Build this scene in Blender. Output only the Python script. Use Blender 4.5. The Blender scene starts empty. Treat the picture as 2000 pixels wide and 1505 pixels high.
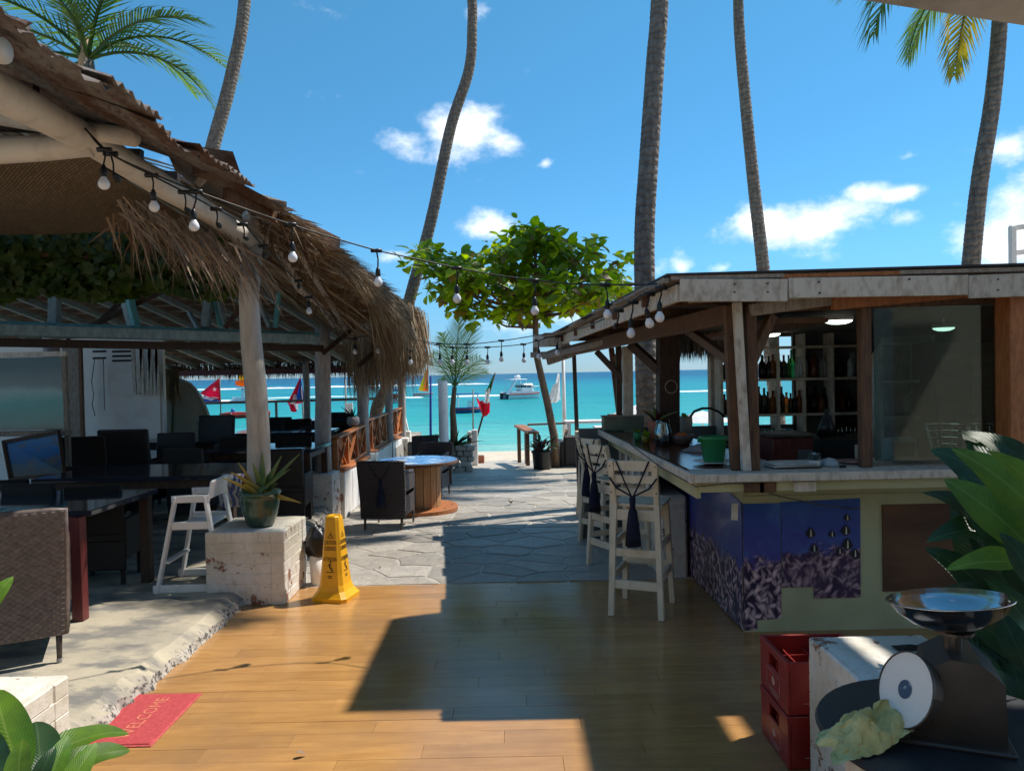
import bpy, math, random
from mathutils import Vector, Matrix, noise
R = math.radians
random.seed(11)
rnd = random.uniform
sc = bpy.context.scene
col = sc.collection
V = Vector
Z = V((0, 0, 1))

# ------------------------------------------------------------------ camera
F = 1450.0
CAMZ = 1.7
CL = V((0, 0, CAMZ))
cam_d = bpy.data.cameras.new('camera')
cam = bpy.data.objects.new('camera', cam_d)
col.objects.link(cam)
cam_d.sensor_width = 36.0
cam_d.lens = F / 2000 * 36
cam_d.clip_start = 0.05
cam_d.clip_end = 30000
CR = Matrix.Rotation(R(90 - 0.93), 3, 'X') @ Matrix.Rotation(R(-1.2), 3, 'Z')
cam.matrix_world = Matrix.Translation(CL) @ CR.to_4x4()
sc.camera = cam

# ------------------------------------------------------------------ sky, sun
SUNV = V((0.57, 0.30, 1.0)).normalized()
SUN_EL = math.asin(SUNV.z)
SUN_AZ = math.atan2(SUNV.x, SUNV.y)
sun_d = bpy.data.lights.new('sun', 'SUN')
sun_d.energy = 4.0
sun_d.angle = R(0.55)
sun_d.color = (1.0, 0.94, 0.85)
sun = bpy.data.objects.new('sun', sun_d)
col.objects.link(sun)
sun.rotation_euler = (-SUNV).to_track_quat('-Z', 'Y').to_euler()
sun.location = (8, 5, 20)

world = bpy.data.worlds.new('World')
sc.world = world
world.use_nodes = True
world.cycles.sampling_method = 'MANUAL'
world.cycles.sample_map_resolution = 256
SKY_STRENGTH = 0.13
sc.view_settings.view_transform = 'Standard'
sc.view_settings.look = 'None'
sc.view_settings.gamma = 1.0
sc.view_settings.use_curve_mapping = False
sc.view_settings.exposure = 0.63
sc.cycles.max_bounces = 7
sc.cycles.diffuse_bounces = 3
sc.cycles.glossy_bounces = 3
sc.cycles.caustics_reflective = False
sc.cycles.caustics_refractive = False
sc.cycles.transparent_max_bounces = 16
sc.cycles.use_denoising = True


# ------------------------------------------------------------------ measuring helpers (true distances)
def ray(px, py):
    return CR @ V(((px - 1000) / F, -(py - 752.5) / F, -1.0))


def at(px, py, Y):
    v = ray(px, py)
    return CL + v * (Y / v.y)


def on(px, py, z):
    v = ray(px, py)
    return CL + v * ((z - CAMZ) / v.z)


def gz(y):
    return 0.0 if y < 6 else -0.04 * (min(y, 18.8) - 6)


def ong(px, py):
    p = on(px, py, 0)
    for _ in range(30):
        p = on(px, py, gz(p.y))
    return p


def maprange(N, L, val, a, b, smooth=False, lo=0.0, hi=1.0):
    m = N.new('ShaderNodeMapRange')
    if smooth:
        m.interpolation_type = 'SMOOTHSTEP'
    m.inputs['From Min'].default_value = a
    m.inputs['From Max'].default_value = b
    m.inputs['To Min'].default_value = lo
    m.inputs['To Max'].default_value = hi
    L.new(val, m.inputs['Value'])
    return m.outputs[0]


def world_nodes():
    nt = world.node_tree
    N, L = nt.nodes, nt.links
    N.clear()
    out = N.new('ShaderNodeOutputWorld')
    bg = N.new('ShaderNodeBackground')
    bg.inputs[1].default_value = SKY_STRENGTH
    sky = N.new('ShaderNodeTexSky')
    sky.sky_type = 'NISHITA'
    sky.sun_disc = False
    sky.sun_elevation = SUN_EL
    sky.sun_rotation = SUN_AZ
    sky.air_density = 1.0
    sky.dust_density = 0.0
    sky.ozone_density = 1.6
    hs = N.new('ShaderNodeHueSaturation')
    hs.inputs['Saturation'].default_value = 1.1
    hs.inputs['Value'].default_value = 1.0
    tint = N.new('ShaderNodeMix'); tint.data_type = 'RGBA'; tint.blend_type = 'MULTIPLY'
    tint.inputs[0].default_value = 1.0
    tint.inputs[7].default_value = (.80, 1.0, 1.22, 1)
    L.new(sky.outputs[0], tint.inputs[6])
    tc = N.new('ShaderNodeTexCoord')
    d = tc.outputs['Generated']
    sz = N.new('ShaderNodeSeparateXYZ'); L.new(d, sz.inputs[0])
    el = N.new('ShaderNodeValToRGB')
    el.color_ramp.elements[0].position = 0.0; el.color_ramp.elements[0].color = (.30, .37, .52, 1)
    el.color_ramp.elements[1].position = .45; el.color_ramp.elements[1].color = (.60, .75, .63, 1)
    e2 = el.color_ramp.elements.new(.14); e2.color = (.48, .61, .61, 1)
    L.new(sz.outputs[2], el.inputs[0])
    t2 = N.new('ShaderNodeMix'); t2.data_type = 'RGBA'; t2.blend_type = 'MULTIPLY'; t2.inputs[0].default_value = 1.0
    L.new(tint.outputs[2], t2.inputs[6]); L.new(el.outputs[0], t2.inputs[7])
    L.new(t2.outputs[2], hs.inputs['Color'])
    # cumulus: soft ellipsoids in the vault of the sky, torn by noise
    # (azimuth direction, half width, half height)
    CL_ = [(800, 275, 62, 30, .8), (885, 255, 95, 55, 1), (985, 275, 60, 28, .75), (640, 12, 60, 24, .55), (950, 24, 34, 22, .6),
           (1055, 315, 22, 16, .6), (958, 445, 58, 34, .85), (1510, 440, 95, 52, 1), (1600, 430, 110, 54, 1.05), (1700, 372, 62, 22, .85),
           (1770, 370, 55, 22, .85), (1765, 432, 42, 22, .75), (1775, 297, 24, 12, .6), (1985, 440, 85, 80, 1.05), (1960, 295, 48, 36, .8),
           (1335, 516, 26, 20, .65), (1415, 524, 36, 20, .8), (1250, 535, 70, 34, .55), (775, 508, 55, 26, .7), (870, 525, 60, 30, .6),
           (1110, 620, 60, 30, .6), (640, 640, 150, 26, .4), (1000, 640, 120, 40, .5), (1680, 440, 60, 30, .55), (700, 342, 25, 14, .4),
           (1100, 470, 40, 18, .45), (360, 330, 60, 25, .4), (2150, 330, 120, 50, .9), (-150, 380, 130, 60, .9), (-420, 250, 160, 70, .9), (2380, 420, 160, 70, 1)]
    nz0 = N.new('ShaderNodeTexNoise')
    nz0.inputs['Scale'].default_value = 7
    nz0.inputs['Detail'].default_value = 5
    L.new(d, nz0.inputs['Vector'])
    wv = N.new('ShaderNodeVectorMath'); wv.operation = 'MULTIPLY_ADD'
    L.new(nz0.outputs['Color'], wv.inputs[0])
    wv.inputs[1].default_value = (.05, .05, .045)
    off = N.new('ShaderNodeVectorMath'); off.operation = 'SUBTRACT'
    L.new(d, off.inputs[0]); off.inputs[1].default_value = (.025, .025, .022)
    L.new(off.outputs[0], wv.inputs[2])
    acc = None
    for (px, py, w, h, k) in CL_:
        c = ray(px, py).normalized()
        s = N.new('ShaderNodeVectorMath'); s.operation = 'SUBTRACT'
        L.new(wv.outputs[0], s.inputs[0]); s.inputs[1].default_value = c
        m = N.new('ShaderNodeVectorMath'); m.operation = 'MULTIPLY'
        L.new(s.outputs[0], m.inputs[0])
        m.inputs[1].default_value = (F / (w * 1.12), F / w * .6, F / (h * 1.08))
        ln = N.new('ShaderNodeVectorMath'); ln.operation = 'LENGTH'
        L.new(m.outputs[0], ln.inputs[0])
        a = N.new('ShaderNodeMath'); a.operation = 'MULTIPLY_ADD'
        L.new(ln.outputs['Value'], a.inputs[0]); a.inputs[1].default_value = -.8 * k; a.inputs[2].default_value = k
        if acc is None:
            acc = a.outputs[0]
        else:
            x = N.new('ShaderNodeMath'); x.operation = 'MAXIMUM'
            L.new(acc, x.inputs[0]); L.new(a.outputs[0], x.inputs[1]); acc = x.outputs[0]
    mp = N.new('ShaderNodeMapping')
    mp.inputs['Scale'].default_value = (1, 1, 1.5)
    L.new(d, mp.inputs['Vector'])
    nz = N.new('ShaderNodeTexNoise')
    nz.inputs['Scale'].default_value = 13
    nz.inputs['Detail'].default_value = 9
    nz.inputs['Roughness'].default_value = .62
    L.new(mp.outputs[0], nz.inputs['Vector'])
    big = N.new('ShaderNodeTexNoise'); big.inputs['Scale'].default_value = 3.1; big.inputs['Detail'].default_value = 2
    L.new(d, big.inputs['Vector'])
    bk = N.new('ShaderNodeSeparateXYZ'); L.new(d, bk.inputs[0])
    # (the clouds in view are the measured ones above; elsewhere unseen cumulus added for fill light)
    beh = maprange(N, L, bk.outputs[1], .45, .62, lo=1, hi=0)
    bm_ = N.new('ShaderNodeMath'); bm_.operation = 'MULTIPLY'
    L.new(maprange(N, L, big.outputs['Fac'], .55, .72), bm_.inputs[0]); L.new(beh, bm_.inputs[1])
    mxx = N.new('ShaderNodeMath'); mxx.operation = 'MAXIMUM'; L.new(acc, mxx.inputs[0]); L.new(bm_.outputs[0], mxx.inputs[1]); acc = mxx.outputs[0]
    ad = N.new('ShaderNodeMath'); ad.operation = 'MULTIPLY_ADD'
    L.new(nz.outputs['Fac'], ad.inputs[0]); ad.inputs[1].default_value = 1.7; L.new(acc, ad.inputs[2])
    mr = N.new('ShaderNodeMapRange'); mr.interpolation_type = 'SMOOTHSTEP'
    mr.inputs['From Min'].default_value = 1.10
    mr.inputs['From Max'].default_value = 1.82
    L.new(ad.outputs[0], mr.inputs['Value'])
    # cloud brightness: thin edges bluish, cores white with soft grey hollows
    nz2 = N.new('ShaderNodeTexNoise')
    nz2.inputs['Scale'].default_value = 22
    nz2.inputs['Detail'].default_value = 6
    L.new(mp.outputs[0], nz2.inputs['Vector'])
    cr = N.new('ShaderNodeValToRGB')
    cr.color_ramp.elements[0].position = .33
    cr.color_ramp.elements[0].color = (5.0, 5.6, 6.5, 1)
    cr.color_ramp.elements[1].position = .56
    cr.color_ramp.elements[1].color = (7.6, 7.7, 8.0, 1)
    L.new(nz2.outputs['Fac'], cr.inputs[0])
    mx = N.new('ShaderNodeMix'); mx.data_type = 'RGBA'
    L.new(mr.outputs[0], mx.inputs[0]); L.new(hs.outputs[0], mx.inputs[6]); L.new(cr.outputs[0], mx.inputs[7])
    L.new(mx.outputs[2], bg.inputs[0])
    L.new(bg.outputs[0], out.inputs[0])


world_nodes()

# ------------------------------------------------------------------ mesh builder


class MB:
    def __init__(s):
        s.v = []; s.f = []

    def add(s, vs, fs):
        n = len(s.v)
        s.v += [V(p) for p in vs]
        s.f += [tuple(i + n for i in f) for f in fs]
        return s

    def box(s, c, size, rot=None, b=0.0):
        hx, hy, hz = size[0] / 2, size[1] / 2, size[2] / 2
        c = V(c)
        if rot is None:
            rot = Matrix.Identity(3)
        elif not isinstance(rot, Matrix):
            rot = Matrix.Rotation(rot, 3, 'Z')
        if b <= 0:
            vs = [c + rot @ V((x * hx, y * hy, z * hz)) for x in (-1, 1) for y in (-1, 1) for z in (-1, 1)]
            return s.add(vs, [(0, 1, 3, 2), (4, 6, 7, 5), (0, 4, 5, 1), (2, 3, 7, 6), (0, 2, 6, 4), (1, 5, 7, 3)])
        b = min(b, hx * .9, hy * .9, hz * .9)
        vs = []; ix = {}
        for x in (-1, 1):
            for y in (-1, 1):
                for z in (-1, 1):
                    for k, p in enumerate(((hx, hy - b, hz - b), (hx - b, hy, hz - b), (hx - b, hy - b, hz))):
                        ix[x, y, z, k] = len(vs)
                        vs.append(c + rot @ V((x * p[0], y * p[1], z * p[2])))
        fs = []

        def q(*ks):
            fs.append(tuple(ix[k] for k in ks))
        for x in (-1, 1):
            o = [(x, -1, -1, 0), (x, 1, -1, 0), (x, 1, 1, 0), (x, -1, 1, 0)]
            q(*(o if x > 0 else o[::-1]))
            o = [(-1, x, -1, 1), (-1, x, 1, 1), (1, x, 1, 1), (1, x, -1, 1)]
            q(*(o if x > 0 else o[::-1]))
            o = [(-1, -1, x, 2), (1, -1, x, 2), (1, 1, x, 2), (-1, 1, x, 2)]
            q(*(o if x > 0 else o[::-1]))
            for y in (-1, 1):
                o = [(x, y, -1, 0), (x, y, -1, 1), (x, y, 1, 1), (x, y, 1, 0)]
                q(*(o if x * y > 0 else o[::-1]))
                o = [(x, -1, y, 2), (x, -1, y, 0), (x, 1, y, 0), (x, 1, y, 2)]
                q(*(o if x * y > 0 else o[::-1]))
                o = [(-1, x, y, 1), (-1, x, y, 2), (1, x, y, 2), (1, x, y, 1)]
                q(*(o if x * y < 0 else o[::-1]))
                for z in (-1, 1):
                    o = [(x, y, z, 0), (x, y, z, 1), (x, y, z, 2)]
                    q(*(o if x * y * z > 0 else o[::-1]))
        return s.add(vs, fs)

    def bar(s, a, b, w, h, up=None, bev=0.0, twist=0.0):
        a, b = V(a), V(b)
        y = (b - a)
        L = y.length
        y.normalize()
        u = V(up) if up is not None else (Z if abs(y.z) < .95 else V((0, 1, 0)))
        x = y.cross(u).normalized()
        z = x.cross(y)
        rot = Matrix((x, y, z)).transposed()
        if twist:
            rot = rot @ Matrix.Rotation(twist, 3, 'Y')
        return s.box((a + b) / 2, (w, L, h), rot, bev)

    def tube(s, pts, rad, n=10, cap=True, wob=0.0):
        pts = [V(p) for p in pts]
        if not hasattr(rad, '__len__'):
            rad = [rad] * len(pts)
        vs = []; fs = []
        x = None
        for i, p in enumerate(pts):
            t = (pts[min(i + 1, len(pts) - 1)] - pts[max(i - 1, 0)]).normalized()
            if x is None:
                x = t.cross(Z if abs(t.z) < .9 else V((0, 1, 0))).normalized()
            else:
                x = (x - t * x.dot(t)).normalized()
            y = t.cross(x)
            for k in range(n):
                a = 2 * math.pi * k / n
                r = rad[i] * (1 + (rnd(-wob, wob) if wob else 0))
                vs.append(p + (x * math.cos(a) + y * math.sin(a)) * r)
        for i in range(len(pts) - 1):
            for k in range(n):
                k2 = (k + 1) % n
                fs.append((i * n + k, i * n + k2, (i + 1) * n + k2, (i + 1) * n + k))
        if cap:
            fs.append(tuple(range(n))[::-1])
            fs.append(tuple((len(pts) - 1) * n + k for k in range(n)))
        return s.add(vs, fs)

    def lathe(s, prof, c=(0, 0, 0), n=24, rot=None):
        c = V(c)
        vs = []; fs = []
        for (r, z) in prof:
            for k in range(n):
                a = 2 * math.pi * k / n
                p = V((r * math.cos(a), r * math.sin(a), z))
                vs.append(c + (rot @ p if rot else p))
        m = len(prof)
        for i in range(m - 1):
            for k in range(n):
                k2 = (k + 1) % n
                fs.append((i * n + k, i * n + k2, (i + 1) * n + k2, (i + 1) * n + k))
        if prof[0][0] > 1e-4:
            fs.append(tuple(range(n))[::-1])
        if prof[-1][0] > 1e-4:
            fs.append(tuple((m - 1) * n + k for k in range(n)))
        return s.add(vs, fs)

    def prism(s, base, ext):
        base = [V(p) for p in base]
        e = V(ext)
        n = len(base)
        s.add(base + [p + e for p in base],
              [tuple(range(n))[::-1], tuple(range(n, 2 * n))] + [(i, (i + 1) % n, n + (i + 1) % n, n + i) for i in range(n)])
        return s

    def grid(s, fn, nu, nv):
        vs = [fn(i / nu, j / nv) for j in range(nv + 1) for i in range(nu + 1)]
        fs = [(j * (nu + 1) + i, j * (nu + 1) + i + 1, (j + 1) * (nu + 1) + i + 1, (j + 1) * (nu + 1) + i) for j in range(nv) for i in range(nu)]
        return s.add(vs, fs)

    def blade(s, p, d, length, w, droop=.3, side=None):
        # one dry leaf strip: two segments, tapering
        d = V(d).normalized()
        sd = side if side is not None else d.cross(V((rnd(-1, 1), rnd(-1, 1), rnd(-.3, .3)))).normalized()
        p = V(p)
        m = p + d * length * .55 - Z * droop * length * .18
        e = p + d * length - Z * droop * length * .55
        s.add([p - sd * w / 2, p + sd * w / 2, m + sd * w * .42, m - sd * w * .42, e], [(0, 1, 2, 3), (3, 2, 4)])
        return s

    def build(s, name, mat, parent=None, smooth=False, local=False, kind=None, weld=False):
        if parent is not None and not local:
            r = parent
            while r.parent:
                r = r.parent
            o = r.location
            vs = [tuple(p - o) for p in s.v]
        else:
            vs = [tuple(p) for p in s.v]
        me = bpy.data.meshes.new(name)
        me.from_pydata(vs, [], s.f)
        if smooth:
            me.polygons.foreach_set('use_smooth', [True] * len(me.polygons))
        me.update()
        return mesh_obj(name, me, mat, parent, kind)


def mesh_obj(name, me, mat, parent=None, kind=None):
    if mat is not None and not me.materials:
        me.materials.append(mat)
    o = bpy.data.objects.new(name, me)
    col.objects.link(o)
    if parent is not None:
        o.parent = parent
    if kind:
        o['kind'] = kind
    return o


def thing(name, label, cat, loc=(0, 0, 0), rz=0.0, group=None):
    o = bpy.data.objects.new(name, None)
    col.objects.link(o)
    o.empty_display_size = .1
    o.location = loc
    o.rotation_euler = (0, 0, rz)
    return tag(o, label, cat, group)


def tag(o, label, cat, group=None):
    o['label'] = label
    o['category'] = cat
    if o.get('kind') is None:
        o['kind'] = 'thing'
    if group:
        o['group'] = group
    return o


def struct(o, label=None):
    o['kind'] = 'structure'
    if label:
        o['label'] = label
    return o


def copy_tree(o, parent=None):
    c = o.copy()
    col.objects.link(c)
    c.parent = parent
    for ch in list(o.children):
        copy_tree(ch, c)
    return c


def dup(o, loc, rz=0.0, label=None, group=None, scale=None):
    c = copy_tree(o)
    c.location = loc
    c.rotation_euler = (0, 0, rz)
    if scale:
        c.scale = scale if hasattr(scale, '__len__') else (scale,) * 3
    if label:
        c['label'] = label
    if group:
        c['group'] = group
    return c


def text_part(name, txt, size, mat, parent, mtx, ext=.0006):
    cu = bpy.data.curves.new(name, 'FONT')
    cu.body = txt
    cu.size = size
    cu.extrude = ext
    cu.align_x = 'CENTER'
    cu.align_y = 'CENTER'
    cu.resolution_u = 3
    tmp = bpy.data.objects.new(name, cu)
    me = bpy.data.meshes.new_from_object(tmp)
    bpy.data.objects.remove(tmp)
    me.materials.clear()
    o = mesh_obj(name, me, mat, parent)
    o.matrix_local = mtx
    return o


# ------------------------------------------------------------------ materials
def s2l(r, g, b):
    return tuple(((c / 255) / 12.92 if c / 255 <= .04045 else ((c / 255 + .055) / 1.055) ** 2.4) for c in (r, g, b))


def node_mat(name):
    m = bpy.data.materials.new(name)
    m.use_nodes = True
    nt = m.node_tree
    b = nt.nodes['Principled BSDF']
    return m, nt.nodes, nt.links, b


def rgb4(c):
    return (c[0], c[1], c[2], 1)


def noise_node(N, L, vec, scale, det=5, rough=.6):
    n = N.new('ShaderNodeTexNoise')
    n.inputs['Scale'].default_value = scale
    n.inputs['Detail'].default_value = det
    n.inputs['Roughness'].default_value = rough
    L.new(vec, n.inputs['Vector'])
    return n


def coords(N, L, stretch=(1, 1, 1), kind='Object'):
    t = N.new('ShaderNodeTexCoord')
    mp = N.new('ShaderNodeMapping')
    mp.inputs['Scale'].default_value = stretch
    L.new(t.outputs[kind], mp.inputs['Vector'])
    return mp.outputs[0]


def mixc(N, L, fac, a, b, mode='MIX'):
    m = N.new('ShaderNodeMix')
    m.data_type = 'RGBA'
    m.blend_type = mode
    for sock, x in ((m.inputs[0], fac), (m.inputs[6], a), (m.inputs[7], b)):
        if isinstance(x, (int, float)):
            sock.default_value = x
        elif isinstance(x, tuple):
            sock.default_value = rgb4(x)
        else:
            L.new(x, sock)
    return m.outputs[2]


def bump(N, L, b, height, strength, dist=.01):
    bp = N.new('ShaderNodeBump')
    bp.inputs['Strength'].default_value = strength
    bp.inputs['Distance'].default_value = dist
    L.new(height, bp.inputs['Height'])
    L.new(bp.outputs[0], b.inputs['Normal'])
    return bp


def M(name, c, c2=None, rough=.6, scale=6, stretch=(1, 1, 1), bp=0.25, bs=40, metal=0, rv=0.0, lo=.35, hi=.65, spec=.4, bd=.004, det=6, transl=None):
    m, N, L, b = node_mat(name)
    vec = coords(N, L, stretch)
    n = noise_node(N, L, vec, scale, det)
    c2 = c2 or tuple(x * .68 for x in c)
    out = mixc(N, L, maprange(N, L, n.outputs['Fac'], lo, hi), c, c2)
    if rv:
        oi = N.new('ShaderNodeObjectInfo')
        hs = N.new('ShaderNodeHueSaturation')
        L.new(out, hs.inputs['Color'])
        L.new(maprange(N, L, oi.outputs['Random'], 0, 1, lo=1 - rv, hi=1 + rv), hs.inputs['Value'])
        # a shift of the pattern for each object
        out = hs.outputs[0]
        addv = N.new('ShaderNodeVectorMath'); addv.operation = 'ADD'
        L.new(vec, addv.inputs[0])
        mul = N.new('ShaderNodeMath'); mul.operation = 'MULTIPLY'; mul.inputs[1].default_value = 37.0
        L.new(oi.outputs['Random'], mul.inputs[0]); L.new(mul.outputs[0], addv.inputs[1])
        L.new(addv.outputs[0], n.inputs['Vector'])
    L.new(out, b.inputs['Base Color'])
    b.inputs['Roughness'].default_value = rough
    b.inputs['Metallic'].default_value = metal
    b.inputs['Specular IOR Level'].default_value = spec
    if bp:
        n2 = noise_node(N, L, vec, bs, 5)
        bump(N, L, b, n2.outputs['Fac'], bp, bd)
    if transl:
        o = N['Material Output']
        tr = N.new('ShaderNodeBsdfTranslucent')
        hs2 = N.new('ShaderNodeHueSaturation')
        hs2.inputs['Saturation'].default_value = 1.15
        hs2.inputs['Value'].default_value = 1.7
        hs2.inputs['Hue'].default_value = .485
        L.new(out, hs2.inputs['Color']); L.new(hs2.outputs[0], tr.inputs[0])
        mx = N.new('ShaderNodeMixShader')
        mx.inputs[0].default_value = transl
        L.new(b.outputs[0], mx.inputs[1]); L.new(tr.outputs[0], mx.inputs[2]); L.new(mx.outputs[0], o.inputs[0])
    return m


MT = {}
MT['wood_brown'] = M('wood_brown', (.17, .085, .042), (.075, .036, .02), .6, 5, (14, 14, 1.5), .4, 30, rv=.15)
MT['wood_dark'] = M('wood_dark', (.07, .035, .02), (.03, .016, .01), .55, 5, (10, 10, 2), .4, 30, rv=.15)
MT['wood_orange'] = M('wood_orange', (.46, .17, .055), (.30, .10, .03), .5, 6, (9, 9, 2), .3, 40, rv=.12)
MT['wood_grey'] = M('wood_grey', (.36, .31, .26), (.20, .16, .13), .75, 6, (9, 9, 2), .5, 40, rv=.15)
MT['white_wood'] = M('white_wood', (.62, .57, .49), (.30, .235, .17), .6, 5, (5, 5, 2.2), .5, 40, rv=.1, lo=.46, hi=.76)
MT['white_beam'] = M('white_beam', (.68, .63, .57), (.46, .41, .36), .55, 3.2, (2, 2, 2), .4, 18, lo=.48, hi=.8)
MT['white_paint'] = M('white_paint', (.80, .78, .75), (.62, .59, .54), .5, 4, (1, 1, 1), .12, 30, rv=.04, lo=.5, hi=.85)
MT['blue_paint'] = M('blue_paint', (.25, .36, .38), (.16, .22, .24), .6, 5, (5, 5, 2), .3, 30, rv=.1)
MT['teal_paint'] = M('teal_paint', (.13, .45, .47), (.10, .30, .33), .6, 5, (5, 5, 2), .3, 30)
MT['grey_post'] = M('grey_post', (.42, .39, .37), (.27, .25, .24), .65, 6, (5, 5, 1.2), .5, 25, rv=.08)
MT['pale_post'] = M('pale_post', (.5, .44, .37), (.33, .27, .22), .65, 4, (5, 5, .9), .5, 20, rv=.06, lo=.4, hi=.75)
MT['black_plastic'] = M('black_plastic', (.012, .012, .013), None, .38, 10, bp=.05)
MT['black_cable'] = M('black_cable', (.01, .01, .011), None, .5, 10, bp=0)
MT['bulb'] = M('bulb', (.78, .78, .82), (.7, .7, .74), .2, 10, bp=0, spec=.6)
MT['steel_dark'] = M('steel_dark', (.13, .11, .10), (.07, .055, .05), .5, 8, (1, 1, 4), .2, metal=.4)
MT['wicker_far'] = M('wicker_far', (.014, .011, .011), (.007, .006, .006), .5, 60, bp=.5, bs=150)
MT['tassel'] = M('tassel', (.008, .011, .035), (.004, .006, .02), .85, 60, (8, 8, 1), .6, 80)
MT['red_plastic'] = M('red_plastic', (.30, .022, .018), (.22, .015, .013), .38, 6, bp=.05, spec=.5)
MT['green_plastic'] = M('green_plastic', (.02, .22, .075), (.016, .18, .06), .4, 6, bp=.04)
MT['cone_yellow'] = M('cone_yellow', (.78, .40, .008), (.66, .31, .006), .42, 5, bp=.08, lo=.45, hi=.8)
MT['print_black'] = M('print_black', (.015, .013, .012), None, .6, 5, bp=0)
MT['print_white'] = M('print_white', (.7, .68, .62), None, .6, 5, bp=0)
MT['pot_green'] = M('pot_green', (.035, .085, .055), (.018, .045, .032), .18, 5, bp=.05, spec=.6)
MT['soil'] = M('soil', (.05, .035, .025), (.02, .015, .01), .95, 30, bp=.9, bs=60, bd=.02)
MT['sand'] = M('sand', (.62, .53, .41), (.50, .42, .32), .95, 1.5, bp=.5, bs=8, bd=.05)
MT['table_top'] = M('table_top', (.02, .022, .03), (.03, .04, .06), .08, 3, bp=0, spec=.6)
MT['table_red'] = M('table_red', (.16, .035, .032), (.10, .02, .02), .4, 8, (8, 8, 1), .15)
MT['rope'] = M('rope', (.35, .28, .2), None, .9, 40)
MT['terracotta'] = M('terracotta', (.42, .16, .10), (.32, .11, .07), .8, 6, bp=.2)
MT['chrome'] = M('chrome', (.62, .58, .55), (.5, .46, .44), .14, 3, (1, 1, 6), .05, metal=1)
MT['scale_body'] = M('scale_body', (.085, .07, .062), (.055, .046, .04), .35, 6, bp=.1, metal=.3)
MT['cloth_yellow'] = M('cloth_yellow', (.66, .60, .28), (.50, .43, .16), .95, 18, bp=.9, bs=110, bd=.004)
MT['black_table'] = M('black_table', (.02, .023, .028), (.03, .034, .04), .42, 7, bp=.15)
MT['slab'] = M('slab', (.30, .25, .21), (.24, .19, .16), .8, 3, bp=.3, bs=15)
MT['white_lamp'] = M('white_lamp', (.8, .8, .8), None, .4, 5, bp=0)


def emis(name, c, k):
    m, N, L, b = node_mat(name)
    b.inputs['Emission Color'].default_value = rgb4(c)
    b.inputs['Emission Strength'].default_value = k
    b.inputs['Base Color'].default_value = rgb4(c)
    return m


MT['lamp_on'] = emis('lamp_on', (.85, 1.0, .92), 2.6)


def flag_mat(name, c):
    return M(name, c, tuple(x * .8 for x in c), .8, 8, bp=.1, transl=.35)


for k, c in dict(flag_red=(.62, .03, .03), flag_white=(.78, .78, .78), flag_blue=(.03, .06, .32), flag_green=(.02, .16, .06), flag_yellow=(.8, .5, .03), flag_orange=(.8, .2, .04)).items():
    MT[k] = flag_mat(k, c)


def leaf_mat(name, c, c2, tr=.35, rough=.42, scale=4):
    return M(name, c, c2, rough, scale, bp=.15, bs=25, rv=.22, transl=tr, spec=.5)


MT['leaf_big'] = leaf_mat('leaf_big', (.11, .27, .022), (.07, .19, .018), .5, .32)

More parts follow.
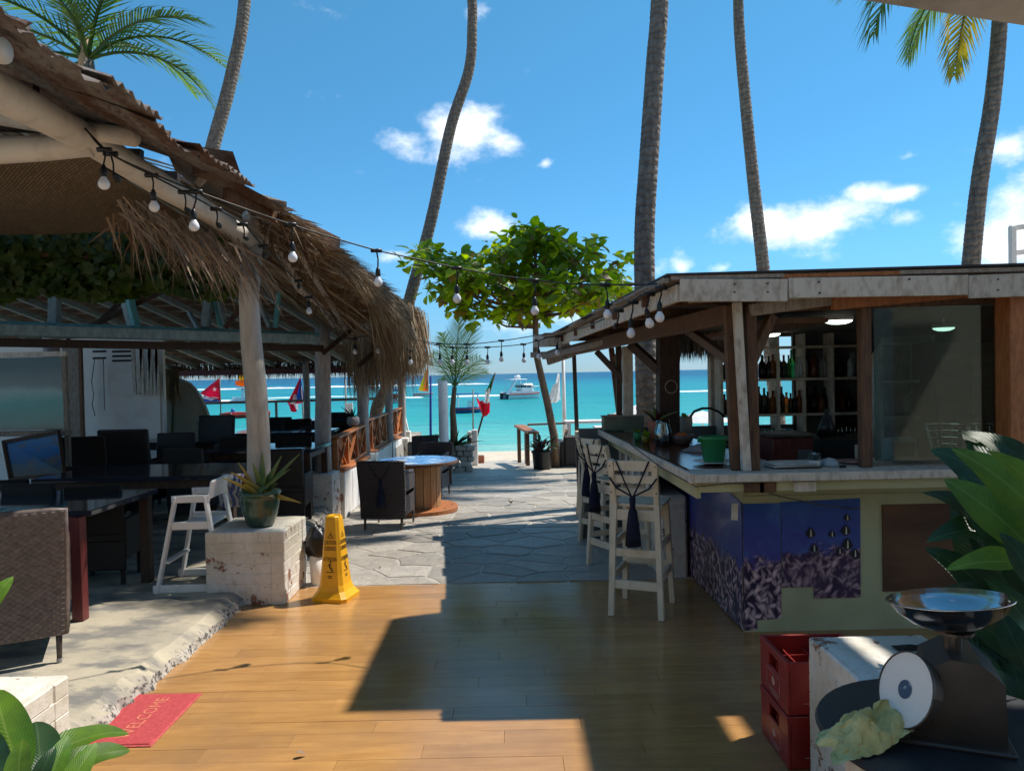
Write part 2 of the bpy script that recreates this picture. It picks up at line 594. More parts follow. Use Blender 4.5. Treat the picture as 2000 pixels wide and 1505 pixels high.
def vein_leaf(name, c, c2, vein, tr, rough=.34):
    m, N, L, b = node_mat(name)
    t = N.new('ShaderNodeTexCoord')
    oi = N.new('ShaderNodeObjectInfo')
    sp = N.new('ShaderNodeSeparateXYZ'); L.new(t.outputs['Object'], sp.inputs[0])
    ab = N.new('ShaderNodeMath'); ab.operation = 'ABSOLUTE'; L.new(sp.outputs[0], ab.inputs[0])
    ml = N.new('ShaderNodeMath'); ml.operation = 'MULTIPLY_ADD'; L.new(ab.outputs[0], ml.inputs[0]); ml.inputs[1].default_value = -1.4; L.new(sp.outputs[1], ml.inputs[2])
    sc_ = N.new('ShaderNodeMath'); sc_.operation = 'MULTIPLY'; L.new(ml.outputs[0], sc_.inputs[0]); sc_.inputs[1].default_value = 150
    sn = N.new('ShaderNodeMath'); sn.operation = 'SINE'; L.new(sc_.outputs[0], sn.inputs[0])
    addv = N.new('ShaderNodeVectorMath'); addv.operation = 'ADD'; L.new(t.outputs['Object'], addv.inputs[0])
    mul = N.new('ShaderNodeMath'); mul.operation = 'MULTIPLY'; mul.inputs[1].default_value = 23.0
    L.new(oi.outputs['Random'], mul.inputs[0]); L.new(mul.outputs[0], addv.inputs[1])
    n1 = noise_node(N, L, addv.outputs[0], 5, 5)
    n2 = noise_node(N, L, addv.outputs[0], 16, 5)
    col_ = mixc(N, L, maprange(N, L, n1.outputs['Fac'], .35, .65), c, c2)
    col_ = mixc(N, L, maprange(N, L, sn.outputs[0], .6, 1, lo=0, hi=.18), col_, vein)
    col_ = mixc(N, L, maprange(N, L, ab.outputs[0], .004, .012, lo=.8, hi=0), col_, vein)
    # brown bruises and tips
    col_ = mixc(N, L, maprange(N, L, n2.outputs['Fac'], .70, .76, lo=0, hi=.8), col_, (.16, .10, .03))
    col_ = mixc(N, L, maprange(N, L, sp.outputs[1], .93, 1.0, lo=0, hi=.7), col_, (.20, .13, .04))
    hs = N.new('ShaderNodeHueSaturation'); L.new(col_, hs.inputs['Color'])
    L.new(maprange(N, L, oi.outputs['Random'], 0, 1, lo=.7, hi=1.25), hs.inputs['Value'])
    L.new(hs.outputs[0], b.inputs['Base Color'])
    L.new(maprange(N, L, n1.outputs['Fac'], .3, .7, lo=rough, hi=rough + .22), b.inputs['Roughness'])
    hh = N.new('ShaderNodeMath'); hh.operation = 'MULTIPLY_ADD'; L.new(n2.outputs['Fac'], hh.inputs[0]); hh.inputs[1].default_value = .8; L.new(sn.outputs[0], hh.inputs[2])
    bump(N, L, b, hh.outputs[0], .2, .003)
    o = N['Material Output']
    trn = N.new('ShaderNodeBsdfTranslucent')
    h2 = N.new('ShaderNodeHueSaturation'); h2.inputs['Value'].default_value = 1.6; h2.inputs['Hue'].default_value = .48; L.new(hs.outputs[0], h2.inputs['Color']); L.new(h2.outputs[0], trn.inputs[0])
    mx = N.new('ShaderNodeMixShader'); mx.inputs[0].default_value = tr
    L.new(b.outputs[0], mx.inputs[1]); L.new(trn.outputs[0], mx.inputs[2]); L.new(mx.outputs[0], o.inputs[0])
    return m


MT['leaf_big'] = vein_leaf('leaf_big', (.11, .25, .022), (.07, .18, .018), (.17, .30, .06), .48)
MT['leaf_dark'] = leaf_mat('leaf_dark', (.022, .075, .022), (.014, .045, .018), .25, .35)
MT['leaf_dark'] = vein_leaf('leaf_dark', (.028, .085, .024), (.018, .055, .018), (.06, .13, .045), .28)
MT['leaf_almond'] = leaf_mat('leaf_almond', (.25, .36, .022), (.15, .27, .02), .6, .4)
MT['leaf_almond_old'] = leaf_mat('leaf_almond_old', (.17, .17, .03), (.20, .10, .025), .5, .45)
MT['leaf_palm'] = leaf_mat('leaf_palm', (.10, .18, .035), (.065, .13, .03), .45, .4)
MT['leaf_palm_yellow'] = leaf_mat('leaf_palm_yellow', (.19, .20, .025), (.26, .20, .03), .4, .4)
MT['leaf_ivy'] = leaf_mat('leaf_ivy', (.085, .15, .02), (.04, .075, .014), .4, .45)
MT['leaf_agave'] = leaf_mat('leaf_agave', (.20, .29, .10), (.15, .23, .07), .15, .4)
MT['leaf_agave_yellow'] = leaf_mat('leaf_agave_yellow', (.45, .33, .05), (.36, .24, .04), .15, .45)
MT['leaf_red'] = leaf_mat('leaf_red', (.12, .03, .035), (.06, .035, .025), .25, .45)
MT['dry_frond'] = M('dry_frond', (.36, .27, .19), (.17, .11, .075), .8, 5, (3, 3, 1), .2, rv=.2)


def thatch_mat(name, a, b_, c_):
    m, N, L, b = node_mat(name)
    g = N.new('ShaderNodeNewGeometry')
    vec = coords(N, L, (1, 1, 1))
    n1 = noise_node(N, L, vec, 1.3, 4)
    c = mixc(N, L, maprange(N, L, n1.outputs['Fac'], .35, .65), a, b_)
    # every straw its own tone
    c = mixc(N, L, maprange(N, L, g.outputs['Random Per Island'], .45, 1.0), c, c_)
    c = mixc(N, L, maprange(N, L, g.outputs['Random Per Island'], 0.0, .3, lo=.55, hi=0.0), c, tuple(x * .35 for x in b_))
    L.new(c, b.inputs['Base Color'])
    b.inputs['Roughness'].default_value = .75
    b.inputs['Specular IOR Level'].default_value = .25
    return m


MT['thatch'] = thatch_mat('thatch', (.33, .225, .125), (.22, .135, .075), (.46, .36, .24))
MT['thatch_old'] = thatch_mat('thatch_old', (.20, .125, .075), (.12, .07, .045), (.30, .21, .14))
MT['thatch_grey'] = thatch_mat('thatch_grey', (.30, .26, .22), (.18, .15, .13), (.4, .36, .32))


def painted_brick():
    m, N, L, b = node_mat('painted_brick')
    t = N.new('ShaderNodeNewGeometry')
    pos = t.outputs['Position']
    n1 = noise_node(N, L, pos, 5.5, 8, .7)
    n2 = noise_node(N, L, pos, 26, 5)
    n3 = noise_node(N, L, pos, 1.6, 4)
    white = mixc(N, L, maprange(N, L, n2.outputs['Fac'], .5, .8), (.72, .69, .64), (.56, .50, .42))
    white = mixc(N, L, maprange(N, L, n3.outputs['Fac'], .42, .7), white, (.50, .45, .34))
    n5 = noise_node(N, L, pos, 9, 6, .7)
    white = mixc(N, L, maprange(N, L, n5.outputs['Fac'], .56, .7, lo=0, hi=.6), white, (.36, .33, .28))
    brick = mixc(N, L, maprange(N, L, n2.outputs['Fac'], .35, .65), (.36, .15, .075), (.15, .085, .06))
    # paint has flaked away, most of all near the ground
    sp = N.new('ShaderNodeSeparateXYZ'); L.new(pos, sp.inputs[0])
    hgt = maprange(N, L, sp.outputs['Z'], -.1, .45, lo=.075, hi=0.0)
    ad = N.new('ShaderNodeMath'); ad.operation = 'ADD'
    L.new(n1.outputs['Fac'], ad.inputs[0]); L.new(hgt, ad.inputs[1])
    fl = maprange(N, L, ad.outputs[0], .625, .645)
    L.new(mixc(N, L, fl, white, brick), b.inputs['Base Color'])
    b.inputs['Roughness'].default_value = .7
    h = N.new('ShaderNodeMath'); h.operation = 'MULTIPLY_ADD'
    L.new(fl, h.inputs[0]); h.inputs[1].default_value = -.7; L.new(n2.outputs['Fac'], h.inputs[2])
    bump(N, L, b, h.outputs[0], .6, .008)
    return m


MT['painted_brick'] = painted_brick()


def rust_mat():
    m, N, L, b = node_mat('rusty_sheet')
    vec = coords(N, L, (3, .6, 3))
    n1 = noise_node(N, L, vec, 2.2, 8, .65)
    n2 = noise_node(N, L, coords(N, L, (9, 1.2, 9)), 3, 6)
    c = mixc(N, L, maprange(N, L, n1.outputs['Fac'], .42, .62), (.20, .175, .155), (.10, .048, .028))
    c = mixc(N, L, maprange(N, L, n2.outputs['Fac'], .5, .72), c, (.05, .032, .025))
    L.new(c, b.inputs['Base Color'])
    b.inputs['Roughness'].default_value = .7
    b.inputs['Metallic'].default_value = .25
    bump(N, L, b, n2.outputs['Fac'], .4, .01)
    return m


MT['rust'] = rust_mat()


def trunk_mat():
    m, N, L, b = node_mat('palm_bark')
    vec = coords(N, L, (1, 1, 1))
    w = N.new('ShaderNodeTexWave')
    w.bands_direction = 'Z'
    w.inputs['Scale'].default_value = 2.7
    w.inputs['Distortion'].default_value = 6.5
    w.inputs['Detail'].default_value = 3
    w.inputs['Detail Scale'].default_value = 2.5
    L.new(vec, w.inputs['Vector'])
    n1 = noise_node(N, L, coords(N, L, (4, 4, 1.2)), 4, 6)
    c = mixc(N, L, maprange(N, L, n1.outputs['Fac'], .35, .65), (.25, .205, .165), (.12, .095, .08))
    c = mixc(N, L, maprange(N, L, w.outputs['Fac'], .0, .35, lo=.45, hi=0), c, (.055, .042, .035))
    L.new(c, b.inputs['Base Color'])
    b.inputs['Roughness'].default_value = .85
    ad = N.new('ShaderNodeMath'); ad.operation = 'ADD'
    L.new(w.outputs['Fac'], ad.inputs[0]); L.new(n1.outputs['Fac'], ad.inputs[1])
    bump(N, L, b, ad.outputs[0], .55, .03)
    return m


MT['palm_bark'] = trunk_mat()
MT['bark'] = M('bark', (.24, .15, .09), (.12, .075, .05), .85, 6, (3, 3, 1), .8, 20, bd=.02)


def wicker_mat(name, a, b_, pitch=.017):
    m, N, L, b = node_mat(name)
    t = N.new('ShaderNodeTexCoord')
    sp = N.new('ShaderNodeSeparateXYZ'); L.new(t.outputs['Object'], sp.inputs[0])
    sm = N.new('ShaderNodeMath'); sm.operation = 'ADD'
    L.new(sp.outputs[0], sm.inputs[0]); L.new(sp.outputs[1], sm.inputs[1])

    def wave(v, k, ph=0):
        mu = N.new('ShaderNodeMath'); mu.operation = 'MULTIPLY_ADD'
        L.new(v, mu.inputs[0]); mu.inputs[1].default_value = math.pi / k
        if isinstance(ph, float) or ph == 0:
            mu.inputs[2].default_value = ph
        else:
            L.new(ph, mu.inputs[2])
        s = N.new('ShaderNodeMath'); s.operation = 'SINE'; L.new(mu.outputs[0], s.inputs[0])
        return s.outputs[0]
    # horizontal strands pass over and under the uprights, every second row shifted
    fl = N.new('ShaderNodeMath'); fl.operation = 'MULTIPLY'; L.new(sp.outputs[2], fl.inputs[0]); fl.inputs[1].default_value = 1 / pitch
    fl2 = N.new('ShaderNodeMath'); fl2.operation = 'FLOOR'; L.new(fl.outputs[0], fl2.inputs[0])
    ph = N.new('ShaderNodeMath'); ph.operation = 'MULTIPLY'; L.new(fl2.outputs[0], ph.inputs[0]); ph.inputs[1].default_value = math.pi
    a1 = wave(sm.outputs[0], pitch * 1.25, ph.outputs[0])
    z1 = wave(sp.outputs[2], pitch)
    ab = N.new('ShaderNodeMath'); ab.operation = 'ABSOLUTE'; L.new(z1, ab.inputs[0])
    aa = N.new('ShaderNodeMath'); aa.operation = 'MULTIPLY_ADD'; L.new(a1, aa.inputs[0]); aa.inputs[1].default_value = .5; aa.inputs[2].default_value = .6
    pr = N.new('ShaderNodeMath'); pr.operation = 'MULTIPLY'; L.new(ab.outputs[0], pr.inputs[0]); L.new(aa.outputs[0], pr.inputs[1])
    L.new(mixc(N, L, maprange(N, L, pr.outputs[0], .1, .7), b_, a), b.inputs['Base Color'])
    b.inputs['Roughness'].default_value = .45
    bump(N, L, b, pr.outputs[0], 1.0, .01)
    return m


MT['wicker'] = wicker_mat('wicker', (.075, .055, .05), (.02, .014, .013))
MT['wicker_brown'] = M('wicker_brown', (.155, .12, .108), (.09, .067, .06), .42, 30, bp=.1)


def glass_mat(name, tint, refl=.35, rough=.02, base=.0):
    m, N, L, b = node_mat(name)
    o = N['Material Output']
    tr = N.new('ShaderNodeBsdfTransparent'); tr.inputs[0].default_value = rgb4(tint)
    gl = N.new('ShaderNodeBsdfGlossy'); gl.inputs['Roughness'].default_value = rough
    gl.inputs[0].default_value = (.8, .9, .9, 1)
    fr = N.new('ShaderNodeFresnel'); fr.inputs[0].default_value = 1.5
    ad = N.new('ShaderNodeMath'); ad.operation = 'MULTIPLY_ADD'; L.new(fr.outputs[0], ad.inputs[0]); ad.inputs[1].default_value = 1.0; ad.inputs[2].default_value = refl
    mx = N.new('ShaderNodeMixShader')
    L.new(ad.outputs[0], mx.inputs[0]); L.new(tr.outputs[0], mx.inputs[1]); L.new(gl.outputs[0], mx.inputs[2]); L.new(mx.outputs[0], o.inputs[0])
    return m


MT['pane'] = glass_mat('pane', (.42, .52, .49), .02, .03)
MT['clear_glass'] = glass_mat('clear_glass', (.82, .9, .92), .12, .03)


def bottle_mat(name, c, refl=.1):
    m, N, L, b = node_mat(name)
    b.inputs['Base Color'].default_value = rgb4(c)
    b.inputs['Roughness'].default_value = .08
    b.inputs['Transmission Weight'].default_value = .55
    b.inputs['IOR'].default_value = 1.3
    n = noise_node(N, L, coords(N, L), 8, 2)
    L.new(mixc(N, L, maprange(N, L, n.outputs['Fac'], .4, .6), c, tuple(x * .7 for x in c)), b.inputs['Base Color'])
    return m


MT['bottle_dark'] = bottle_mat('bottle_dark', (.02, .014, .01))
MT['bottle_green'] = bottle_mat('bottle_green', (.05, .3, .08))
MT['bottle_amber'] = bottle_mat('bottle_amber', (.28, .09, .02))
MT['bottle_clear'] = bottle_mat('bottle_clear', (.7, .78, .8))

# ================================================================== SETTING
def make_ground():
    prof = [(-30, -.09), (5.9, -.09), (6.0, -.1), (18.7, gz(18.7) - .1), (18.9, -.80), (24, -1.12), (30, -1.42), (36, -1.8), (60, -2.6), (400, -6)]
    xs = [-400, -120, -40, -15, -6, 0, 6, 15, 40, 120, 400]
    mb = MB()
    vs = [V((x, y, z + (noise.noise(V((x * .3, y * .3, 0))) * .05 if 19 < y < 40 else 0))) for (y, z) in prof for x in xs]
    nx = len(xs)
    mb.add(vs, [(j * nx + i, j * nx + i + 1, (j + 1) * nx + i + 1, (j + 1) * nx + i) for j in range(len(prof) - 1) for i in range(nx - 1)])
    struct(mb.build('ground', MT['sand'], smooth=True))


make_ground()


def sea_mat():
    m, N, L, b = node_mat('sea_water')
    g = N.new('ShaderNodeNewGeometry')
    sp = N.new('ShaderNodeSeparateXYZ'); L.new(g.outputs['Position'], sp.inputs[0])
    pos = g.outputs['Position']

    def stretched(sx, sy, scale, det=5):
        mp = N.new('ShaderNodeMapping'); mp.inputs['Scale'].default_value = (sx, sy, 1)
        L.new(pos, mp.inputs['Vector'])
        return noise_node(N, L, mp.outputs[0], scale, det).outputs['Fac']
    # depth of the water over the sand bank: log of the distance from shore
    lg = N.new('ShaderNodeMath'); lg.operation = 'LOGARITHM'; lg.inputs[1].default_value = 10
    L.new(sp.outputs[1], lg.inputs[0])
    nb = stretched(.012, .03, 1.0, 4)
    sh = N.new('ShaderNodeMath'); sh.operation = 'MULTIPLY_ADD'
    L.new(nb, sh.inputs[0]); sh.inputs[1].default_value = .24; L.new(lg.outputs[0], sh.inputs[2])
    sub = N.new('ShaderNodeMath'); sub.operation = 'SUBTRACT'; L.new(sh.outputs[0], sub.inputs[0]); sub.inputs[1].default_value = .12
    cr = N.new('ShaderNodeValToRGB')
    els = [(1.46, (.46, .58, .47)), (1.53, (.13, .44, .39)), (1.68, (.025, .32, .31)), (1.95, (.008, .25, .27)), (2.25, (.006, .21, .26)), (2.42, (.005, .14, .23)), (2.62, (.003, .06, .15)), (3.0, (.003, .04, .12))]
    rp = cr.color_ramp
    rp.elements[0].position = (els[0][0] - 1.4) / 1.8; rp.elements[0].color = rgb4(els[0][1])
    rp.elements[1].position = (els[-1][0] - 1.4) / 1.8; rp.elements[1].color = rgb4(els[-1][1])
    for (p, c) in els[1:-1]:
        e = rp.elements.new((p - 1.4) / 1.8); e.color = rgb4(c)
    L.new(maprange(N, L, sub.outputs[0], 1.4, 3.2), cr.inputs[0])
    # weed and reef patches
    pt = stretched(.02, .07, 1.6, 6)
    c = mixc(N, L, maprange(N, L, pt, .54, .68, lo=0, hi=.45), cr.outputs[0], (.005, .12, .19))
    # ripples as tone
    rp2 = stretched(.16, 1.1, 1.1, 7)
    c = mixc(N, L, maprange(N, L, rp2, .5, .68, lo=0, hi=.5), c, (.035, .42, .42))
    rp3 = stretched(.10, .8, 1.4, 7)
    c = mixc(N, L, maprange(N, L, rp3, .52, .66, lo=0, hi=.45), c, (.004, .15, .19))
    L.new(c, b.inputs['Base Color'])
    b.inputs['Roughness'].default_value = .3
    b.inputs['Specular IOR Level'].default_value = .07
    h = N.new('ShaderNodeMath'); h.operation = 'ADD'
    L.new(stretched(.25, .9, 1.2, 6), h.inputs[0]); L.new(stretched(1.2, 3, 1.0, 4), h.inputs[1])
    bump(N, L, b, h.outputs[0], .8, .35)
    return m


mb = MB()
SEA = -1.4
mb.add([(-9000, 22, SEA), (9000, 22, SEA), (9000, 12000, SEA), (-9000, 12000, SEA)], [(0, 1, 2, 3)])
struct(mb.build('sea', sea_mat()))

# lines of breaking surf: low rolls of white water
MT['foam'] = M('foam', (.82, .86, .86), (.6, .74, .75), .9, .4, (1, 1, 1), .8, 2, bd=.2, lo=.5, hi=.75)
surf = MB()


def surf_line(x0, x1, y, h, gap=.35, depth=2.5):
    x = x0
    while x < x1:
        w = rnd(5, 18) * y / 100
        if random.random() > gap:
            n = 10
            yy = y + rnd(-2, 2)

            def f(u, v):
                xx = x + u * w
                k = math.sin(math.pi * u) ** .6
                a = math.pi * v
                return V((xx, yy + noise.noise(V((xx * .15, y, 0))) * 2 * y / 100 - math.cos(a) * depth * .5 * k, SEA - .03 + math.sin(a) * h * k * (1 + .6 * noise.noise(V((xx * .8, v * 3, 1))))))
            surf.grid(f, n, 5)
        x += w * rnd(.7, 1.3)


surf_line(-90, 130, 104, .2, .45)
surf_line(-60, 80, 118, .14, .75)
surf_line(-180, 240, 228, .4, .55, 6)
surf_line(-300, 400, 330, .35, .85, 7)
surf_line(-200, 300, 265, .4, .85, 6)
o = surf.build('surf', MT['foam'], smooth=True, kind='stuff')
tag(o, 'white lines of surf breaking on the reef', 'surf')


# ---- wooden deck floor the camera stands on
def floor_mat():
    m, N, L, b = node_mat('floor_boards')
    oi = N.new('ShaderNodeObjectInfo')
    g = N.new('ShaderNodeNewGeometry')
    mp = N.new('ShaderNodeMapping'); mp.inputs['Scale'].default_value = (1.3, 9, 1)
    L.new(g.outputs['Position'], mp.inputs['Vector'])
    n1 = noise_node(N, L, mp.outputs[0], 2.2, 7, .65)
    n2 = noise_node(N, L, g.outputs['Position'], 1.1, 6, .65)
    n3 = noise_node(N, L, g.outputs['Position'], 9, 6, .7)
    c = mixc(N, L, maprange(N, L, n1.outputs['Fac'], .35, .68), (.47, .255, .088), (.36, .18, .06))
    c = mixc(N, L, maprange(N, L, n2.outputs['Fac'], .46, .7, lo=0, hi=.8), c, (.29, .165, .08))  # blotchy wear, made stronger to paint in dappled leaf shade
    c = mixc(N, L, maprange(N, L, n3.outputs['Fac'], .6, .75, lo=0, hi=.35), c, (.50, .32, .16))
    hs = N.new('ShaderNodeHueSaturation'); L.new(c, hs.inputs['Color'])
    L.new(maprange(N, L, oi.outputs['Random'], 0, 1, lo=.88, hi=1.10), hs.inputs['Value'])
    L.new(hs.outputs[0], b.inputs['Base Color'])
    L.new(maprange(N, L, n2.outputs['Fac'], .3, .7, lo=.13, hi=.27), b.inputs['Roughness'])
    b.inputs['Specular IOR Level'].default_value = .8
    bump(N, L, b, n1.outputs['Fac'], .08, .004)
    return m


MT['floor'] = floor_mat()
fl = struct(MB().box((1.35, 3.5, -.05), (6.9, 5.0, .06)).build('wood_floor', MT['wood_dark']), 'worn orange wooden deck of narrow boards')
PW, PL = .125, 1.0
pm = MB().box((0, 0, 0), (PL - .0012, PW - .0012, .02), None, .0009)
me = bpy.data.meshes.new('plank')
me.from_pydata([tuple(p) for p in pm.v], [], pm.f)
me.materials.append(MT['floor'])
row = 0
y = 1.02 + PW / 2
while y < 6.0:
    x = -2.1 + (row * .37 % 1.0) - PL
    while x < 4.75:
        x0, x1 = max(x, -2.1), min(x + PL, 4.75)
        if x1 - x0 > .05:
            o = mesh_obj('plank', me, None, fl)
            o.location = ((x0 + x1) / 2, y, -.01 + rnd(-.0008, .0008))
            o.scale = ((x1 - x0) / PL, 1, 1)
        x += PL
    y += PW
    row += 1

# ---- flagstone paving, falling gently to the beach
def stone_mat(name, a, b_, c_, jointy=False):
    m, N, L, b = node_mat(name)
    g = N.new('ShaderNodeNewGeometry')
    oi = N.new('ShaderNodeObjectInfo')
    n1 = noise_node(N, L, g.outputs['Position'], 6.5, 9, .74)
    n2 = noise_node(N, L, g.outputs['Position'], 14, 7, .7)
    n4 = noise_node(N, L, g.outputs['Position'], .7, 4)
    c = mixc(N, L, maprange(N, L, n1.outputs['Fac'], .36, .64), a, b_)
    c = mixc(N, L, maprange(N, L, n2.outputs['Fac'], .52, .7, lo=0, hi=.6), c, c_)
    c = mixc(N, L, maprange(N, L, n4.outputs['Fac'], .4, .7, lo=0, hi=.35), c, (.46, .39, .29))
    hs = N.new('ShaderNodeHueSaturation'); L.new(c, hs.inputs['Color'])
    L.new(maprange(N, L, oi.outputs['Random'], 0, 1, lo=.72, hi=1.18), hs.inputs['Value'])
    L.new(hs.outputs[0], b.inputs['Base Color'])
    b.inputs['Roughness'].default_value = .5
    h = N.new('ShaderNodeMath'); h.operation = 'MULTIPLY_ADD'
    L.new(n1.outputs['Fac'], h.inputs[0]); h.inputs[1].default_value = 2.5; L.new(n2.outputs['Fac'], h.inputs[2])
    bump(N, L, b, h.outputs[0], .7, .02)
    return m


MT['stone'] = stone_mat('flagstone', (.44, .40, .34), (.31, .28, .25), (.18, .17, .16))
MT['grout'] = stone_mat('grout', (.50, .46, .39), (.41, .37, .32), (.27, .25, .22))
PX0, PX1 = -2.9, 5.2
pv = struct(MB().grid(lambda u, v: V((PX0 + u * (PX1 - PX0), 6.0 + v * 12.8, gz(6 + v * 12.8) + .0005)), 8, 12).build('stone_paving', MT['grout'], smooth=True), 'pale irregular flagstone paving sloping to the beach')
# end wall of the terrace towards the sand
struct(MB().box((1.1, 18.85, -.95), (9.2, .1, .86)).build('terrace_wall', MT['grout']))


def clip(poly, n, d):
    out = []
    for i in range(len(poly)):
        a, b = poly[i], poly[(i + 1) % len(poly)]
        da, db = a[0] * n[0] + a[1] * n[1] - d, b[0] * n[0] + b[1] * n[1] - d
        if da <= 0:
            out.append(a)
        if (da < 0) != (db < 0) and abs(da - db) > 1e-9:
            t = da / (da - db)
            out.append((a[0] + (b[0] - a[0]) * t, a[1] + (b[1] - a[1]) * t))
    return out


def flagstones():
    rs = random.Random(5)
    pts = []
    y = 6.15
    r = 0
    while y < 14.6:
        step = .43 + (y - 6) * .012
        x = -2.3 + (r % 2) * step * .5
        while x < 3.1:
            if not (x > 1.25 and 6 < y < 8.4):
                pts.append((x + rs.uniform(-.17, .17), y + rs.uniform(-.15, .15)))
            x += step * 1.12
        y += step * .86
        r += 1
    for i, p in enumerate(pts):
        poly = [(p[0] - .6, p[1] - .5), (p[0] + .6, p[1] - .5), (p[0] + .6, p[1] + .5), (p[0] - .6, p[1] + .5)]
        poly = clip(poly, (0, -1), -6.015)
        for j, q in enumerate(pts):
            if i != j and abs(q[0] - p[0]) < 1.3 and abs(q[1] - p[1]) < 1.3:
                n = (q[0] - p[0], q[1] - p[1])
                L_ = math.hypot(*n)
                n = (n[0] / L_, n[1] / L_)
                d = n[0] * (p[0] + q[0]) / 2 + n[1] * (p[1] + q[1]) / 2 - .006
                poly = clip(poly, n, d)
                if len(poly) < 3:
                    break
        if len(poly) < 3:
            continue
        # roughen the outline
        rp = []
        for k in range(len(poly)):
            a, b = poly[k], poly[(k + 1) % len(poly)]
            rp.append(a)
            if math.hypot(b[0] - a[0], b[1] - a[1]) > .16:
                nn = noise.noise(V(((a[0] + b[0]) * 2, (a[1] + b[1]) * 2, i)))
                rp.append((a[0] * .5 + b[0] * .5 + (p[0] - (a[0] + b[0]) / 2) * (.05 + .06 * nn), a[1] * .5 + b[1] * .5 + (p[1] - (a[1] + b[1]) / 2) * (.05 + .06 * nn)))
        n = len(rp)
        cx, cy = p
        t = .004 + rs.uniform(0, .006)
        tx, ty = rs.uniform(-.005, .005), rs.uniform(-.005, .005)
        vs = [(a - cx, b - cy, gz(b) - gz(cy) - .012) for a, b in rp]
        vs += [((a - cx) * .985, (b - cy) * .985, gz(b) - gz(cy) + t * .75 + (a - cx) * tx + (b - cy) * ty) for a, b in rp]
        vs += [((a - cx) * .93, (b - cy) * .93, gz(b) - gz(cy) + t + (a - cx) * tx + (b - cy) * ty) for a, b in rp]
        fs = [(k, (k + 1) % n, n + (k + 1) % n, n + k) for k in range(n)] + [(n + k, n + (k + 1) % n, 2 * n + (k + 1) % n, 2 * n + k) for k in range(n)] + [tuple(range(2 * n, 3 * n))]
        me = bpy.data.meshes.new('paving_stone')
        me.from_pydata(vs, [], fs)
        o = mesh_obj('paving_stone', me, MT['stone'], pv)
        o.location = (cx, cy, gz(cy))


flagstones()


# ---- raised concrete terrace on the left, with a broken edge
def concrete_mat():
    m, N, L, b = node_mat('terrace_concrete')
    g = N.new('ShaderNodeNewGeometry')
    P = g.outputs['Position']
    n1 = noise_node(N, L, P, 1.8, 8, .65)
    n2 = noise_node(N, L, P, 40, 5)
    mp = N.new('ShaderNodeMapping'); mp.inputs['Scale'].default_value = (1.6, 3.2, 1); mp.inputs['Rotation'].default_value = (0, 0, .5)
    L.new(P, mp.inputs['Vector'])
    n3 = noise_node(N, L, mp.outputs[0], 1.5, 7, .62)
    c = mixc(N, L, maprange(N, L, n1.outputs['Fac'], .35, .65), (.47, .41, .30), (.31, .28, .22))
    c = mixc(N, L, maprange(N, L, n3.outputs['Fac'], .47, .6, lo=0, hi=.9), c, (.16, .155, .145))
    c = mixc(N, L, maprange(N, L, n2.outputs['Fac'], .55, .8, lo=0, hi=.4), c, (.25, .22, .18))
    # the sides are raw aggregate
    sp = N.new('ShaderNodeSeparateXYZ'); L.new(g.outputs['True Normal'], sp.inputs[0])
    vo = N.new('ShaderNodeTexVoronoi'); vo.inputs['Scale'].default_value = 38; L.new(P, vo.inputs['Vector'])
    agg = mixc(N, L, maprange(N, L, n2.outputs['Fac'], .48, .6), (.44, .41, .36), (.06, .055, .05))
    side = maprange(N, L, sp.outputs[2], .55, .8, lo=1, hi=0)
    L.new(mixc(N, L, side, c, agg), b.inputs['Base Color'])
    b.inputs['Roughness'].default_value = .8
    bump(N, L, b, n2.outputs['Fac'], .35, .01)
    return m


MT['concrete'] = concrete_mat()
TZ = .10


def terrace():
    mb = MB()
    n = 150
    rows = []
    for i in range(n + 1):
        y = .6 + (9.4 - .6) * i / n
        xe = -2.08 + .05 * noise.noise(V((y * 1.7, 0, 3))) + .03 * noise.noise(V((y * 7, 0, 5))) - (.03 if random.random() < .2 else 0)
        if y > 6.05:
            xe -= min(.22, (y - 6.05) * .4)
        zt = TZ + .006 * noise.noise(V((y * 3, 1, 1)))
        rows.append([V((-14, y, TZ)), V((-2.6, y, TZ)), V((xe - .04, y, zt)),
                     V((xe + .01 * noise.noise(V((y * 19, 2, 0))), y, zt - .018 - .012 * random.random())),
                     V((xe + .035 + .03 * noise.noise(V((y * 11, 4, 0))), y, .05 + .025 * noise.noise(V((y * 15, 6, 0))))),
                     V((xe + .06 + .035 * noise.noise(V((y * 9, 8, 0))), y, -.012)), V((xe + .05, y, -.35))])
    k = len(rows[0])
    mb.add([p for r in rows for p in r], [(i * k + j, i * k + j + 1, (i + 1) * k + j + 1, (i + 1) * k + j) for i in range(n) for j in range(k - 1)])
    mb.box((-8.15, 15.2, -.45), (11.1, 11.6, 1.1))
    struct(mb.build('concrete_terrace', MT['concrete']), 'stained concrete terrace with a broken edge')


terrace()

# ---- the building the camera stands in front of (unseen; shows in glass and steel, shaped to bounce fill light)
bw = thing('rear_building', 'plain beige rear building with a deep porch behind the deck', 'building', (0, -3.5, 0))
MT['render_wall'] = M('render_wall', (.52, .45, .36), (.44, .38, .30), .85, 2, bp=.2)
MB().box((0, -4.0, 2.6), (18, .2, 5.3)).build('wall', MT['render_wall'], bw)
MB().box((0, -3.6, 3.3), (9.0, .7, .12)).build('porch_roof', MT['render_wall'], bw)
MB().box((0, -1.6, -.06), (16, 4.9, .08)).build('porch_floor', MT['render_wall'], bw)
for x in (-3.6, .3, 4.2):
    d_ = MB().box((x, -3.89, 1.05), (1.3, .06, 2.1)).build('door', MT['wood_dark'], bw)
    MB().box((x, -3.85, 2.16), (1.5, .06, .1)).build('lintel', MT['wood_brown'], bw)

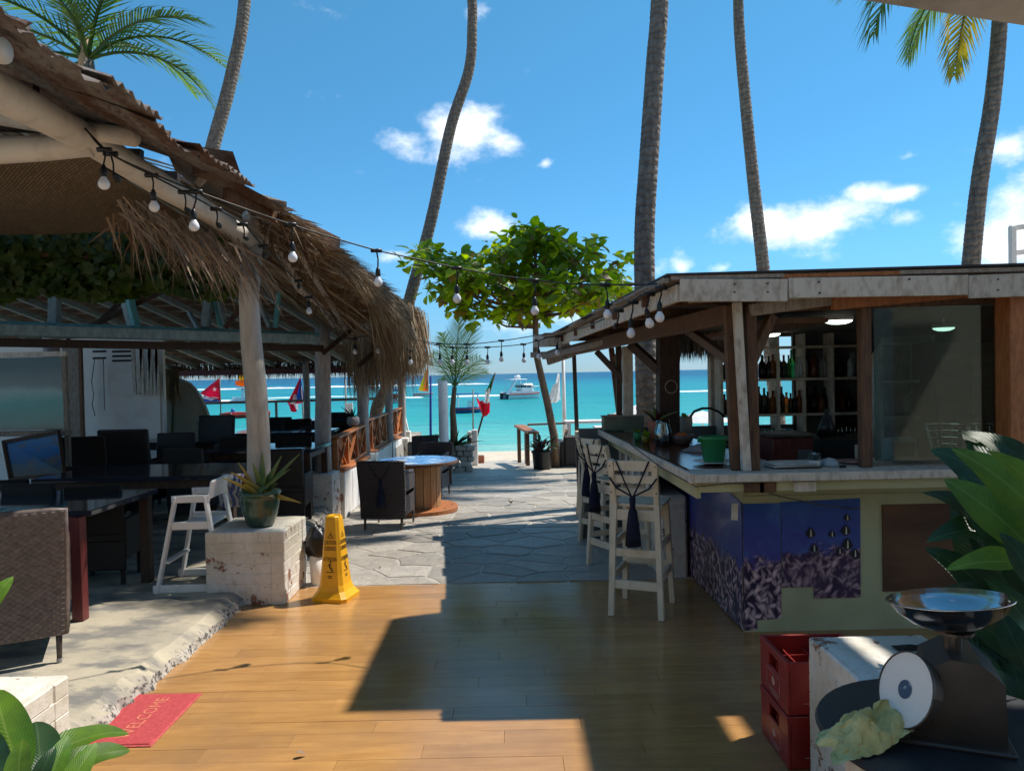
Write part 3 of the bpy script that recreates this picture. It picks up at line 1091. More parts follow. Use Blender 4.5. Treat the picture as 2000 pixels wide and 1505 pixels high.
# ================================================================== painted brick blocks
BRICK = MB().box((0, 0, 0), (.205, .1, .07), None, .006)
BRICK_ME = bpy.data.meshes.new('brick')
BRICK_ME.from_pydata([tuple(p) for p in BRICK.v], [], BRICK.f)
BRICK_ME.materials.append(MT['painted_brick'])


def brick_block(t, x0, x1, y0, y1, z0, z1, cap=True, rz=0.0):
    """bricks round a core; t is the thing, coordinates are in the world"""
    o = t.location
    core = MB().box(((x0 + x1) / 2, (y0 + y1) / 2, (z0 + z1) / 2 - .004), (x1 - x0 - .028, y1 - y0 - .028, z1 - z0 - .008))
    core.build('mortar_core', MT['painted_brick'], t)
    if cap:
        g = MB().grid(lambda u, v: V((x0 + .004 + (x1 - x0 - .008) * u, y0 + .004 + (y1 - y0 - .008) * v, z1 + .006 * noise.noise(V((u * 5, v * 5, x0 * 7))) - (.018 if min(u, v, 1 - u, 1 - v) < .02 else 0))), 12, 12)
        g.build('top_render', MT['painted_brick'], t, smooth=True)
    n = max(1, round((z1 - z0) / .078))
    h = (z1 - z0 - (.012 if cap else 0)) / n
    for k in range(n):
        z = z0 + h * (k + .5)
        for (a, b, fix, ax) in ((x0, x1, y0, 0), (x0, x1, y1, 0), (y0, y1, x0, 1), (y0, y1, x1, 1)):
            L_ = b - a
            m = max(1, round(L_ / .215))
            w = L_ / m
            offs = (k + ax) % 2
            cuts = [a] + [a + w * (i + (.5 if offs else 1)) for i in range(m - (0 if offs else 1))] + [b]
            for i in range(len(cuts) - 1):
                c = (cuts[i] + cuts[i + 1]) / 2
                ln = cuts[i + 1] - cuts[i]
                if ln < .03:
                    continue
                br = mesh_obj('brick', BRICK_ME, None, t)
                ins = .052 + rnd(-.003, .003)
                sgn = 1 if fix in (x0 if ax else y0, ) else -1
                p = V((c, fix + sgn * ins, z)) if ax == 0 else V((fix + sgn * ins, c, z))
                br.location = p - o
                br.rotation_euler = (0, 0, (math.pi / 2 if ax else 0) + rnd(-.012, .012))
                br.scale = ((ln + .005) / .205, 1, (h + .005) / .07)


# ---- near pillar with the aloe
t = thing('brick_pillar', 'white painted brick pillar carrying the green pot of aloe', 'pillar', (-2.02, 5.85, 0))
brick_block(t, -2.33, -1.74, 5.56, 6.16, 0, .56)
# ---- block by the foreground leaves
t = thing('brick_block', 'white painted brick block beside the red doormat', 'block', (-2.2, 2.88, 0))
brick_block(t, -2.62, -1.90, 2.62, 3.12, .101, .475)
# ---- pillar under the second post
t = thing('brick_pillar', 'white painted brick pillar under the post where the orange railing starts', 'pillar', (-2.42, 9.4, gz(9.4)))
brick_block(t, -2.62, -2.26, 9.2, 9.62, gz(9.4), .5)
t = thing('brick_pillar', 'squat white plastered pillar between the two orange railings', 'pillar', (-2.52, 12.5, gz(12.5)))
brick_block(t, -2.74, -2.38, 12.3, 12.9, gz(12.5), .38)
t = thing('brick_pillar', 'narrow white pillar with flaking paint beyond the long orange railing', 'pillar', (-2.6, 18.2, gz(18)))
brick_block(t, -2.72, -2.5, 17.6, 17.85, gz(18) - .05, .22)
t = thing('brick_pillar', 'yellowed narrow pillar at the sea end of the low wall', 'pillar', (-2.75, 18.6, gz(18)))
brick_block(t, -2.80, -2.56, 18.4, 18.65, gz(18) - .05, .32)

# ---- low white walls below the railings
def low_wall(label, a, b, ztop_a, ztop_b):
    a, b = V(a), V(b)
    t = thing('low_wall', label, 'wall', (a.x, a.y, gz(a.y)))
    d = (b - a).normalized()
    n = V((d.y, -d.x, 0)) * .07
    mb = MB()
    za, zb = gz(a.y) - .03, gz(b.y) - .03
    vs = [V((a.x + n.x, a.y + n.y, za)), V((b.x + n.x, b.y + n.y, zb)), V((b.x + n.x, b.y + n.y, ztop_b)), V((a.x + n.x, a.y + n.y, ztop_a))]
    mb.prism(vs, -2 * n)
    mb.build('core', MT['painted_brick'], t)
    L_ = (b - a).length
    m = int(L_ / .3)
    # upright boards painted white, uneven
    for i in range(m):
        u = (i + .5) / m
        p = a.lerp(b, u)
        zt = ztop_a + (ztop_b - ztop_a) * u + rnd(-.015, .01)
        zb_ = gz(p.y) + rnd(0, .02)
        MB().box((p.x + n.x * 1.15, p.y + n.y * 1.15, (zt + zb_) / 2), (.02 + rnd(0, .008), L_ / m - .006, zt - zb_), math.atan2(d.y, d.x) - math.pi / 2 + rnd(-.02, .02), .004).build('board', MT['white_paint'], t)
    MB().bar((a.x, a.y, ztop_a + .02), (b.x, b.y, ztop_b + .02), .2, .04, bev=.008).build('coping', MT['wood_orange'], t)
    return t


low_wall('low white board wall under the short orange railing', (-2.30, 9.64, 0), (-2.46, 12.28, 0), .46, .34)
low_wall('low white board wall under the long orange railing', (-2.62, 12.92, 0), (-2.72, 17.55, 0), .30, .24)


def railing(label, a, b, zb, zt, bays):
    a, b = V(a), V(b)
    t = thing('railing', label, 'railing', (a.x, a.y, zb))
    A = a.lerp(b, 0); B = b
    MB().bar((a.x, a.y, zt), (b.x, b.y, zt), .11, .035, bev=.005).build('handrail', MT['wood_orange'], t)
    MB().bar((a.x, a.y, zb + .03), (b.x, b.y, zb + .03), .06, .04, bev=.005).build('bottom_rail', MT['wood_orange'], t)
    for i in range(bays + 1):
        p = a.lerp(b, i / bays)
        MB().box((p.x, p.y, (zb + zt) / 2), (.06, .05, zt - zb - .04), 0, .004).build('post', MT['wood_orange'], t)
    for i in range(bays):
        p, q = a.lerp(b, (i + .06) / bays), a.lerp(b, (i + .94) / bays)
        MB().bar((p.x + .012, p.y, zb + .06), (q.x + .012, q.y, zt - .03), .022, .035, up=(1, 0, 0)).build('cross_bar', MT['wood_orange'], t)
        MB().bar((p.x - .012, p.y, zt - .03), (q.x - .012, q.y, zb + .06), .022, .035, up=(1, 0, 0)).build('cross_bar', MT['wood_orange'], t)
        m = a.lerp(b, (i + .5) / bays)
        MB().box((m.x - .05, m.y, (zb + zt) / 2), (.014, (q - p).length * 1.02, zt - zb - .09), math.atan2((b - a).y, (b - a).x) - math.pi / 2).build('back_panel', MT['wood_orange'], t)
    return t


railing('short orange wooden railing with crossed slats beside the white brick pillar', (-2.32, 9.68, 0), (-2.45, 12.2, 0), .42, .91, 3)
railing('long orange wooden railing with crossed slats running on to the sea', (-2.63, 12.98, 0), (-2.74, 18.15, 0), .30, .91, 6)

# ================================================================== left shelter: posts, poles, rusty sheets
sh = thing('tin_roof_shelter', 'open shelter with rusty corrugated roof on thick white poles', 'shelter', (-4.5, 4.2, TZ))
PT1 = at(493, 478, 5.95)
# post, slightly crooked
pts = []
for (px, py) in ((506, 930), (505, 850), (500, 760), (490, 660), (486, 585), (493, 478)):
    pts.append(at(px, py, 5.95))
pts.insert(0, V((pts[0].x, pts[0].y, .555)))
MB().tube(pts, [.095, .092, .088, .085, .082, .078, .085], 14, wob=.02).build('post', MT['pale_post'], sh, smooth=True)
# eave pole towards the camera
J = at(165, 268, 3.95)
e0 = at(-150, 100, 2.75)
MB().tube([e0, at(0, 180, 3.15), at(80, 222, 3.5), J, at(320, 365, 4.7), at(400, 410, 5.2), PT1 + V((0, .05, .02))], [.085, .083, .08, .078, .077, .075, .07], 16, wob=.012).build('eave_pole', MT['white_beam'], sh, smooth=True)
MB().tube([J + V((.03, 0, -.03)), at(80, 290, 3.9), at(-40, 295, 3.85), V((-7.5, 3.7, 2.95))], [.07, .066, .07, .07], 14, wob=.015).build('tie_pole', MT['white_beam'], sh, smooth=True)
# rafter ends cut white
for (px, py, Y, r) in ((8, 100, 2.62, .045), (265, 268, 3.95, .05)):
    c = at(px, py, Y)
    MB().tube([c + V((-1.4, .1, .28)), c + V((-.3, .02, .05)), c], [.05, .048, r], 14, wob=.04).build('rafter', MT['white_beam'], sh, smooth=True)
MB().bar(at(385, 360, 5.0), at(420, 325, 5.05), .06, .05, bev=.005).build('rafter', MT['wood_grey'], sh)


def sheet(y0, y1, xo, zo, xi, zi, tilt=0.0, seed=0):
    """corrugated sheet, ridges run down the slope to a torn outer edge"""
    rs = random.Random(seed)
    n = max(8, int((y1 - y0) / .019))
    jag = []
    v_ = 0
    for i in range(n + 1):
        if rs.random() < .22:
            v_ = rs.uniform(-.05, .03)
        jag.append(v_)

    def f(u, v):
        i = min(n, int(round(u * n)))
        y = y0 + (y1 - y0) * u
        k = v if v < .99 else 1 + jag[i]
        x = xi + (xo - xi) * k
        z = zi + (zo - zi) * k + .014 * math.sin(u * (y1 - y0) / .076 * 2 * math.pi) + tilt * u + .02 * noise.noise(V((u * 3, v * 3, seed)))
        if v > .9 and rs.random() < .12:
            z += rs.uniform(-.02, .03)
        return V((x, y, z))
    mb = MB().grid(f, n, 8)
    o = mb.build('roof_sheet', MT['rust'], sh)
    so = o.modifiers.new('thickness', 'SOLIDIFY'); so.thickness = .004
    return o


spans = [(1.7, 2.62), (2.55, 3.12), (3.05, 3.55), (3.48, 4.02), (3.95, 4.42), (4.34, 4.8)]
for i, (a, b) in enumerate(spans):
    sheet(a, b, -1.60 - .03 * (i % 2) + rnd(-.03, .02), 2.90 + .02 * (i % 3), -2.75, 3.33 + .02 * (i % 2), rnd(-.02, .02), 31 + i)
for i, (a, b) in enumerate([(1.7, 2.7), (2.6, 3.6), (3.5, 4.5), (4.4, 5.3)]):
    sheet(a, b, -2.72, 3.37, -4.6, 3.9, 0, 50 + i)
    sheet(a, b, -4.55, 3.93, -8.2, 4.1, 0, 60 + i)
# flat grey sheet at the far end and a pale scrap on the thatch
P = [at(380, 285, 4.55), at(455, 296, 4.72), at(478, 362, 5.1), at(548, 400, 5.4), at(560, 415, 5.5), at(440, 372, 5.2), at(400, 340, 4.95)]
MB().prism(P, (-.25, .12, .06)).build('roof_sheet', MT['rust'], sh)
P = [at(474, 368, 5.25), at(560, 394, 5.45), at(560, 406, 5.48), at(480, 380, 5.25)]
MB().prism(P, (-.5, .2, .14)).build('roof_sheet', MT['wood_grey'], sh)
MB().bar(at(440, 372, 5.15), at(660, 478, 6.3), .05, .12, bev=.005).build('fascia_board', MT['wood_brown'], sh)
MB().bar(at(395, 318, 4.85), at(425, 330, 5.0), .16, .14).build('rafter', MT['wood_brown'], sh)
# ceiling of woven palm mats (dark) with laths
def mat_weave():
    m, N, L, b = node_mat('palm_mat')
    vec = coords(N, L, (1, 1, 1))
    br = N.new('ShaderNodeTexBrick')
    br.inputs['Scale'].default_value = 14
    br.inputs['Color1'].default_value = (.19, .135, .08, 1)
    br.inputs['Color2'].default_value = (.13, .09, .052, 1)
    br.inputs['Mortar'].default_value = (.03, .02, .012, 1)
    br.inputs['Mortar Size'].default_value = .03
    br.inputs['Brick Width'].default_value = .9
    mp = N.new('ShaderNodeMapping'); mp.inputs['Rotation'].default_value = (0, 0, .7); L.new(vec, mp.inputs['Vector'])
    L.new(mp.outputs[0], br.inputs['Vector'])
    L.new(br.outputs[0], b.inputs['Base Color'])
    b.inputs['Roughness'].default_value = .85
    bump(N, L, b, br.outputs['Fac'], -.8, .01)
    return m


MT['mat_weave'] = mat_weave()
for (x0, x1, y0, y1, z0, z1) in ((-4.3, -2.35, 4.05, 5.75, 2.98, 2.86), (-6.2, -4.32, 4.1, 5.85, 3.02, 2.9)):
    MB().grid(lambda u, v: V((x0 + (x1 - x0) * u, y0 + (y1 - y0) * v, z0 + (z1 - z0) * v - .06 * math.sin(math.pi * u) * math.sin(math.pi * v) + .03 * noise.noise(V((u * 4, v * 4, x0))))), 16, 16).build('woven_mat', MT['mat_weave'], sh, smooth=True)
MB().box((-8.6, 3.6, 3.3), (5.4, 4.4, .05)).build('ceiling_board', MT['wood_dark'], sh)
for i in range(7):
    y = 2.1 + i * .52
    MB().bar((-2.3, y, 3.12), (-8, y + .1, 3.5), .05, .07).build('rafter', MT['wood_dark'], sh)
# dry frond tatters hanging from the eave pole
for i in range(190):
    u = random.random() ** .8
    p = at(235 + 265 * u + rnd(-20, 15), 392 + 100 * u + rnd(-14, 26), 4.38 + 1.45 * u + rnd(-.1, .25))
    mb = MB()
    d = V((rnd(.1, .65), rnd(-.1, .5), rnd(-.95, -.15)))
    mb.blade(p, d, rnd(.16, .5), rnd(.007, .02), rnd(.15, .8))
    mb.build('dry_leaf', MT['dry_frond'], sh)
mb = MB()
for i in range(260):
    u = random.random()
    p = at(250 + 250 * u + rnd(-50, 20), 395 + 105 * u + rnd(-12, 35), 4.5 + 1.4 * u + rnd(0, .5))
    mb.blade(p, V((rnd(-.3, .5), rnd(-.1, .5), rnd(-.9, -.1))), rnd(.12, .34), rnd(.006, .016), rnd(.15, .8))
mb.build('dry_leaf_tatters', MT['thatch_old'], sh, kind='stuff')

# ================================================================== ivy over the entrance
iv = thing('hanging_ivy', 'dark ivy hanging in a thick curtain under the shelter roof', 'ivy', (-4.3, 5.95, 2.4))
MB().tube([V((-7, 5.7, 2.85)), V((-4.5, 5.95, 2.8)), V((-2.3, 6.15, 2.62))], .03, 8).build('stem', MT['bark'], iv, smooth=True)
mb = MB()
for i in range(9000):
    u = random.random()
    x = -7.0 + 4.75 * u
    top = 2.98 - .16 * u ** 2
    bot = 2.36 + .10 * noise.noise(V((x * 2.2, 0, 9))) + .06 * u
    zz = bot + (top - bot) * random.random() ** .9
    p = V((x, 5.85 + .3 * u + rnd(-.16, .22) + .07 * noise.noise(V((x * 3, zz * 4, 2))), zz))
    s = rnd(.03, .062)
    ax = V((rnd(-1, 1), rnd(-.4, .4), rnd(-.8, .3))).normalized()
    nrm = V((rnd(-.5, .7), -1, rnd(-.1, .9))).normalized()
    sd = ax.cross(nrm).normalized()
    mb.add([p - ax * s, p + sd * s * .8 - ax * s * .2, p + ax * s, p - sd * s * .8 - ax * s * .2], [(0, 1, 2, 3)])
mb.build('leaves', MT['leaf_ivy'], iv, kind='stuff')

# ================================================================== thatched pavilion
pa = thing('thatched_pavilion', 'long thatched beach pavilion with pale posts and shaggy straw eaves', 'pavilion', (-4.5, 11, TZ))
# posts along the open side
def rough_post(base, top, r0, r1, mat, parent, n=6, wob=.03):
    pts = []
    for i in range(n + 1):
        u = i / n
        p = V(base).lerp(V(top), u)
        pts.append(p + V((noise.noise(V((p.x * 3, p.z * 1.3, 1))) * .03, 0, 0)))
    return MB().tube(pts, [r0 + (r1 - r0) * i / n for i in range(n + 1)], 14, wob=wob).build('post', mat, parent, smooth=True)


rough_post((-2.42, 9.42, .49), at(630, 640, 9.4), .105, .095, MT['grey_post'], pa)
rough_post((-2.50, 12.45, .37), at(703, 660, 12.45), .10, .09, MT['grey_post'], pa)
rough_post((-2.64, 12.78, .37), at(716, 670, 13.3), .09, .085, MT['grey_post'], pa)
rough_post((-2.66, 15.9, gz(15.9) - .05), at(757, 690, 15.9), .085, .08, MT['grey_post'], pa)
rough_post((-2.74, 18.25, gz(18) - .05), at(783, 690, 18.2), .1, .09, MT['grey_post'], pa)
for (px, Y, r) in ((597, 17.3, .08), (-60, 8.6, .12), (100, 8.2, .09)):
    p = at(px, 700, Y)
    rough_post((p.x, Y, TZ), (p.x, Y, 2.3), r, r * .9, MT['grey_post'], pa)
# inner tie beam with its truss work
B0, B1 = at(-150, 640, 6.4), at(612, 662, 8.95)
MB().bar(B0, B1, .16, .11, bev=.01).build('tie_beam', MT['blue_paint'], pa)
MB().bar(B0 + V((0, .2, .06)), B1 + V((0, .2, .06)), .08, .06).build('tie_beam', MT['teal_paint'], pa)
MB().bar(B0 + V((0, .5, -.1)), B1 + V((0, .4, -.1)), .10, .08).build('tie_beam', MT['wood_dark'], pa)
for (a, b, Y0, w, m) in (((107, 648), (107, 555), 7.3, .09, 'blue_paint'), ((268, 645), (248, 560), 7.7, .07, 'teal_paint'), ((262, 645), (240, 560), 7.75, .09, 'blue_paint'),
                         ((402, 640), (408, 575), 8.1, .085, 'blue_paint'), ((432, 638), (417, 578), 8.15, .05, 'teal_paint'), ((440, 635), (425, 578), 8.1, .05, 'blue_paint'),
                         ((538, 640), (545, 572), 8.6, .05, 'teal_paint'), ((528, 640), (505, 588), 8.6, .05, 'blue_paint'), ((440, 640), (475, 595), 7.9, .055, 'wood_dark'),
                         ((130, 660), (325, 565), 7.8, .05, 'wood_dark'), ((170, 652), (262, 565), 8.0, .05, 'wood_dark'), ((388, 642), (370, 610), 8.4, .05, 'blue_paint')):
    MB().bar(at(a[0], a[1], Y0), at(b[0], b[1], Y0 + .1), w, w, bev=.006).build('truss_strut', MT[m], pa)
# far roof plane: rafters and laths under dark thatch
EA, EB = V((-11, 17.6, 1.98)), V((-2.2, 17.6, 1.98))   # sea eave
RA, RB = V((-11, 8.4, 3.9)), V((-3.3, 8.4, 3.9))       # ridge


def roofp(u, v, dz=0.0):
    return EA.lerp(EB, u).lerp(RA.lerp(RB, u), v) + V((0, 0, dz))


MB().grid(lambda u, v: roofp(u, v, .09), 4, 4).build('thatch_underlay', MT['thatch_old'], pa)
for i in range(26):
    v = .02 + i * .038
    MB().bar(roofp(0, v, .03), roofp(1, v, .03), .05, .022).build('lath', MT['wood_grey'], pa)
for i in range(15):
    u = .02 + i * .069
    MB().bar(roofp(u + .05, 0, -.02), roofp(u - .03, 1, -.02), .07, .09).build('rafter', MT['blue_paint'], pa)
MB().bar(V((-11, 17.35, 1.86)), V((-2.3, 17.35, 1.86)), .1, .12).build('eave_beam', MT['table_red'], pa)
# side eave quad between posts and outer edge
Q1 = V((-2.08, 5.95, 3.0)); Q2 = at(648, 628, 9.4); Q3 = at(812, 628, 9.9); Q4 = at(562, 430, 5.5)
Q5 = V((-2.9, 18.4, 2.35)); Q6 = V((-2.30, 18.6, 2.05)); Q3b = V((-1.98, 10.5, 2.1))


def eave(u, v, dz=0.0):
    return Q1.lerp(Q2, v).lerp(Q4.lerp(Q3, v), u) + V((0, 0, dz))


def eave2(u, v, dz=0.0):
    return Q2.lerp(Q5, v).lerp(Q3b.lerp(Q6, v), u) + V((0, 0, dz))


RG = V((-5.5, 6.2, 4.25)); RG2 = V((-5.5, 18.4, 3.9))


def slope(u, v, dz=0.0):
    return RG.lerp(RG2, v).lerp(Q1.lerp(Q5, v) if v > 1 else (Q1.lerp(Q2, v * 3.4) if v * 3.4 < 1 else Q2.lerp(Q5, (v * 3.4 - 1) / 2.4)), u) + V((0, 0, dz))


MB().grid(lambda u, v: eave(u, v, .04 + .03 * noise.noise(V((u * 4, v * 6, 3)))), 10, 14).build('thatch_underlay', MT['thatch_old'], pa)
MB().grid(lambda u, v: eave2(u, v, .08), 6, 10).build('thatch_underlay', MT['thatch_old'], pa)
MB().grid(lambda u, v: slope(u, v, .10), 8, 17).build('thatch_underlay', MT['thatch_old'], pa)
MB().tube([Q1, Q1.lerp(Q2, .25) + V((.03, 0, .02)), Q1.lerp(Q2, .55) + V((-.03, 0, -.03)), Q1.lerp(Q2, .8) + V((.02, 0, .02)), Q2 + (Q2 - Q1) * .05], [.05, .045, .05, .042, .04], 10, wob=.06).build('eave_pole', MT['pale_post'], pa, smooth=True)
MB().tube([Q1 + V((.28, .1, -.12)), Q1.lerp(Q2, .45) + V((.22, .1, -.1)), Q2 + V((.15, .1, -.08))], [.035, .03, .03], 8, wob=.06).build('eave_pole', MT['pale_post'], pa, smooth=True)
for (t0, t1, w) in ((.02, .20, .075), (.17, .42, .08), (.36, .60, .08), (.55, .76, .07), (.74, .9, .06)):
    MB().bar(eave(.10, t0, .02), eave(.86, t1, .0), .05, w, bev=.006).build('purlin', MT['pale_post'], pa)
for (px0, py0, px1, py1, Y0, Y1) in ((700, 715, 770, 650, 9.6, 9.9), (630, 690, 690, 640, 9.3, 9.6)):
    MB().bar(at(px0, py0, Y0), at(px1, py1, Y1), .05, .05).build('brace', MT['wood_dark'], pa)
# straw on top: layers of blades running down the slope
def thatch(fn, n, udir, mat, name, parent, ln=(.3, .7), w=(.008, .022), dz=(.04, .2), vr=(0, 1), ur=(0, 1), spread=.25, droop=(.05, .4)):
    mb = MB()
    for i in range(n):
        u, v = ur[0] + (ur[1] - ur[0]) * random.random(), vr[0] + (vr[1] - vr[0]) * random.random()
        p = fn(u, v) + Z * rnd(*dz)
        d = (fn(min(u + .05, 1.2), v) - fn(u, v)).normalized() + V((rnd(-spread, spread), rnd(-spread, spread), rnd(-.12, .12)))
        mb.blade(p, d, rnd(*ln), rnd(*w), rnd(*droop))
    return mb.build(name, mat, parent, kind='stuff')


thatch(eave, 7500, 0, MT['thatch'], 'straw', pa, ln=(.16, .38), w=(.006, .015), dz=(.0, .10), ur=(-.1, .86))
thatch(slope, 7000, 0, MT['thatch'], 'straw', pa, ln=(.3, .9), w=(.012, .03), dz=(.05, .24))
thatch(eave2, 2500, 0, MT['thatch'], 'straw', pa, ln=(.2, .45), w=(.012, .03), dz=(.05, .2), ur=(0, .85))
# the shaggy curtain at the outer corner, lit by the sun
mb = MB()
for i in range(9000):
    v = .34 + .66 * random.random() ** .75
    if random.random() < .22:
        v = 1 + rnd(0, .25)
    base = eave(1.0, min(v, 1)) if v <= 1 else Q3.lerp(Q3b, (v - 1) * 4)
    k = max(0, min(1, (v - .55) / .4))
    p = base + V((rnd(-.45, .14) * (.25 + .75 * k), rnd(-.25, .35), rnd(-.06, .06 + .14 * k) - .05 * k))
    d = V((rnd(-.10, .20) + .25 * (1 - k), rnd(-.22, .10), -1.0 + .7 * (1 - k) + rnd(-.1, .2)))
    mb.blade(p, d, rnd(.10, .26) + k * rnd(.15, .62), rnd(.006, .016), rnd(.1, .4))
mb.build('straw_curtain', MT['thatch'], pa, kind='stuff')
# loose tatters under the eave
mb = MB()
for i in range(700):
    p = eave(rnd(0, 1), rnd(0, 1)) + V((0, 0, rnd(-.04, .12)))
    mb.blade(p, V((rnd(-.3, .6), rnd(-.4, .4), rnd(-1, .1))), rnd(.08, .26), rnd(.006, .014), rnd(.2, .8))
mb.build('straw_tatters', MT['thatch_old'], pa, kind='stuff')
# fringe along the sea eave, seen from inside, and along the side
mb = MB()
for i in range(5200):
    u = random.random()
    p = EA.lerp(EB, u) + V((0, rnd(-.25, .15), rnd(-.02, .12)))
    mb.blade(p, V((rnd(-.15, .15), rnd(-.1, .25), -1)), rnd(.12, .3) + .10 * noise.noise(V((u * 60, 0, 0))) + .05, rnd(.008, .02), .1)
mb.build('straw_fringe', MT['thatch_old'], pa, kind='stuff')
mb = MB()
for i in range(2600):
    p = eave2(rnd(.7, 1.0), random.random()) + V((0, 0, rnd(-.05, .1)))
    mb.blade(p, V((rnd(-.1, .2), rnd(-.2, .2), -1)), rnd(.12, .3), rnd(.01, .022), .2)
mb.build('straw_fringe', MT['thatch'], pa, kind='stuff')
# far hand bar towards the sea
MB().bar(V((-9, 17.5, 1.14)), V((-2.8, 18.0, 1.16)), .05, .06).build('hand_bar', MT['wood_grey'], pa)
for x in (-7.4, -5.6, -4.4):
    MB().box((x, 17.6, .6), (.05, .05, 1.06)).build('bar_post', MT['grey_post'], pa)

# ---- white end wall of the pavilion with vents and laths
ww = thing('white_wall', 'white painted back wall with vent slots and leaning laths', 'wall', (-7, 11, TZ))
a, b = at(128, 900, 10.6), at(322, 900, 10.6)
H = at(200, 660, 10.6).z
MB().box(((a.x + b.x) / 2 - 2.5, 10.66, (TZ + H) / 2), (b.x - a.x + 5, .08, H - TZ)).build('wall_panel', MT['white_paint'], ww)
for (x0, x1, y0, y1) in ((205, 300, 712, 770), (258, 312, 770, 850)):
    p, q = at(x0, y0, 10.56), at(x1, y1, 10.56)
    MB().box(((p.x + q.x) / 2, 10.605, (p.z + q.z) / 2), (q.x - p.x, .02, p.z - q.z)).build('wall_panel', MT['white_paint'], ww)
for (x0, x1, ys) in ((180, 206, (672, 684, 697)), (218, 260, (676, 684, 693, 702))):
    for yy in ys:
        p, q = at(x0, yy, 10.6), at(x1, yy + 4, 10.6)
        MB().box(((p.x + q.x) / 2, 10.614, (p.z + q.z) / 2), (q.x - p.x, .012, .028)).build('vent_slot', MT['print_black'], ww)
for i, px in enumerate((264, 272, 280, 289, 296, 303, 309)):
    MB().bar(at(px, 770, 10.5), at(px + (4 if i % 2 else -4), 678, 10.5), .045, .03).build('lath', MT['white_wood'], ww)
MB().tube([at(185, 700, 10.55), at(179, 745, 10.55), at(183, 770, 10.55), at(180, 790, 10.55), at(186, 812, 10.55)], .006, 5).build('wire', MT['black_cable'], ww)
MB().tube([at(202, 700, 10.55), at(203, 745, 10.55), at(204, 800, 10.55)], .006, 5).build('wire', MT['black_cable'], ww)
# tall brown frame leaning at its side
fr = thing('door_leaf', 'narrow brown framed door leaf standing by the white wall', 'door', (-6.2, 10.2, TZ))
p, q = at(122, 668, 10.1), at(163, 758, 10.1)
MB().box(((p.x + q.x) / 2, 10.1, (p.z + TZ) / 2), (q.x - p.x, .04, p.z - TZ), 0, .004).build('leaf_panel', MT['wood_grey'], fr)
MB().box((q.x - .015, 10.07, (p.z + TZ) / 2 + .15), (.045, .03, p.z - TZ - .3), 0, .004).build('stile', MT['wood_brown'], fr)

# ---- framed glass panel with a painted sea reflection, a painting below it, far left
def sea_reflection_or_print(name, kind):
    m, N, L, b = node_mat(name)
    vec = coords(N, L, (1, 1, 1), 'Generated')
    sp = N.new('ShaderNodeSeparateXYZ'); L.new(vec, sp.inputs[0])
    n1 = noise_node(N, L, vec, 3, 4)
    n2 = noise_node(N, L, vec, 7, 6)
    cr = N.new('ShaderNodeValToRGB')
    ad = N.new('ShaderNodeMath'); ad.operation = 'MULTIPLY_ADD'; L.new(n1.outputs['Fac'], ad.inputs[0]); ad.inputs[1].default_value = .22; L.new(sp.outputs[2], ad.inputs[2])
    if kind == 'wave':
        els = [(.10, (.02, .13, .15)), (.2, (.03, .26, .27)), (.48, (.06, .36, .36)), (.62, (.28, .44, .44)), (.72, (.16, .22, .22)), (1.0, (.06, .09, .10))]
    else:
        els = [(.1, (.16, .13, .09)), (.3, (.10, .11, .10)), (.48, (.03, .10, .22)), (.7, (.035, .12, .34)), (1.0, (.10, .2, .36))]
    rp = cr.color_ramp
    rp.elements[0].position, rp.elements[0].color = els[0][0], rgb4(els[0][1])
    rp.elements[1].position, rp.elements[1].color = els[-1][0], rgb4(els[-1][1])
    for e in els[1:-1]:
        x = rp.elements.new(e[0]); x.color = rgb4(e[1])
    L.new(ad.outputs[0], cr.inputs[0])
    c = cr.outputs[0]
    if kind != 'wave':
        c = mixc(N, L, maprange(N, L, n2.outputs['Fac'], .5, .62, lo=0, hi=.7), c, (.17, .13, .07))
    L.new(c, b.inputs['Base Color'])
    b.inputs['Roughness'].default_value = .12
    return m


pi = thing('sea_panel', 'big framed glossy panel with a painted reflection of turquoise sea on the far side of the terrace', 'panel', (-5.6, 7.6, TZ))
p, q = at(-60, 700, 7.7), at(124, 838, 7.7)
MB().box(((p.x + q.x) / 2, 7.75, (p.z + q.z) / 2), (q.x - p.x, .03, p.z - q.z)).build('print', sea_reflection_or_print('painted_reflection', 'wave'), pi)  # the sea's reflection in the glass, painted as a flat image
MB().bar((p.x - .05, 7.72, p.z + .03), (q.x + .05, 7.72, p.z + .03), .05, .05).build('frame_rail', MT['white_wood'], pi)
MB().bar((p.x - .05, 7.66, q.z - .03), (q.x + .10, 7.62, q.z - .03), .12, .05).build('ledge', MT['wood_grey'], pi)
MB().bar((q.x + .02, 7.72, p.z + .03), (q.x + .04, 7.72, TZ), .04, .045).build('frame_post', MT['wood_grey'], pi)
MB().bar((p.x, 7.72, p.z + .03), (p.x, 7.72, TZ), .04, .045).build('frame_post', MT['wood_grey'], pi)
p2 = thing('painting', 'blue coastal painting leaning below the turquoise sea panel', 'painting', (-5.4, 7.3, TZ))
c0, c1, c2, c3 = at(22, 935, 7.2), at(128, 925, 7.2), at(116, 842, 7.45), at(8, 862, 7.45)
MB().prism([c0, c1, c2, c3], (0, .02, .004)).build('canvas', sea_reflection_or_print('coast_print', 'coast'), p2)
for a, b in ((c0, c1), (c1, c2), (c2, c3), (c3, c0)):
    MB().bar(a + V((0, -.012, 0)), b + V((0, -.012, 0)), .03, .03).build('frame_bar', MT['wood_dark'], p2)
# ---- pale rounded board standing against the end of the wall
hb = thing('boat_hull', 'pale upturned dinghy hull leaning upright beside the white wall', 'boat', (-5.4, 12.2, TZ))
cx = at(352, 800, 12.2)


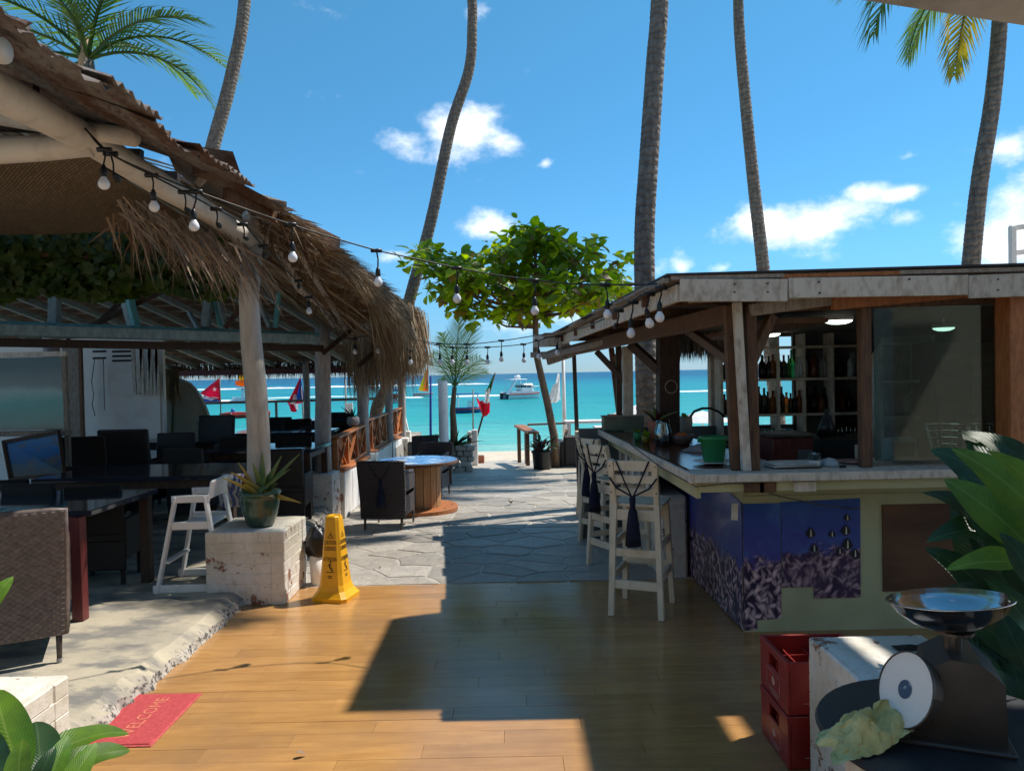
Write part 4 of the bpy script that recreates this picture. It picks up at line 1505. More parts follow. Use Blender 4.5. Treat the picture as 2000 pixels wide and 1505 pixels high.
def hull(u, v):
    a = (u - .5) * 2
    z = TZ + v * 1.62
    w = .52 * math.sqrt(max(0, 1 - (v ** 2.4))) + .02
    return V((cx.x + a * w + .10 * (v - .5) * -1.6, 12.2 - .25 * (1 - a * a) * (1 - v * .6) + .1 * v, z))


MB().grid(hull, 14, 20).build('hull', M('hull_paint', (.42, .43, .37), (.34, .34, .28), .35, 2, bp=.05), hb, smooth=True)
rim = [hull(1, i / 20) + V((.01, 0, 0)) for i in range(21)]
MB().tube(rim, .025, 8).build('gunwale', MT['white_paint'], hb, smooth=True)
rim = [hull(.35 + .1 * i / 10, i / 11 * .9) + V((0, -.012, 0)) for i in range(11)]
MB().tube(rim, .012, 6).build('stripe', MT['leaf_ivy'], hb, smooth=True)
for i in range(1):
    mb = MB()
    for k in range(500):
        p = at(318 + rnd(0, 30), 728 + rnd(-6, 12), 11.9)
        mb.blade(p, V((rnd(-.2, .2), rnd(-.2, .1), -1)), rnd(.2, .5), rnd(.01, .02), .1)
    mb.build('straw_bundle', MT['thatch'], pa, kind='stuff')

# ================================================================== leaves and trees
def leaf_mesh(name, mat, wid=.5, tip=2.0, fold=.25, curve=.5, ns=6, wave=0.0, stem=0.0):
    """leaf along +Y, length 1, folded at the midrib, drooping"""
    mb = MB()
    vs = []
    fs = []
    for i in range(ns + 1):
        t = i / ns
        w = wid / 2 * (math.sin(math.pi * min(1, t ** (1 / tip) * .97 + .015)) ** .75)
        if i == ns:
            w = .004
        yy = math.sin(t * curve) / max(curve, .01)
        zz = -(1 - math.cos(t * curve)) / max(curve, .01)
        wv = wave * math.sin(t * 9)
        vs += [V((-w, yy, zz + w * fold + wv * w)), V((0, yy, zz)), V((w, yy, zz + w * fold - wv * w))]
    for i in range(ns):
        a = i * 3
        fs += [(a, a + 1, a + 4, a + 3), (a + 1, a + 2, a + 5, a + 4)]
    if stem:
        n = len(vs)
        vs += [V((-.008, 0, 0)), V((.008, 0, 0)), V((.008, -stem, -.02)), V((-.008, -stem, -.02))]
        fs += [(n, n + 1, n + 2, n + 3)]
    me = bpy.data.meshes.new(name)
    me.from_pydata([tuple(p) for p in vs], [], fs)
    me.polygons.foreach_set('use_smooth', [True] * len(me.polygons))
    me.materials.append(mat)
    return me


def aim(d, nrm):
    """matrix whose +Y is d and whose +Z leans to nrm"""
    y = V(d).normalized()
    x = y.cross(V(nrm))
    if x.length < 1e-4:
        x = y.cross(V((1, 0, 0)))
    x.normalize()
    z = x.cross(y)
    return Matrix((x, y, z)).transposed()


def put_leaf(me, parent, p, d, nrm, L_, name='leaf', w=None):
    o = mesh_obj(name, me, None, parent)
    r = parent
    while r.parent:
        r = r.parent
    m = aim(d, nrm).to_4x4()
    sx = L_ if w is None else w
    o.matrix_local = Matrix.Translation(V(p) - r.location) @ m @ Matrix.Diagonal((sx, L_, L_, 1))
    return o


# ---- frond: rachis and leaflets
def frond_mesh(name, mat, n=44, droop=1.2, width=.24, tw=.012, seed=0, twist=.5):
    rs = random.Random(seed)
    mb = MB()
    pts = []
    for i in range(n + 1):
        t = i / n
        pts.append(V((0, math.sin(t * droop) / droop, -(1 - math.cos(t * droop)) / droop)))
    mb.tube([pts[i] for i in range(0, n + 1, 4)], [.014 - .012 * i / n for i in range(0, n + 1, 4)], 5)
    for i in range(int(n * .16), n + 1):
        t = i / n
        p = pts[i]
        tg = (pts[min(i + 1, n)] - pts[max(i - 1, 0)]).normalized()
        ln = width * (math.sin(math.pi * (t * .82 + .14)) ** .6) * (1 + rs.uniform(-.1, .1))
        up = V((0, -tg.z, tg.y))
        for s in (-1, 1):
            d = (V((s, 0, 0)) * (.85 - .35 * t) + tg * (.45 + .55 * t) + up * (.15 + rs.uniform(-.12, .2))).normalized()
            e = p + d * ln + V((0, 0, -ln * (.28 + rs.uniform(0, .3))))
            m_ = p + d * ln * .5 + V((0, 0, ln * .02))
            sd = d.cross(up).normalized() * tw / 2 + up * tw * .3 * twist * rs.uniform(-1, 1)
            mb.add([p - sd, p + sd, m_ + sd * .9, m_ - sd * .9, e], [(0, 1, 2, 3), (3, 2, 4)])
    me = bpy.data.meshes.new(name)
    me.from_pydata([tuple(p) for p in mb.v], [], mb.f)
    me.materials.append(mat)
    return me


FR = [frond_mesh('frond', MT['leaf_palm'], 46, 1.25, .26, .014, 1), frond_mesh('frond', MT['leaf_palm'], 42, 1.7, .24, .014, 2), frond_mesh('frond', MT['leaf_palm'], 44, .8, .27, .014, 3)]
MT['leaf_palm_young'] = leaf_mat('leaf_palm_young', (.17, .26, .05), (.11, .19, .04), .45, .4)
FRW = [frond_mesh('frond', MT['leaf_palm_young'], 26, .7, .34, .014, 6), frond_mesh('frond', MT['leaf_palm_young'], 26, 1.4, .36, .014, 7)]
FRY = frond_mesh('frond', MT['leaf_palm_yellow'], 42, 1.0, .22, .014, 4)


def palm(label, path, r0, r1, crown_n=16, L_=3.2, seed=0, group='tall coconut palms'):
    rs = random.Random(seed)
    base = V(path[0])
    t = thing('palm_tree', label, 'palm', base, 0, group)
    # smooth the path
    pts = []
    n = len(path)
    P_ = [V(p) for p in path]
    for i in range(n - 1):
        p0, p1, p2, p3 = P_[max(i - 1, 0)], P_[i], P_[i + 1], P_[min(i + 2, n - 1)]
        for k in range(8):
            u = k / 8
            pts.append(.5 * ((2 * p1) + (p2 - p0) * u + (2 * p0 - 5 * p1 + 4 * p2 - p3) * u * u + (3 * p1 - p0 - 3 * p2 + p3) * u ** 3))
    pts.append(P_[-1])
    m = len(pts)
    rad = [(r0 + (r1 - r0) * i / (m - 1)) * (1 + .25 * max(0, 1 - i / 5) ** 2) for i in range(m)]
    # ring scars
    pp, rr = [], []
    for i in range(m - 1):
        for k in range(4):
            u = k / 4
            pp.append(pts[i].lerp(pts[i + 1], u)); rr.append((rad[i] + (rad[i + 1] - rad[i]) * u) * (1 + (.02 if k % 2 else -.008) + rs.uniform(-.012, .012)))
    pp.append(pts[-1]); rr.append(rad[-1])
    MB().tube(pp, rr, 14).build('trunk', MT['palm_bark'], t, smooth=True)
    top = pts[-1]
    for i in range(crown_n):
        a = i * 2.399 + rs.uniform(-.2, .2)
        el = .95 - 1.35 * (i / crown_n)
        d = V((math.cos(a) * math.cos(el), math.sin(a) * math.cos(el), math.sin(el)))
        put_leaf(FR[i % 3], t, top + d * r1, d, Z, L_ * rs.uniform(.8, 1.1), 'frond')
    return t


def path_px(L_, Y):
    return [at(x, y, Y) for x, y in L_]


def ground_pt(px, py, Y, z):
    p = at(px, py, Y)
    return V((p.x, p.y, z))


# palm behind the left roof
palm('leaning coconut palm rising behind the rusty roof', [V((-10.2, 20.5, -.6)), at(340, 560, 20.5), at(385, 400, 20.5), at(420, 270, 20.5), at(452, 150, 20.5), at(478, 0, 20.5), at(490, -320, 20.5)], .22, .15, 14, 3.2, 1)
palm('curving coconut palm rising through the thatch beside the almond tree', [V((-3.55, 19, -.6)), at(735, 805, 18.8), at(760, 745, 18.6), at(800, 585, 18.5), at(842, 430, 18.4), at(880, 250, 18.3), at(915, 140, 18.2), at(922, 60, 18.1), at(918, -40, 18.1), at(880, -330, 18)], .17, .105, 14, 3.2, 2)
palm('straight stout coconut palm standing behind the bar counter', [V((1.98, 10.6, gz(10.6))), at(1264, 790, 10.6), at(1260, 600, 10.6), at(1259, 450, 10.6), at(1268, 300, 10.6), at(1280, 120, 10.6), at(1289, -10, 10.6), at(1305, -420, 10.7), at(1316, -700, 10.7)], .165, .11, 14, 3.2, 3)
palm('slim coconut palm rising behind the middle of the bar roof', [V((6.35, 17.5, -.5)), at(1502, 660, 17.5), at(1489, 510, 17.5), at(1472, 360, 17.5), at(1456, 200, 17.5), at(1444, 60, 17.5), at(1440, -60, 17.6), at(1428, -330, 17.6)], .165, .105, 22, 3.6, 4)
pe = palm('grey coconut palm with a drooping yellowed frond over the bar end', [V((7.1, 12, -.25)), at(1888, 640, 12), at(1898, 500, 12), at(1914, 350, 12), at(1938, 200, 12), at(1952, 50, 12), at(1958, -110, 12)], .15, .105, 10, 2.6, 5)
top = at(1958, -110, 12)
put_leaf(FRY, pe, top + V((-.3, -.3, -.1)), V((-.62, -.45, -.62)), V((-.5, -.6, .6)), 2.5, 'frond')
put_leaf(FR[0], pe, top + V((-.3, 0, .1)), V((-.96, -.3, -.05)), Z, 3.0, 'frond')
# young palm behind the rusty roof: fronds in view
tp = at(172, 118, 20.0)
yp = thing('palm_tree', 'short green coconut palm with its whole crown above the rusty roof', 'palm', (tp.x - .2, 20, -.6), 0, 'tall coconut palms')
MB().tube([V((tp.x - .2, 20, -.6)), tp + V((-.1, 0, -3)), tp + V((0, 0, -.7)), tp], [.3, .24, .22, .14], 12).build('trunk', MT['palm_bark'], yp, smooth=True)
for i, (dx, dy, dz, L_) in enumerate(((-.05, -.1, 1, 2.2), (.25, -.2, 1, 2.3), (.72, -.15, .75, 1.9), (-.5, -.3, .9, 2.3), (-1, .1, .45, 2.2), (.95, .2, .55, 1.9), (-.8, -.4, .65, 2.0), (.3, .6, .9, 2.0), (-.3, .5, .9, 2), (.1, -.6, .8, 1.7), (-.9, .5, .15, 1.9), (.55, .3, .85, 2.1))):
    put_leaf(FR[i % 2], yp, tp, V((dx, dy, dz)), Z, L_ * 1.95, 'frond')
MB().tube([tp + V((-.1, 0, -.4)), tp + V((-.08, 0, .6))], [.19, .1], 8).build('leaf_sheath', MT['thatch'], yp, smooth=True)

# young coconut palm in the stone planter
yp = thing('palm_tree', 'small young coconut palm growing from the stone planter by the sea', 'palm', (at(885, 850, 16.3).x, 16.3, .1), 0)
tb = at(886, 835, 16.3); tt = at(888, 755, 16.3)
MB().tube([V((tb.x, 16.3, .1)), tb, at(884, 800, 16.3), tt], [.09, .075, .06, .05], 10, wob=.06).build('trunk', MT['bark'], yp, smooth=True)
for i, (px, py, dy) in enumerate(((893, 628, .0), (862, 645, .35), (915, 648, -.3), (945, 690, .1), (840, 695, -.2), (935, 735, -.3), (846, 735, .3))):
    e = at(px, py, 16.3 + dy)
    d = e - tt
    put_leaf(FRW[0 if i < 3 else 1], yp, tt, d + Z * (.25 if i > 2 else .05), V((0, -1, .5)), d.length * (1.15 if i < 3 else 1.3), 'frond')

# ================================================================== sea almond tree
LA = leaf_mesh('leaf', MT['leaf_almond'], .58, 1.25, .28, .5, 4)
LO = leaf_mesh('leaf', MT['leaf_almond_old'], .56, 1.25, .2, .7, 4)
YT = 16.6
tr = thing('almond_tree', 'sea almond tree with a wide flat crown of big round leaves', 'tree', (at(1085, 890, 17).x, 17, gz(17)))
trunk = [V((at(1085, 880, YT).x, YT, gz(YT))), at(1082, 850, YT), at(1070, 790, YT), at(1056, 730, YT), at(1047, 690, YT), at(1046, 630, YT), at(1048, 570, YT), at(1046, 520, YT), at(1044, 480, YT)]
MB().tube(trunk, [.10, .092, .085, .078, .07, .065, .055, .04, .02], 10, wob=.05).build('trunk', MT['bark'], tr, smooth=True)
rs = random.Random(3)
hubs = []
# boughs in tiers: (px, py, dY)
BO = [(840, 520, -.4, 640), (885, 590, .6, 640), (940, 560, -.8, 620), (900, 510, 1.1, 590), (985, 520, .4, 570), (960, 480, -.5, 560), (1020, 470, .8, 530), (1042, 447, 0, 520), (1046, 470, -.3, 530), (822, 512, .3, 600), (1085, 470, -.6, 540), (1160, 475, .4, 560), (1075, 560, -1.0, 610), (1110, 540, .8, 590),
      (1150, 500, -.3, 560), (1185, 545, .9, 600), (1215, 560, -.6, 610), (1222, 510, .3, 580), (1130, 585, .2, 620), (870, 555, -1.0, 620), (1000, 570, 1.2, 610), (1160, 580, -1.1, 620), (930, 610, .1, 640), (1090, 495, 1.2, 560), (1005, 478, .3, 530), (850, 490, .5, 600)]
for k in range(13):
    a_ = rs.uniform(0, 6.283)
    q_ = math.sqrt(rs.random())
    BO.append((1028 + 195 * q_ * math.cos(a_), 560 + 55 * q_ * math.sin(a_), rs.uniform(-1.3, 1.3), 615))
bm = MB()
for (px, py, dy, oy) in BO:
    e = at(px, py, YT + dy)
    o_ = at(1047, oy, YT)
    mid = o_.lerp(e, .5) + V((0, 0, -.08 + rs.uniform(-.1, .1)))
    MB().tube([o_, mid, e], [.035, .024, .01], 6, wob=.08).build('bough', MT['bark'], tr, smooth=True)
    hubs += [e, mid.lerp(e, .55)]
    for k in range(4):
        q = e.lerp(mid, rs.uniform(0, .6)) + V((rs.uniform(-.45, .45), rs.uniform(-.5, .5), rs.uniform(-.16, .26)))
        bm.tube([mid.lerp(e, rs.uniform(.3, .9)), q], [.01, .005], 4)
        hubs.append(q)
bm.build('twigs', MT['bark'], tr, kind='stuff')
cand = []
for h in hubs:
    n = rs.randint(8, 13)
    for k in range(n):
        a = rs.uniform(0, 2 * math.pi)
        el = rs.uniform(-.7, .9)
        d = V((math.cos(a) * math.cos(el), math.sin(a) * math.cos(el), math.sin(el)))
        p = h + d * rs.uniform(.01, .22)
        nn = (Z * .8 + V((rs.uniform(-.6, .6), rs.uniform(-1.2, .3), 0))).normalized()
        cand.append((p, d, nn, rs.uniform(.18, .38)))
cand.sort(key=lambda c: c[0].y - c[3] * 3)
rest, resto = MB(), MB()
for i, (p, d, nn, L_) in enumerate(cand):
    old = rs.random() < (.14 if p.z < 3.9 else .05)
    if i < 290:
        put_leaf(LO if old else LA, tr, p, d, nn, L_)
    else:
        m = aim(d, nn)
        me = LA
        src = [V(v.co) for v in me.vertices]
        (resto if old else rest).add([p + m @ (v * L_) for v in src], [tuple(f.vertices) for f in me.polygons])
rest.build('foliage', MT['leaf_almond'], tr, smooth=True, kind='stuff')
resto.build('foliage', MT['leaf_almond_old'], tr, smooth=True, kind='stuff')

# ================================================================== foreground leaves
LB = leaf_mesh('leaf', MT['leaf_big'], .36, 1.25, .34, .9, 14, .16, .5)
LD = leaf_mesh('leaf', MT['leaf_dark'], .37, 1.2, .35, 1.1, 14, .2, .5)
pl = thing('leafy_plant', 'dark glossy leaf plant crowding the bar end beside the kitchen scale', 'plant', (1.75, 2.75, 0))
LEAVES = [  # base px,py,Y -> tip px,py,Y, big?, normal
    ((2040, 1110), 2.35, (1850, 965), 2.45, 1, (-.3, -.9, .5)), ((2080, 1080), 2.2, (1900, 895), 2.25, 1, (-.2, -.8, .8)), ((2050, 1010), 2.1, (1970, 895), 2.1, 1, (.2, -.9, .5)),
    ((2030, 1120), 2.3, (1875, 1125), 2.3, 1, (-.1, -.5, 1)), ((1990, 1080), 2.6, (1835, 950), 2.7, 0, (0, -.6, .8)), ((2000, 1010), 2.6, (1830, 880), 2.7, 0, (-.2, -.8, .6)),
    ((1975, 1060), 2.7, (1855, 1050), 2.6, 0, (0, -.5, 1)), ((1990, 1200), 2.6, (1850, 1180), 2.6, 0, (0, -.7, .7)), ((2000, 1300), 2.5, (1890, 1240), 2.5, 0, (-.3, -.9, .3)),
    ((2010, 1330), 2.35, (1940, 1200), 2.4, 0, (-.4, -.9, .2)), ((2020, 1430), 2.2, (1930, 1330), 2.25, 0, (-.4, -.9, .4)), ((2040, 1500), 2.1, (1950, 1400), 2.1, 0, (-.3, -.9, .4)),
    ((1980, 1150), 2.8, (1880, 1000), 2.8, 0, (-.5, -.8, .4)), ((1960, 1250), 2.8, (1900, 1120), 2.8, 0, (-.5, -.9, .3)), ((2010, 1010), 2.75, (1895, 850), 2.8, 0, (-.3, -.9, .5)),
    ((2030, 960), 2.8, (1930, 840), 2.8, 0, (.2, -.8, .6)), ((2000, 1180), 2.5, (1950, 1080), 2.5, 0, (0, -.9, .3)), ((2020, 1260), 2.2, (1960, 1150), 2.2, 0, (.1, -.9, .3)),
    ((1990, 1400), 2.6, (1900, 1300), 2.6, 0, (-.4, -.8, .3)), ((2030, 1180), 2.1, (1985, 1060), 2.1, 0, (-.1, -.9, .4)), ((1960, 1330), 2.8, (1860, 1200), 2.85, 0, (-.4, -.9, .3)), ((1960, 1180), 2.9, (1870, 1090), 2.95, 0, (-.3, -.8, .5))]
rs = random.Random(77)
for i in range(34):
    Y0 = rs.uniform(2.3, 3.0)
    bx, by = rs.uniform(1960, 2070), rs.uniform(1000, 1480)
    LEAVES.append(((bx, by), Y0, (bx - rs.uniform(20, 130), by - rs.uniform(40, 150)), Y0 + rs.uniform(-.1, .1), 0, (rs.uniform(-.6, .3), -.8, rs.uniform(.1, .9))))
for (b, Yb, e, Ye, big, nn) in LEAVES:
    p, q = at(b[0], b[1], Yb), at(e[0], e[1], Ye)
    d = q - p
    put_leaf(LB if big else LD, pl, p + Z * .02, d + Z * d.length * .35, V(nn), d.length * 1.12)
for (x, y, h) in ((1.72, 2.7, .85), (1.66, 2.45, .9), (1.78, 2.85, .9), (1.75, 2.3, 1.0), (1.6, 2.2, .8)):
    MB().tube([V((x, y, 0)), V((x + rnd(-.04, .04), y, h * .6)), V((x + rnd(-.05, .05), y + .02, h))], [.016, .013, .008], 7).build('stem', MT['leaf_dark'], pl, smooth=True)
pl2 = thing('leafy_plant', 'bright green broad leaf plant in front of the white block and doormat', 'plant', (-1.25, 1.75, 0))
for (b, Yb, e, Ye, big, nn) in [((45, 1520), 1.75, (-40, 1340), 1.8, 1, (.3, -.8, .6)), ((80, 1540), 1.75, (75, 1375), 1.85, 0, (.6, -.8, .4)), ((90, 1480), 1.8, (252, 1402), 1.95, 1, (0, -.4, 1)),
                                ((110, 1510), 1.75, (255, 1448), 1.85, 1, (.1, -.5, .9)), ((90, 1545), 1.7, (135, 1435), 1.75, 1, (.4, -.9, .3)), ((120, 1560), 1.65, (190, 1455), 1.7, 1, (.3, -.9, .3)),
                                ((150, 1560), 1.65, (285, 1497), 1.7, 0, (0, -.3, 1)), ((40, 1560), 1.6, (20, 1440), 1.65, 1, (.2, -.9, .3)), ((10, 1540), 1.7, (-70, 1420), 1.75, 0, (.2, -.8, .5)), ((-30, 1200), 2.6, (12, 1135), 2.6, 1, (.2, -.9, .3)),
                                ((70, 1540), 1.6, (95, 1470), 1.6, 0, (.2, -.9, .3))]:
    p, q = at(b[0], b[1], Yb), at(e[0], e[1], Ye)
    d = q - p
    put_leaf(LB if big else LD, pl2, p, d + Z * d.length * .2, V(nn), d.length * 1.08, w=d.length * (1.25 if d.length < .25 else 1.05))
for (x, y) in ((-1.3, 1.72), (-1.2, 1.68), (-1.15, 1.65), (-1.28, 1.8), (-1.42, 1.75)):
    MB().tube([V((x, y, 0)), V((x + rnd(-.03, .03), y, .4)), V((x + rnd(-.05, .05), y, .74))], [.014, .012, .007], 7).build('stem', MT['leaf_big'], pl2, smooth=True)

# ---- aloe in the green pot on the near pillar
ptc = V((at(507, 1000, 5.72).x, 5.74, .563))
pot = thing('plant_pot', 'glazed dark green pot with worn lustre on the brick pillar', 'pot', ptc)
MB().lathe([(.085, 0), (.1, .01), (.13, .10), (.148, .2), (.15, .245), (.158, .25), (.158, .268), (.14, .268), (.132, .22)], ptc, 32).build('pot_body', MT['pot_green'], pot, smooth=True)
MB().lathe([(.133, .236), (.06, .25), (0, .252)], ptc, 20).build('soil', MT['soil'], pot, smooth=True)
al = thing('aloe_plant', 'aloe with thick pointed green and yellow leaves in the glazed pot', 'plant', ptc + V((0, 0, .24)))


def spike(parent, p, d, L_, w, mat, bend=.2, name='leaf'):
    d = V(d).normalized()
    nrm = (V((0, -1, .3)) - d * d.dot(V((0, -1, .3)))).normalized()
    sd = d.cross(nrm).normalized()
    mb = MB()
    rows = []
    n = 7
    for i in range(n + 1):
        t = i / n
        c = V(p) + d * L_ * t + (V((d.x, d.y, 0)) * .5 - Z * .6) * bend * L_ * t * t
        ww = w * (1 - t) ** .75 * (.75 + .6 * t * (1 - t)) + .002
        rows += [c - sd * ww + nrm * ww * .25, c - nrm * ww * .30, c + sd * ww + nrm * ww * .25, c - nrm * ww * .55]
    fs = []
    for i in range(n):
        for k in range(4):
            k2 = (k + 1) % 4
            fs.append((i * 4 + k, i * 4 + k2, (i + 1) * 4 + k2, (i + 1) * 4 + k))
    mb.add(rows, fs)
    return mb.build(name, mat, parent, smooth=True)


for (ex, ey, w, y) in ((512, 882, .03, 0), (495, 905, .028, 0), (548, 892, .026, 2), (580, 890, .020, 0), (530, 920, .03, 0), (468, 905, .016, 1), (457, 925, .022, 1), (440, 935, .014, 1), (574, 982, .022, 2), (540, 945, .024, 0),
                       (478, 945, .022, 1), (485, 985, .022, 0), (520, 930, .03, 0), (503, 950, .02, 1), (560, 920, .02, 0), (470, 965, .02, 0)):
    q = at(ex, ey, 5.70 + rnd(-.08, .08))
    p = ptc + V((rnd(-.04, .04), rnd(-.04, .04), .25))
    d = q - p
    spike(al, p, d + Z * d.length * .12, d.length * 1.12, w * 1.35, MT['leaf_agave_yellow'] if y == 1 or (y == 2 and random.random() < .5) else MT['leaf_agave'], .14)
b_ = at(-30, 1200, 2.6)
MB().tube([V((-1.46, 1.78, 0)), V((-1.62, 2.1, .5)), b_.lerp(V((-1.62, 2.1, .5)), .35) + V((0, 0, .05)), b_], [.014, .012, .01, .007], 7).build('stem', MT['leaf_big'], pl2, smooth=True)

# ================================================================== the beach bar
bar = thing('beach_bar', 'green panelled beach bar with timber posts and a low plank roof', 'bar', (2.9, 6.2, 0))
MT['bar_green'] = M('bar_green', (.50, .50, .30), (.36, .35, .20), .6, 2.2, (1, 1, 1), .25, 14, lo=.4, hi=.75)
MT['bar_ply'] = M('bar_ply', (.16, .075, .035), (.08, .035, .02), .6, 2, (1, 1, 3), .2)
MT['counter_wood'] = M('counter_wood', (.17, .055, .03), (.09, .03, .02), .16, 5, (1, 6, 1), .1, spec=.5)
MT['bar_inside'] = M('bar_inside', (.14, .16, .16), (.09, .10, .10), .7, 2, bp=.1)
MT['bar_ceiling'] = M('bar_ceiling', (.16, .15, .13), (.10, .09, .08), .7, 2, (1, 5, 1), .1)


def reef_mat(name, line, seed):
    """printed photograph: deep blue water over pink branching coral"""
    m, N, L, b = node_mat(name)
    g = N.new('ShaderNodeNewGeometry')
    sp = N.new('ShaderNodeSeparateXYZ'); L.new(g.outputs['Position'], sp.inputs[0])
    cb = N.new('ShaderNodeCombineXYZ')
    sm = N.new('ShaderNodeMath'); sm.operation = 'ADD'; L.new(sp.outputs[0], sm.inputs[0]); L.new(sp.outputs[1], sm.inputs[1])
    L.new(sm.outputs[0], cb.inputs[0]); L.new(sp.outputs[2], cb.inputs[1]); cb.inputs[2].default_value = seed
    vec = cb.outputs[0]
    wn = noise_node(N, L, vec, 5, 3)
    wv = N.new('ShaderNodeVectorMath'); wv.operation = 'MULTIPLY_ADD'; L.new(wn.outputs['Color'], wv.inputs[0]); wv.inputs[1].default_value = (.10, .10, 0); L.new(vec, wv.inputs[2])

    def branch(scale, w):
        vo = N.new('ShaderNodeTexVoronoi'); vo.feature = 'DISTANCE_TO_EDGE'; vo.inputs['Scale'].default_value = scale; L.new(wv.outputs[0], vo.inputs['Vector'])
        return maprange(N, L, vo.outputs['Distance'], 0, w, lo=1, hi=0)
    def sticks(ang, scale, seed_):
        # short finger corals: stretched cells lying at one angle
        mp = N.new('ShaderNodeMapping'); mp.inputs['Rotation'].default_value = (0, 0, ang); L.new(wv.outputs[0], mp.inputs['Vector'])
        m2 = N.new('ShaderNodeMapping'); m2.inputs['Scale'].default_value = (1.0, .36, 1); m2.inputs['Location'].default_value = (seed_, seed_ * .7, 0); L.new(mp.outputs[0], m2.inputs['Vector'])
        vo = N.new('ShaderNodeTexVoronoi'); vo.inputs['Scale'].default_value = scale; L.new(m2.outputs[0], vo.inputs['Vector'])
        return maprange(N, L, vo.outputs['Distance'], .12, .42, lo=1, hi=0)
    cur = None
    for (ang, scale, sd_) in ((.5, 24, 1), (-.6, 27, 2), (.05, 33, 3), (1.1, 30, 4)):
        q_ = sticks(ang, scale, sd_)
        if cur is None:
            cur = q_
        else:
            mxn = N.new('ShaderNodeMath'); mxn.operation = 'MAXIMUM'; L.new(cur, mxn.inputs[0])
            m8 = N.new('ShaderNodeMath'); m8.operation = 'MULTIPLY'; L.new(q_, m8.inputs[0]); m8.inputs[1].default_value = {2: .8, 3: .55, 4: .9}[sd_]; L.new(m8.outputs[0], mxn.inputs[1]); cur = mxn.outputs[0]
    coral = mixc(N, L, mxn.outputs[0], (.03, .018, .055), (.88, .60, .62))
    tone = noise_node(N, L, vec, 3.2, 4)
    coral = mixc(N, L, maprange(N, L, tone.outputs['Fac'], .42, .66, lo=0, hi=.6), coral, (.10, .05, .11))
    water = mixc(N, L, maprange(N, L, sp.outputs[2], .3, .9), (.09, .06, .26), (.022, .085, .36))
    water = mixc(N, L, maprange(N, L, tone.outputs['Fac'], .5, .75, lo=0, hi=.6), water, (.09, .24, .55))
    n2 = noise_node(N, L, vec, 9, 6, .7)
    ed = N.new('ShaderNodeMath'); ed.operation = 'MULTIPLY_ADD'; L.new(n2.outputs['Fac'], ed.inputs[0]); ed.inputs[1].default_value = .32; L.new(sp.outputs[2], ed.inputs[2])
    L.new(mixc(N, L, maprange(N, L, ed.outputs[0], line + .14, line + .19), coral, water), b.inputs['Base Color'])
    b.inputs['Roughness'].default_value = .22
    return m


BX = 1.47    # left face of the bar at the front corner
FY = 4.77    # front face
# front wall and left wall
MB().box(((6.2 + BX) / 2, FY + .04, .5), (6.2 - BX, .08, 1.0)).build('front_wall', MT['bar_green'], bar)
MB().prism([(BX, FY + .082, 0), (BX + .08, FY + .082, 0), (1.48, 8.2, gz(8.2) - .02), (1.40, 8.2, gz(8.2) - .02)], (0, 0, 1.0)).build('side_wall', MT['bar_green'], bar)
MB().box((2.4, FY - .012, .955), (1.85, .022, .09), 0, .003).build('batten', MT['bar_green'], bar)
MB().box((2.4, FY - .006, .87), (1.85, .01, .02)).build('batten', MT['bar_green'], bar)
# front ply patch on the right
p, q = at(1722, 985, FY), at(1905, 1150, FY)
MB().box(((p.x + q.x) / 2, FY - .006, (p.z + q.z) / 2), (q.x - p.x, .01, p.z - q.z)).build('plywood_patch', MT['bar_ply'], bar)
# reef posters
def poster(pts, mat, name='reef_poster'):
    mb = MB()
    n = len(pts)
    mb.prism(pts, V((0, .004, 0)))
    return mb.build(name, mat, bar)


R1 = reef_mat('reef_print_side', .42, 1.0)
R2 = reef_mat('reef_print_corner', .45, 4.0)
R3 = reef_mat('reef_print_front', .52, 8.0)
zt = at(1500, 982, FY).z
ly = lambda y: BX - .02 * (y - FY)
MB().prism([(ly(FY - .006) - .006, FY - .002, .01), (ly(6.1) - .006, 6.1, .01), (ly(6.1) - .006, 6.1, .86), (ly(5.0), 5.0, .86), (ly(FY) - .006, FY - .002, zt)], (-.004, 0, 0)).build('reef_poster', R1, bar)
MB().prism([(ly(6.12) - .007, 6.12, .62), (ly(7.4) - .007, 7.4, .62), (ly(7.4) - .007, 7.4, .97), (ly(6.12) - .007, 6.12, .97)], (-.004, 0, 0)).build('reef_poster', R1, bar)
c = [at(1486, 1208, FY), at(1526, 1206, FY), at(1524, 980, FY), at(1452, 984, FY)]
c = [V((BX, FY - .006, 0.01)), V((BX + .08, FY - .006, .02)), V((BX + .08, FY - .006, at(1480, 1210, FY).z)), V((at(1526, 1206, FY).x, FY - .006, at(1526, 1206, FY).z)), V((at(1524, 980, FY).x, FY - .006, zt)), V((BX, FY - .006, zt))]
poster(c, R2)
c = [at(1528, 1147, FY - .008), at(1590, 1145, FY - .008), at(1590, 1168, FY - .008), at(1681, 1166, FY - .008), at(1680, 973, FY - .008), at(1526, 980, FY - .008)]
poster(c, R3)
# striped fish of the print
for (px, py, k) in ((1583, 1040, 1), (1652, 1035, 1), (1655, 1062, 1.1), (1590, 1070, .9), (1625, 1042, .7), (1655, 1010, .7), (1670, 1080, .9), (1640, 1075, .7)):
    c = at(px, py, FY - .0145)
    w, h = .034 * k, .038 * k
    fx = MB().add([c + V((-w, 0, -.2 * h)), c + V((0, 0, -h)), c + V((w, 0, -.3 * h)), c + V((w * .5, 0, .6 * h)), c + V((0, 0, h)), c + V((-w * .5, 0, .5 * h))], [tuple(range(6))]).build('fish_print', MT['print_black'], bar)
    MB().add([c + V((-w * .1, -.001, -.7 * h)), c + V((w * .25, -.001, -.6 * h)), c + V((w * .15, -.001, .6 * h)), c + V((-.0, -.001, .6 * h))], [(0, 1, 2, 3)]).build('stripe', MT['print_white'], fx)
